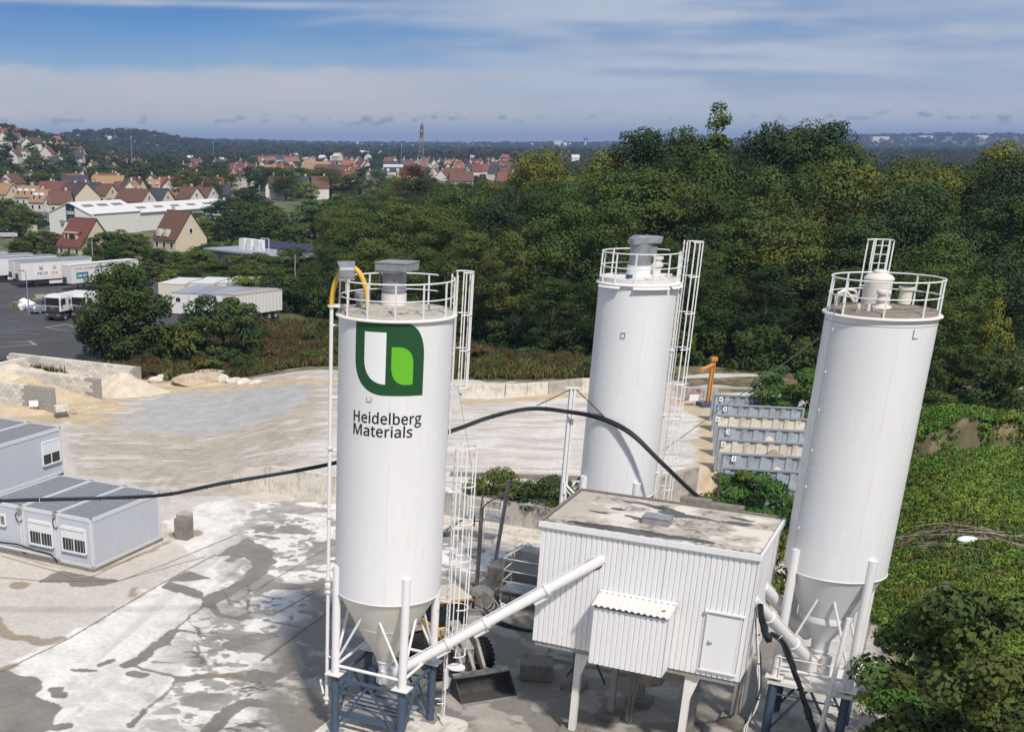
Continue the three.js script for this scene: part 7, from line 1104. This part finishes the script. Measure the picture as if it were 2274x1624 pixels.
  { const p = G1(1560, 1330); const t = house('cream gabled house with a brown roof near the warehouse end', [p[0] + 1, 0, p[2]], -0.85, 9, 9.5, 'c', 'brown', { h: 3.0, rh: 6.0, cx: -0.3 }); t.scale.setScalar(0.88); mesh('dormer', [box(1.4, 1.6, 1.2, -2.2, 4.2, 4.4)], wm.w, t); mesh('dormer', [box(1.4, 1.6, 1.2, 0.8, 4.2, 4.4)], wm.w, t); }
  // hillside and middle distance
  const hill = [[40, 305, 80, 'g', 'tan'], [75, 310, 60, 'g', 'brown'], [195, 318, 60, 'g', 'slate'], [455, 385, 60, 'g', 'slate'], [290, 400, 160, 'f', 'x'], [235, 440, 90, 'g', 'slate'], [315, 440, 110, 'e', 'dark'], [405, 440, 70, 'g', 'dark'], [450, 442, 60, 'g', 'red'], [505, 450, 80, 'g', 'slate'], [540, 470, 60, 'e', 'tan'], [635, 455, 90, 'e', 'red'], [705, 400, 60, 'g', 'slate'], [680, 440, 120, 'f', 'x'], [850, 430, 130, 'f', 'x'], [965, 445, 90, 'e', 'orange'], [760, 405, 140, 'f', 'x'], [135, 555, 100, 'g', 'brown'], [210, 530, 80, 'f', 'x'], [45, 440, 90, 'f', 'x'], [30, 385, 60, 'g', 'brown'], [1620, 490, 90, 'f', 'x']];
  for (const [x, y, wpx, k, roof] of hill) { const [u, v] = c1(x, y); // on the slope: find where the sight line meets the hill
    let z = -640; for (; z > -1500; z -= 5) { const s = sight(u, v, z); if (s[1] <= landH(s[0], z) + 1) break; } const s = sight(u, v, z), m = clamp(wpx * 0.2501 / ppm(z), 7, 30), at = [s[0], landH(s[0], z), z];
    if (k === 'f') { const t = thing('flat_block', 'white flat-roofed building on the wooded hillside', 'building', at, R(-0.2, 0.2), 'white flat buildings on the hillside'); mesh('wall', box(m, 6, 9, 0, 3, 0), wm.w, t); mesh('roof_edge', box(m + 0.4, 0.5, 9.4, 0, 6.2, 0), std({ color: lin(0.2, 0.2, 0.22) }), t); for (let i = 0; i < 4; i++) mesh('window', box(m / 7, 1.5, 0.06, -m / 2 + (i + 0.5) * m / 4, 3.6, 4.53), MT.glass, t); houseSpots.push([at[0], at[2], m * 0.6]); }
    else house(`${k === 'g' ? 'white gabled' : 'white'} house with ${roof} roof on the wooded hillside`, at, k === 'g' ? -Math.PI / 2 + R(-0.3, 0.3) : R(-0.3, 0.2), k === 'g' ? 9 : m, k === 'g' ? clamp(m, 7, 11) : 8.5, 'w', roof, { plain: true, h: 5, group: `${k}${roof} houses on the hillside` });
  }
  // middle of the picture, second enlargement
  const midL = [[60, 548, 60, 'g', 'slate'], [95, 490, 160, 'e', 'orange'], [310, 498, 130, 'e', 'orange'], [470, 512, 120, 'e', 'orange'], [495, 592, 80, 'g', 'slate'], [620, 545, 40, 'g', 'slate'], [680, 545, 40, 'g', 'tan'], [770, 592, 90, 'e', 'red'], [880, 585, 110, 'e', 'slate'], [850, 555, 60, 'g', 'slate'], [900, 555, 60, 'g', 'tan'], [1190, 530, 110, 'e', 'terra'], [1220, 560, 60, 'g', 'orange'], [1310, 560, 60, 'g', 'slate'], [1300, 595, 50, 'g', 'slate'], [1420, 560, 50, 'g', 'slate'], [1510, 545, 70, 'e', 'terra'], [1470, 600, 60, 'g', 'brown'], [1480, 645, 90, 'e', 'orange'], [1560, 615, 60, 'g', 'slate'], [1630, 605, 50, 'g', 'slate'], [1665, 610, 50, 'g', 'brown'], [1730, 610, 70, 'e', 'terra'], [1880, 620, 60, 'g', 'slate'], [1605, 665, 70, 'g', 'slate'], [1585, 700, 60, 'g', 'slate'], [1700, 680, 60, 'g', 'slate'], [1745, 700, 80, 'g', 'dark'], [1800, 705, 90, 'e', 'orange'], [1880, 700, 80, 'e', 'slate'], [1930, 690, 60, 'g', 'slate'], [2020, 700, 110, 'e', 'terra'], [1960, 705, 60, 'e', 'red'], [2050, 640, 60, 'g', 'slate'], [2090, 590, 60, 'g', 'brown'], [2165, 595, 60, 'g', 'slate'], [2250, 640, 60, 'g', 'slate'], [1790, 660, 50, 'e', 'terra'], [1350, 620, 60, 'e', 'dark'], [2080, 560, 80, 'e', 'terra'], [150, 805, 150, 'e', 'terra'], [300, 800, 110, 'g', 'slate'], [395, 885, 130, 'c', 'slate'], [200, 885, 160, 'e', 'brown'], [560, 880, 120, 'e', 'brown'], [810, 625, 110, 'e', 'orange'], [150, 860, 80, 'g', 'slate']];
  for (const [x, y, wpx, k, roof] of midL) { const [u, v] = c2(x, y), z = Math.max(ground(u, Math.max(v, 345))[2], -1300), g = sight(u, v, z), p = [g[0], landH(g[0], z), z], m = clamp(wpx * 0.2501 / ppm(z), 6.5, 24); house(`${k === 'g' ? 'white gabled house' : 'white house'} with ${roof} roof ${x < 700 ? 'right of the dark trees' : x < 1400 ? 'in the town around the pylon' : 'in the town beyond the pylon'}${y > 780 ? ' near the supermarket' : ''}`, p, k === 'g' ? -Math.PI / 2 + R(-0.4, 0.4) : R(-0.3, 0.3), k === 'g' ? 9 : m, k === 'g' ? clamp(m, 6.5, 10) : 8.5, 'w', roof, { plain: true, h: 4.6, rh: 4.2, group: `${k}${roof} town houses ${x < 700 ? 1 : x < 1400 ? 2 : 3}${y > 780 ? 4 : 0}` }); }
  for (let i = 0; i < 6; i++) { const [u, v] = c2(20 + i * 62, 585), z = ground(u, 366)[2], p = ground(u, 366); house('white row house with slate roof, one of the long terrace', [p[0], landH(p[0], z), z], R(-0.05, 0.05), 15, 9, 'w', 'slate', { plain: true, h: 6, group: 'row houses of the long terrace' }); }
  // more of the town, filling the belt
  reseed(84); let n = 0, tries = 0; while (n < 120 && tries++ < 5000) { const z = -R(430, 1200), u = z > -600 ? R(0, 480) : z < -720 && rnd() < 0.35 ? R(0, 330) : R(400, 1220), x = (u - CX) / FOCAL * (-z * CP + 8); if (!houseSpots.every(([hx, hz, hr]) => (x - hx) ** 2 + (z - hz) ** 2 > (hr + (u < 330 && z < -700 ? 16 : 8)) ** 2)) continue; const roof = pick(['brown', 'brown', 'terra', 'slate', 'tan', 'dark', 'red']), gb = rnd() < 0.5, where = u < 300 ? 'far behind the warehouse' : u < 700 ? 'over the trees right of the warehouse' : 'far off around the pylon'; house(`small ${gb ? 'gabled ' : ''}house with ${roof} roof ${where}`, [x, landH(x, z), z], gb ? -Math.PI / 2 + R(-0.5, 0.5) : R(-0.6, 0.4), R(8, 13), R(7.5, 9), pick(['w', 'c', 'p']), roof, { plain: true, h: 4.2, rh: 4.2, group: `${gb}${roof} houses ${where}` }); n++; }
  // mansard house
  { const [u, v] = c2(1215, 715), p = ground(u, v), t = thing('mansard_house', 'white house with a light grey mansard roof and two dormers', 'house', p, -0.1); const w = 12; mesh('wall', box(w, 5, 9, 0, 2.5, 0), wm.w, t); mesh('mansard_roof', [prism([[-4.6, 0], [4.6, 0], [3.4, 3], [-3.4, 3]], w).rotateY(Math.PI / 2).translate(0, 5, 0)], rm.slate, t); mesh('upper_roof', prism([[-3.6, 0], [3.6, 0], [0, 1.6]], w + 0.4).rotateY(Math.PI / 2).translate(0, 8, 0), std({ color: lin(0.45, 0.5, 0.52) }), t); for (const x of [-3, 3]) mesh('dormer', box(1.6, 1.8, 1.4, x, 6.4, 4.1), wm.w, t); for (const x of [-4, 0, 4]) mesh('window', box(1.4, 1.6, 0.06, x, 2.8, 4.53), MT.glass, t); houseSpots.push([p[0], p[2], 9]); }
  // flat white buildings in the middle
  for (const [x, y, wpx, h, label] of [[1080, 790, 190, 4, 'low white flat building below the mansard house'], [540, 840, 210, 4, 'white supermarket roof with a small red sign'], [20, 760, 120, 6, 'white building block at the dark tree edge'], [1180, 760, 60, 4, 'small white flat building by the lime tree']]) { const p = ground(...c2(x, y)), m = wpx * 0.2501 / ppm(p[2]), t = thing('flat_building', label, 'building', p, -0.05); mesh('wall', box(m, h, 12, 0, h / 2, 0), wm.w, t); mesh('roof_edge', box(m + 0.6, 0.6, 12.6, 0, h + 0.2, 0), wm.g, t); for (let i = 0; i < 5; i++) mesh('window', box(m / 8, 1.4, 0.06, -m / 2 + (i + 0.5) * m / 5, h * 0.55, 6.04), MT.glass, t); if (label.includes('red sign')) mesh('sign_panel', box(2.6, 2.2, 0.2, m * 0.46, h + 1.0, 6.2), std({ color: lin(0.45, 0.03, 0.03) }), t); houseSpots.push([p[0], p[2], m * 0.6]); }
}
// ------------------------------------------------------------------ warehouse with the dark blue sign
{
  const K = G1(812, 1207), th = -0.58, t = thing('warehouse', 'white gabled warehouse with a dark blue sign on its gable', 'warehouse', K, th); // local: gable along -x from K, side along -z
  const W = 14, L = 19, h = 5.1, rh = 2.5; const wr = std({ color: lin(0.74, 0.735, 0.71), map: T.paint, roughness: 0.6 });
  mesh('wall', [box(W, h, L, -W / 2, h / 2, -L / 2), prism([[-W / 2, 0], [W / 2, 0], [0, rh]], L).translate(-W / 2, h, -L / 2)], wr, t);
  const an = Math.atan2(rh, W / 2), sl = Math.hypot(W / 2 + 0.3, rh * (W / 2 + 0.3) / (W / 2)); for (const s of [-1, 1]) mesh('roof_slope', box(sl, 0.14, L + 0.5, 0, 0, 0).rotateZ(-s * an).translate(-W / 2 + s * (W / 4 + 0.13), h + rh / 2 + 0.03, -L / 2), WH, t);
  for (const z of [-4, -9.5, -15]) mesh('skylight', box(1.3, 0.05, 3.6, 0, 0, 0).rotateZ(-an).translate(-W / 2 + 2.6, h + rh * 0.66 + 0.14, z), std({ color: lin(0.18, 0.17, 0.13), roughness: 0.4 }), t);
  const sg = print(256, 384, (x, w, hh) => { x.fillStyle = '#10283f'; x.fillRect(0, 0, w, hh); x.fillStyle = '#f2f4f4'; x.font = 'bold 104px sans-serif'; x.textAlign = 'center'; x.fillText('IDEA', w / 2, 220, 230); x.fillRect(128, 92, 30, 10); x.fillStyle = '#9fb4c2'; x.fillRect(16, 270, 224, 4); x.fillStyle = '#e6edf0'; x.font = 'bold 40px sans-serif'; x.fillText('EMBALLAGE', 150, 340, 170); });
  mesh('sign_panel', panelUV(2.9, 4.1, -W / 2 + 0.4, h + 0.1, 0.06), sg, t, false); mesh('loading_door', [box(5.2, 3.2, 0.08, -W / 2 + 0.5, 1.6, 0.05)], MT.whiteFlat, t); mesh('door_rail', box(7, 0.2, 0.2, -W / 2 + 0.2, 3.3, 0.12), MT.galvDull, t); mesh('fan', cyl(0.6, 0.6, 0.2, 0, 0, 0, 20).rotateX(Math.PI / 2).translate(-W * 0.66, 3.0, 0.2), MT.galvDull, t); mesh('door_leaf_joint', [box(0.06, 3.1, 0.03, -W / 2 - 0.6, 1.6, 0.1), box(0.06, 3.1, 0.03, -W / 2 + 1.8, 1.6, 0.1)], MT.galvDull, t);
  const L2 = 46; mesh('wing_wall', [box(W - 3, h - 0.6, L2, -W / 2, (h - 0.6) / 2, -L - L2 / 2)], wr, t); for (const s of [-1, 1]) mesh('wing_roof', box(6.4, 0.14, L2, 0, 0, 0).rotateZ(-s * 0.32).translate(-W / 2 + s * 2.95, h + 0.45, -L - L2 / 2 - 0.1), WH, t);
  for (let i = 0; i < 6; i++) mesh('skylight', box(1.2, 0.05, 3.6, 0, 0, 0).rotateZ(-0.32).translate(-W / 2 + 3.0, h + 0.55, -L - 5 - i * 7.2), std({ color: lin(0.18, 0.17, 0.13), roughness: 0.4 }), t); houseSpots.push([K[0] - 8, K[2] - 8, 15]); houseSpots.push([K[0] + 20, K[2] - 30, 14]);
  const bx = thing('bin_store', 'pale boxes at the warehouse corner', 'crates', [K[0] - 15, 0, K[2] - 2], th); mesh('box_stack', [box(2, 2.4, 1.5, 0, 1.2, 0)], wm.c, bx);
}
// ------------------------------------------------------------------ dark flat building with solar panels
{
  const p = ground(478, 606), q = ground(655, 618), th = Math.atan2(-(q[2] - p[2]), q[0] - p[0]) - 0.35, t = thing('solar_building', 'low dark building with solar panels among the trees', 'building', [p[0], 0, p[2] - 4], th); const dm = std({ color: lin(0.12, 0.135, 0.16), roughness: 0.6 });
  mesh('wall', box(22, 3.6, 14, 10, 1.8, -6), dm, t); mesh('roof_slab', [box(24, 0.3, 15, 10, 3.75, -6)], std({ color: lin(0.30, 0.33, 0.37), roughness: 0.7 }), t); const sp = std({ color: lin(0.018, 0.025, 0.055), roughness: 0.35 });
  for (let i = 0; i < 9; i++) mesh('solar_panel', box(1.9, 0.06, 2.4, 3 + i * 2.05, 4.55, -8, 0, 0.4), sp, t); for (const x of [4.5, 6.6, 9]) mesh('air_unit', [box(1.5, 1.8, 1.3, x, 4.8, -3)], MT.whiteFlat, t); mesh('unit_frame', [box(0.1, 2.2, 0.1, 10.5, 5, -2.4), box(0.1, 2.2, 0.1, 12.6, 5, -2.4), box(2.2, 0.1, 0.1, 11.5, 6.1, -2.4)], MT.whiteFlat, t); houseSpots.push([p[0] + 10, p[2] - 8, 12]);
  const pole = (label, u, v, vt) => { const g = ground(u, v), o = thing('utility_pole', label, 'pole', g); mesh('pole_shaft', rod([0, 0, 0], [0, sight(u, vt, g[2])[1], 0], 0.14, 8, 0.09), MT.galvDull, o); }; pole('thin pale pole before the solar building', 655, 640, 565); pole('concrete pole beside the red-roofed house', 207, 594, 530); pole('pole at the road behind the warehouse sign', 114, 500, 435);
}

// ------------------------------------------------------------------ trees of the town
{
  reseed(91);
  const free = (x, z, r) => houseSpots.every(([hx, hz, hr]) => (x - hx) ** 2 + (z - hz) ** 2 > (r + hr) ** 2);
  const list = [[15, 438, -335, 15, 'mid'], [48, 452, -328, 10, 'olive'], [28, 470, -300, 12, 'mid'], [75, 512, -264, 11, 'mid'], [35, 535, -256, 13, 'olive'], [105, 535, -250, 8, 'mid'], [60, 545, -240, 9, 'dark'], [148, 566, -226, 6, 'mid'], [165, 575, -214, 6, 'bright'], [232, 512, -242, 10, 'mid'], [268, 508, -247, 11, 'olive'], [302, 518, -250, 10, 'mid'], [250, 545, -230, 8, 'dark'], [325, 542, -236, 9, 'mid'], [285, 556, -224, 9, 'olive'], [425, 505, -290, 9, 'olive'], [452, 480, -305, 12, 'lime'], [470, 515, -270, 10, 'mid'], [352, 552, -226, 9, 'dark'], [392, 556, -222, 9, 'mid'], [432, 555, -220, 9, 'olive'], [460, 538, -236, 9, 'dark'], [498, 432, -330, 14, 'deep'], [532, 446, -300, 13, 'dark'], [566, 448, -288, 13, 'dark'], [522, 478, -266, 12, 'deep'], [590, 455, -270, 13, 'mid'], [545, 415, -360, 13, 'deep'], [620, 470, -255, 12, 'dark'], [648, 500, -240, 11, 'mid'], [412, 373, -480, 13, 'olive'], [455, 377, -470, 14, 'mid'], [490, 372, -520, 14, 'dark'], [312, 372, -520, 9, 'silver'], [355, 362, -620, 14, 'dark'], [440, 470, -320, 7, 'bright'], [680, 402, -452, 9, 'lime'], [710, 368, -520, 16, 'olive'], [735, 372, -520, 15, 'olive'], [665, 370, -540, 15, 'mid'], [800, 374, -560, 11, 'silver'], [780, 385, -520, 12, 'mid'], [840, 376, -520, 12, 'mid'], [635, 375, -500, 14, 'mid'], [605, 368, -560, 15, 'dark'], [580, 365, -600, 14, 'mid'], [875, 388, -420, 9, 'lime'], [770, 430, -300, 12, 'dark'], [740, 440, -290, 12, 'dark'], [810, 428, -300, 12, 'mid'], [850, 424, -310, 12, 'dark'], [700, 450, -270, 12, 'mid'], [990, 400, -320, 12, 'mid'], [1030, 400, -320, 12, 'dark'], [1080, 396, -320, 12, 'olive'], [960, 398, -350, 8, 'deep'], [130, 440, -470, 8, 'mid'], [200, 452, -420, 6, 'mid'], [100, 400, -560, 12, 'dark'], [250, 392, -560, 12, 'mid'], [180, 388, -590, 13, 'dark'], [320, 400, -540, 10, 'olive'], [10, 398, -560, 12, 'mid'], [120, 515, -262, 5, 'brown'], [560, 575, -190, 5, 'olive'], [530, 585, -185, 5, 'olive'], [590, 590, -180, 5, 'mid'], [620, 600, -178, 7, 'mid'], [505, 598, -182, 5, 'dark'], [645, 610, -172, 7, 'mid'], [575, 610, -172, 6, 'olive'], [540, 612, -170, 6, 'lime'], [480, 605, -186, 6, 'mid'], [460, 610, -184, 6, 'olive'], [700, 590, -172, 8, 'dark'], [730, 600, -168, 8, 'mid'], [330, 575, -206, 7, 'mid'], [365, 590, -200, 7, 'olive'], [400, 590, -200, 7, 'mid'], [430, 596, -196, 7, 'dark'], [380, 610, -190, 5, 'lime'], [205, 565, -205, 5, 'mid'], [470, 572, -199, 7, 'mid'], [498, 580, -198, 6, 'dark'], [522, 562, -200, 6, 'olive'], [548, 574, -197, 7, 'mid'], [575, 560, -199, 6, 'mid'], [600, 570, -197, 7, 'dark'], [628, 556, -200, 8, 'mid'], [655, 548, -202, 9, 'dark'], [612, 590, -190, 6, 'olive'], [585, 584, -192, 5, 'mid'], [455, 555, -206, 8, 'olive']];
  const cn = { mid: 'mid green', olive: 'olive', dark: 'dark green', deep: 'very dark', lime: 'yellow-green', silver: 'grey-green', bright: 'fresh green', brown: 'brownish' };
  list.forEach(([u, vt, z, w, mt], i) => { const p = sight(u, vt, z), y0 = landH(p[0], z) - 0.2, con = mt === 'silver'; const where = z > -215 ? 'between trailers and solar building' : z > -275 ? (u < 220 ? 'by the red-roofed house' : u < 480 ? 'before the warehouse' : 'right of the warehouse wing') : z > -380 ? (u < 220 ? 'at the road bend' : u < 900 ? 'behind the warehouse wing' : 'behind the emblem silo wood') : u < 500 ? 'among the houses behind the warehouse' : 'in the town below the pylon'; plantTree(con ? 'conifer' : p[1] - y0 > 10 ? 'oak' + (i % 4) : 'mid' + (i % 3), mt === 'silver' ? 'fir' : mt, con ? 'fir_tree' : 'town_tree', `${cn[mt]} ${w > 10 ? 'wide' : 'small'} ${con ? 'fir' : 'tree'} ${where}`, 'tree', [p[0], y0, z], Math.max(3, p[1] - y0), Math.min(w, Math.max(3, p[1] - y0) * 1.25), `${mt} ${w > 10} trees ${where}`); });
  // more trees between the houses, low enough to leave the roofs in view
  let k = 0, tries = 0; const tin = ['mid', 'dark', 'olive', 'deep', 'mid', 'blueGreen'];
  while (k < 250 && tries++ < 9000) { const z = -R(480, 1150), u = rnd() < 0.6 ? R(-20, 560) : R(560, 1300), x = (u - CX) / FOCAL * (-z * CP + 8); if (!free(x, z, 5) || (z > -560 && u < 560)) continue; const mt = pick(tin); plantTree('mid' + (k % 3), mt, 'town_tree', `${{ mid: 'mid green', dark: 'dark green', olive: 'olive', deep: 'very dark', blueGreen: 'bluish green' }[mt]} tree ${u < 450 ? 'on the wooded slope behind the houses' : 'between the houses of the town'}`, 'tree', [x, landH(x, z) - 0.2, z], u > 400 ? R(4.5, 7.5) : R(7, 11), R(7, 11), `${mt} trees ${u < 450 ? 'slope' : 'town'}`); k++; }
  // hedges and gardens close to the houses
  for (let i = 0; i < 60; i++) { const z = -R(225, 480), u = R(-10, 700), x = (u - CX) / FOCAL * (-z * CP + 8); if (!free(x, z, 1.5) || (x < -18 && z > -208) || (z > -310 && z < -285 && x > -75 && x < -20)) continue; const mt = pick(['mid', 'olive', 'bright', 'dark']); plantTree(pick(['bush0', 'bush1']), mt, 'garden_shrub', `${cn[mt]} shrub in the gardens behind the car park`, 'shrub', [x, 0, z], R(1.5, 3.2), R(3, 6), `${mt} shrubs in the gardens`); }
  // far woodland reads as one mass
  const geo = [KIND.far0.crown, KIND.far1.crown], N = 5200, o = new THREE.Object3D(), c = new THREE.Color();
  for (const g of [0, 1]) {
    const m = new THREE.InstancedMesh(geo[g], leafMat(0.048, 0.064, 0.024), N); let q = 0;
    for (let tr = 0; q < N && tr < N * 20; tr++) { const z = -Math.exp(R(Math.log(430), Math.log(6200))), u = R(-60, 2340), x = (u - CX) / FOCAL * (-z * CP + 8); if (u > 1000 && z > -700 && rnd() < 0.5) continue; if (z > -1500 && !houseSpots.every(([hx, hz, hr]) => Math.abs(x - hx * z / hz) > hr * 0.8 + 2 || z < hz - 4 || z > hz + 70)) continue; if (z > -600 && (u < 600 || rnd() < 0.6)) continue; if (z > -900 && rnd() < 0.5) continue; if (u > 560 && u < 1250 && z > -1200 && rnd() < 0.45) continue; const far = sm(600, 3000, -z); o.position.set(x, landH(x, z) - 1.2, z); o.rotation.set(0, R(0, 6.28), 0); const s = R(0.7, 1.15) * (1 + far * 0.9) * (z > -1500 ? (u < 560 ? 0.85 : u < 1300 ? 0.55 : 0.75) : 1); o.scale.set(s * R(0.9, 1.5), s * R(0.8, 1.05) * (1 - 0.3 * far), s * R(0.9, 1.5)); o.updateMatrix(); m.setMatrixAt(q, o.matrix); const t = R(0.65, 1.35), h = R(0.85, 1.25); m.setColorAt(q, c.setRGB(t * h, t, t * R(0.8, 1.2))); q++; }
    m.count = q; m.name = g ? 'distant_woodland_001' : 'distant_woodland'; m.castShadow = m.receiveShadow = true; scene.add(m); tag(m, g ? 'trees of the plain and far ridges, lighter ones' : 'dense trees covering the plain and the far ridges', 'woodland', null, 'stuff');
  }
  // far houses, specks between the trees
  const specks = new THREE.InstancedMesh(merge([box(9, 4, 8, 0, 2, 0), prism([[-4.4, 0], [4.4, 0], [0, 3.4]], 9.4).rotateY(Math.PI / 2).translate(0, 4, 0)]), std({ roughness: 0.9 }), 420); let q = 0;
  for (let i = 0; i < 230; i++) { const z = -R(1200, 4800), u = R(-20, 1420), x = (u - CX) / FOCAL * (-z * CP + 8); o.position.set(x, landH(x, z) + R(3, 6.5), z); o.rotation.set(0, R(0, 6.28), 0); o.scale.setScalar(R(0.6, 1.0)); o.updateMatrix(); specks.setMatrixAt(q, o.matrix); specks.setColorAt(q++, c.setRGB(...pick([[0.62, 0.6, 0.56], [0.55, 0.52, 0.45], [0.3, 0.12, 0.08], [0.6, 0.6, 0.6]]))); }
  for (let i = 0; i < 0; i++) q++;
  specks.count = q; specks.name = 'distant_town'; scene.add(specks); tag(specks, 'far houses showing as pale specks between distant trees', 'town', null, 'stuff');
}
// ------------------------------------------------------------------ towers and masts
{
  const pz = -760, top = sight(937, 279, pz), b = landH(top[0], pz), H = top[1] - b, t = thing('pylon', 'red and white lattice pylon rising over the town', 'pylon', [top[0], b, pz]), wd = std({ color: lin(0.20, 0.20, 0.21) }), rd = std({ color: lin(0.16, 0.08, 0.075) });
  const w = (y) => mix(3.9, 0.9, sm(0, 0.72, y / H)); const parts = [[], []];
  for (let i = 0; i < 12; i++) { const y0 = i / 12 * H, y1 = (i + 1) / 12 * H, k = i > 8 ? (i % 2 ? 0 : 1) : 0, a = w(y0), c = w(y1); for (const [sx, sz] of [[1, 1], [1, -1], [-1, 1], [-1, -1]]) parts[k].push(bar([sx * a, y0, sz * a], [sx * c, y1, sz * c], 0.2)); for (const s of [1, -1]) { parts[k].push(bar([-a, y0, s * a], [c, y1, s * c], 0.12), bar([a, y0, s * a], [-c, y1, s * c], 0.12), bar([s * a, y0, -a], [s * c, y1, c], 0.12)); } }
  mesh('lattice', parts[0], wd, t); mesh('lattice', parts[1], rd, t); mesh('antenna_drum', [cyl(1.0, 1.0, 3.2, 0, H - 6.5, 0, 12), cyl(0.9, 0.9, 2.4, 0, H - 2.2, 0, 12)], rd, t); mesh('tip', rod([0, H, 0], [0, H + 2, 0], 0.3), rd, t);
  const tz = -2650, tp = sight(282, 284, tz), tb = landH(tp[0], tz), tt = thing('tower_block', 'grey tower on the wooded knoll', 'tower', [tp[0], tb, tz]); mesh('shaft', cyl(7, 7, tp[1] - tb - 6, 0, 0, 0, 12), MT.galvDull, tt); mesh('tower_head', cyl(8.4, 8.4, 6.5, 0, tp[1] - tb - 6.5, 0, 12), MT.galvDull, tt);
  const mast = (label, u, vt, z) => { const p = sight(u, vt, z), g = landH(p[0], z), o = thing('mast', label, 'mast', [p[0], g, z]), h = p[1] - g; mesh('mast_shaft', [rod([0, 0, 0], [0, h, 0], 0.28, 8, 0.2)], MT.galvDull, o); mesh('mast_head', [box(0.9, 2.0, 0.9, 0, h - 1.5, 0)], MT.galvDull, o); };
  mast('pale radio mast below the wooded knoll', 290, 300, -900); mast('short white mast on the ridge', 473, 313, -1300); mast('second thin mast beside the pylon', 892, 318, -1100);
  const wt = (label, u, vt, z) => { const p = sight(u, vt, z), g = landH(p[0], z), o = thing('water_tower', label, 'tower', [p[0], g, z]), h = p[1] - g; mesh('stem', cyl(4, 3, h - 6, 0, 0, 0, 12), wm.g, o); mesh('bowl', cyl(5, 11, 6, 0, h - 6, 0, 16), wm.g, o); }; wt('far mushroom water tower on the ridge behind the rear silo', 1301, 306, -4300);
  for (const [u, vt, z, w0, label] of [[1240, 312, -4400, 30, 'far tower block pair on the ridge'], [1252, 315, -4400, 20, 'lower far tower block on the ridge']]) { const p = sight(u, vt, z), g = landH(p[0], z), o = thing('far_block', label, 'building', [p[0], g, z]); mesh('wall', box(w0, p[1] - g, 16, 0, (p[1] - g) / 2, 0), wm.g, o); }
  for (const [u, v, w0, i] of [[1330, 327, 110, 0], [1370, 330, 60, 1], [1390, 322, 40, 2], [1955, 306, 60, 3], [2055, 304, 50, 4], [1990, 330, 80, 5], [2180, 303, 40, 6]]) { const z = -4600, p = sight(u, v - 3, z), g = landH(p[0], z), o = thing('far_block', ['long white block on the ridge behind the rear silo', 'white block beside the long one on the ridge', 'small white block on the ridge by the oaks', 'white block on the blue ridge beyond the bank', 'second white block on the blue ridge', 'low white shed under the blue ridge', 'last white block on the blue ridge'][i], 'building', [p[0], Math.min(g, p[1] - 12), z]); mesh('wall', box(w0, p[1] - Math.min(g, p[1] - 12), 20, 0, (p[1] - Math.min(g, p[1] - 12)) / 2, 0), wm.w, o); }
  // maize behind the solar building
  reseed(92); const blade = crownGeo(1750, { clumps: 4, leaves: 26, leaf: 1.1, rx: 0.3, ry: 0.7, y: 1.3, cr: 0.45, low: -1, long: 8, hue: 0.3, droop: 1 }), m = new THREE.InstancedMesh(blade, leafMat(0.16, 0.19, 0.05), 2600), o = new THREE.Object3D(), a = ground(520, 556), d = ground(690, 560); let q = 0;
  for (; q < 2600; q++) { const u = rnd(), w0 = rnd(); o.position.set(mix(a[0], d[0], u), 0, mix(a[2], d[2], u) - w0 * 28); o.rotation.set(0, R(0, 6.28), 0); o.scale.setScalar(R(0.9, 1.4)); o.updateMatrix(); m.setMatrixAt(q, o.matrix); }
  m.name = 'maize_field'; scene.add(m); tag(m, 'yellow-green maize standing behind the solar building', 'crop', null, 'stuff');
}
scene.fog = new THREE.FogExp2(0x9fb9ea, 0.00012);
renderer.render(scene, camera);
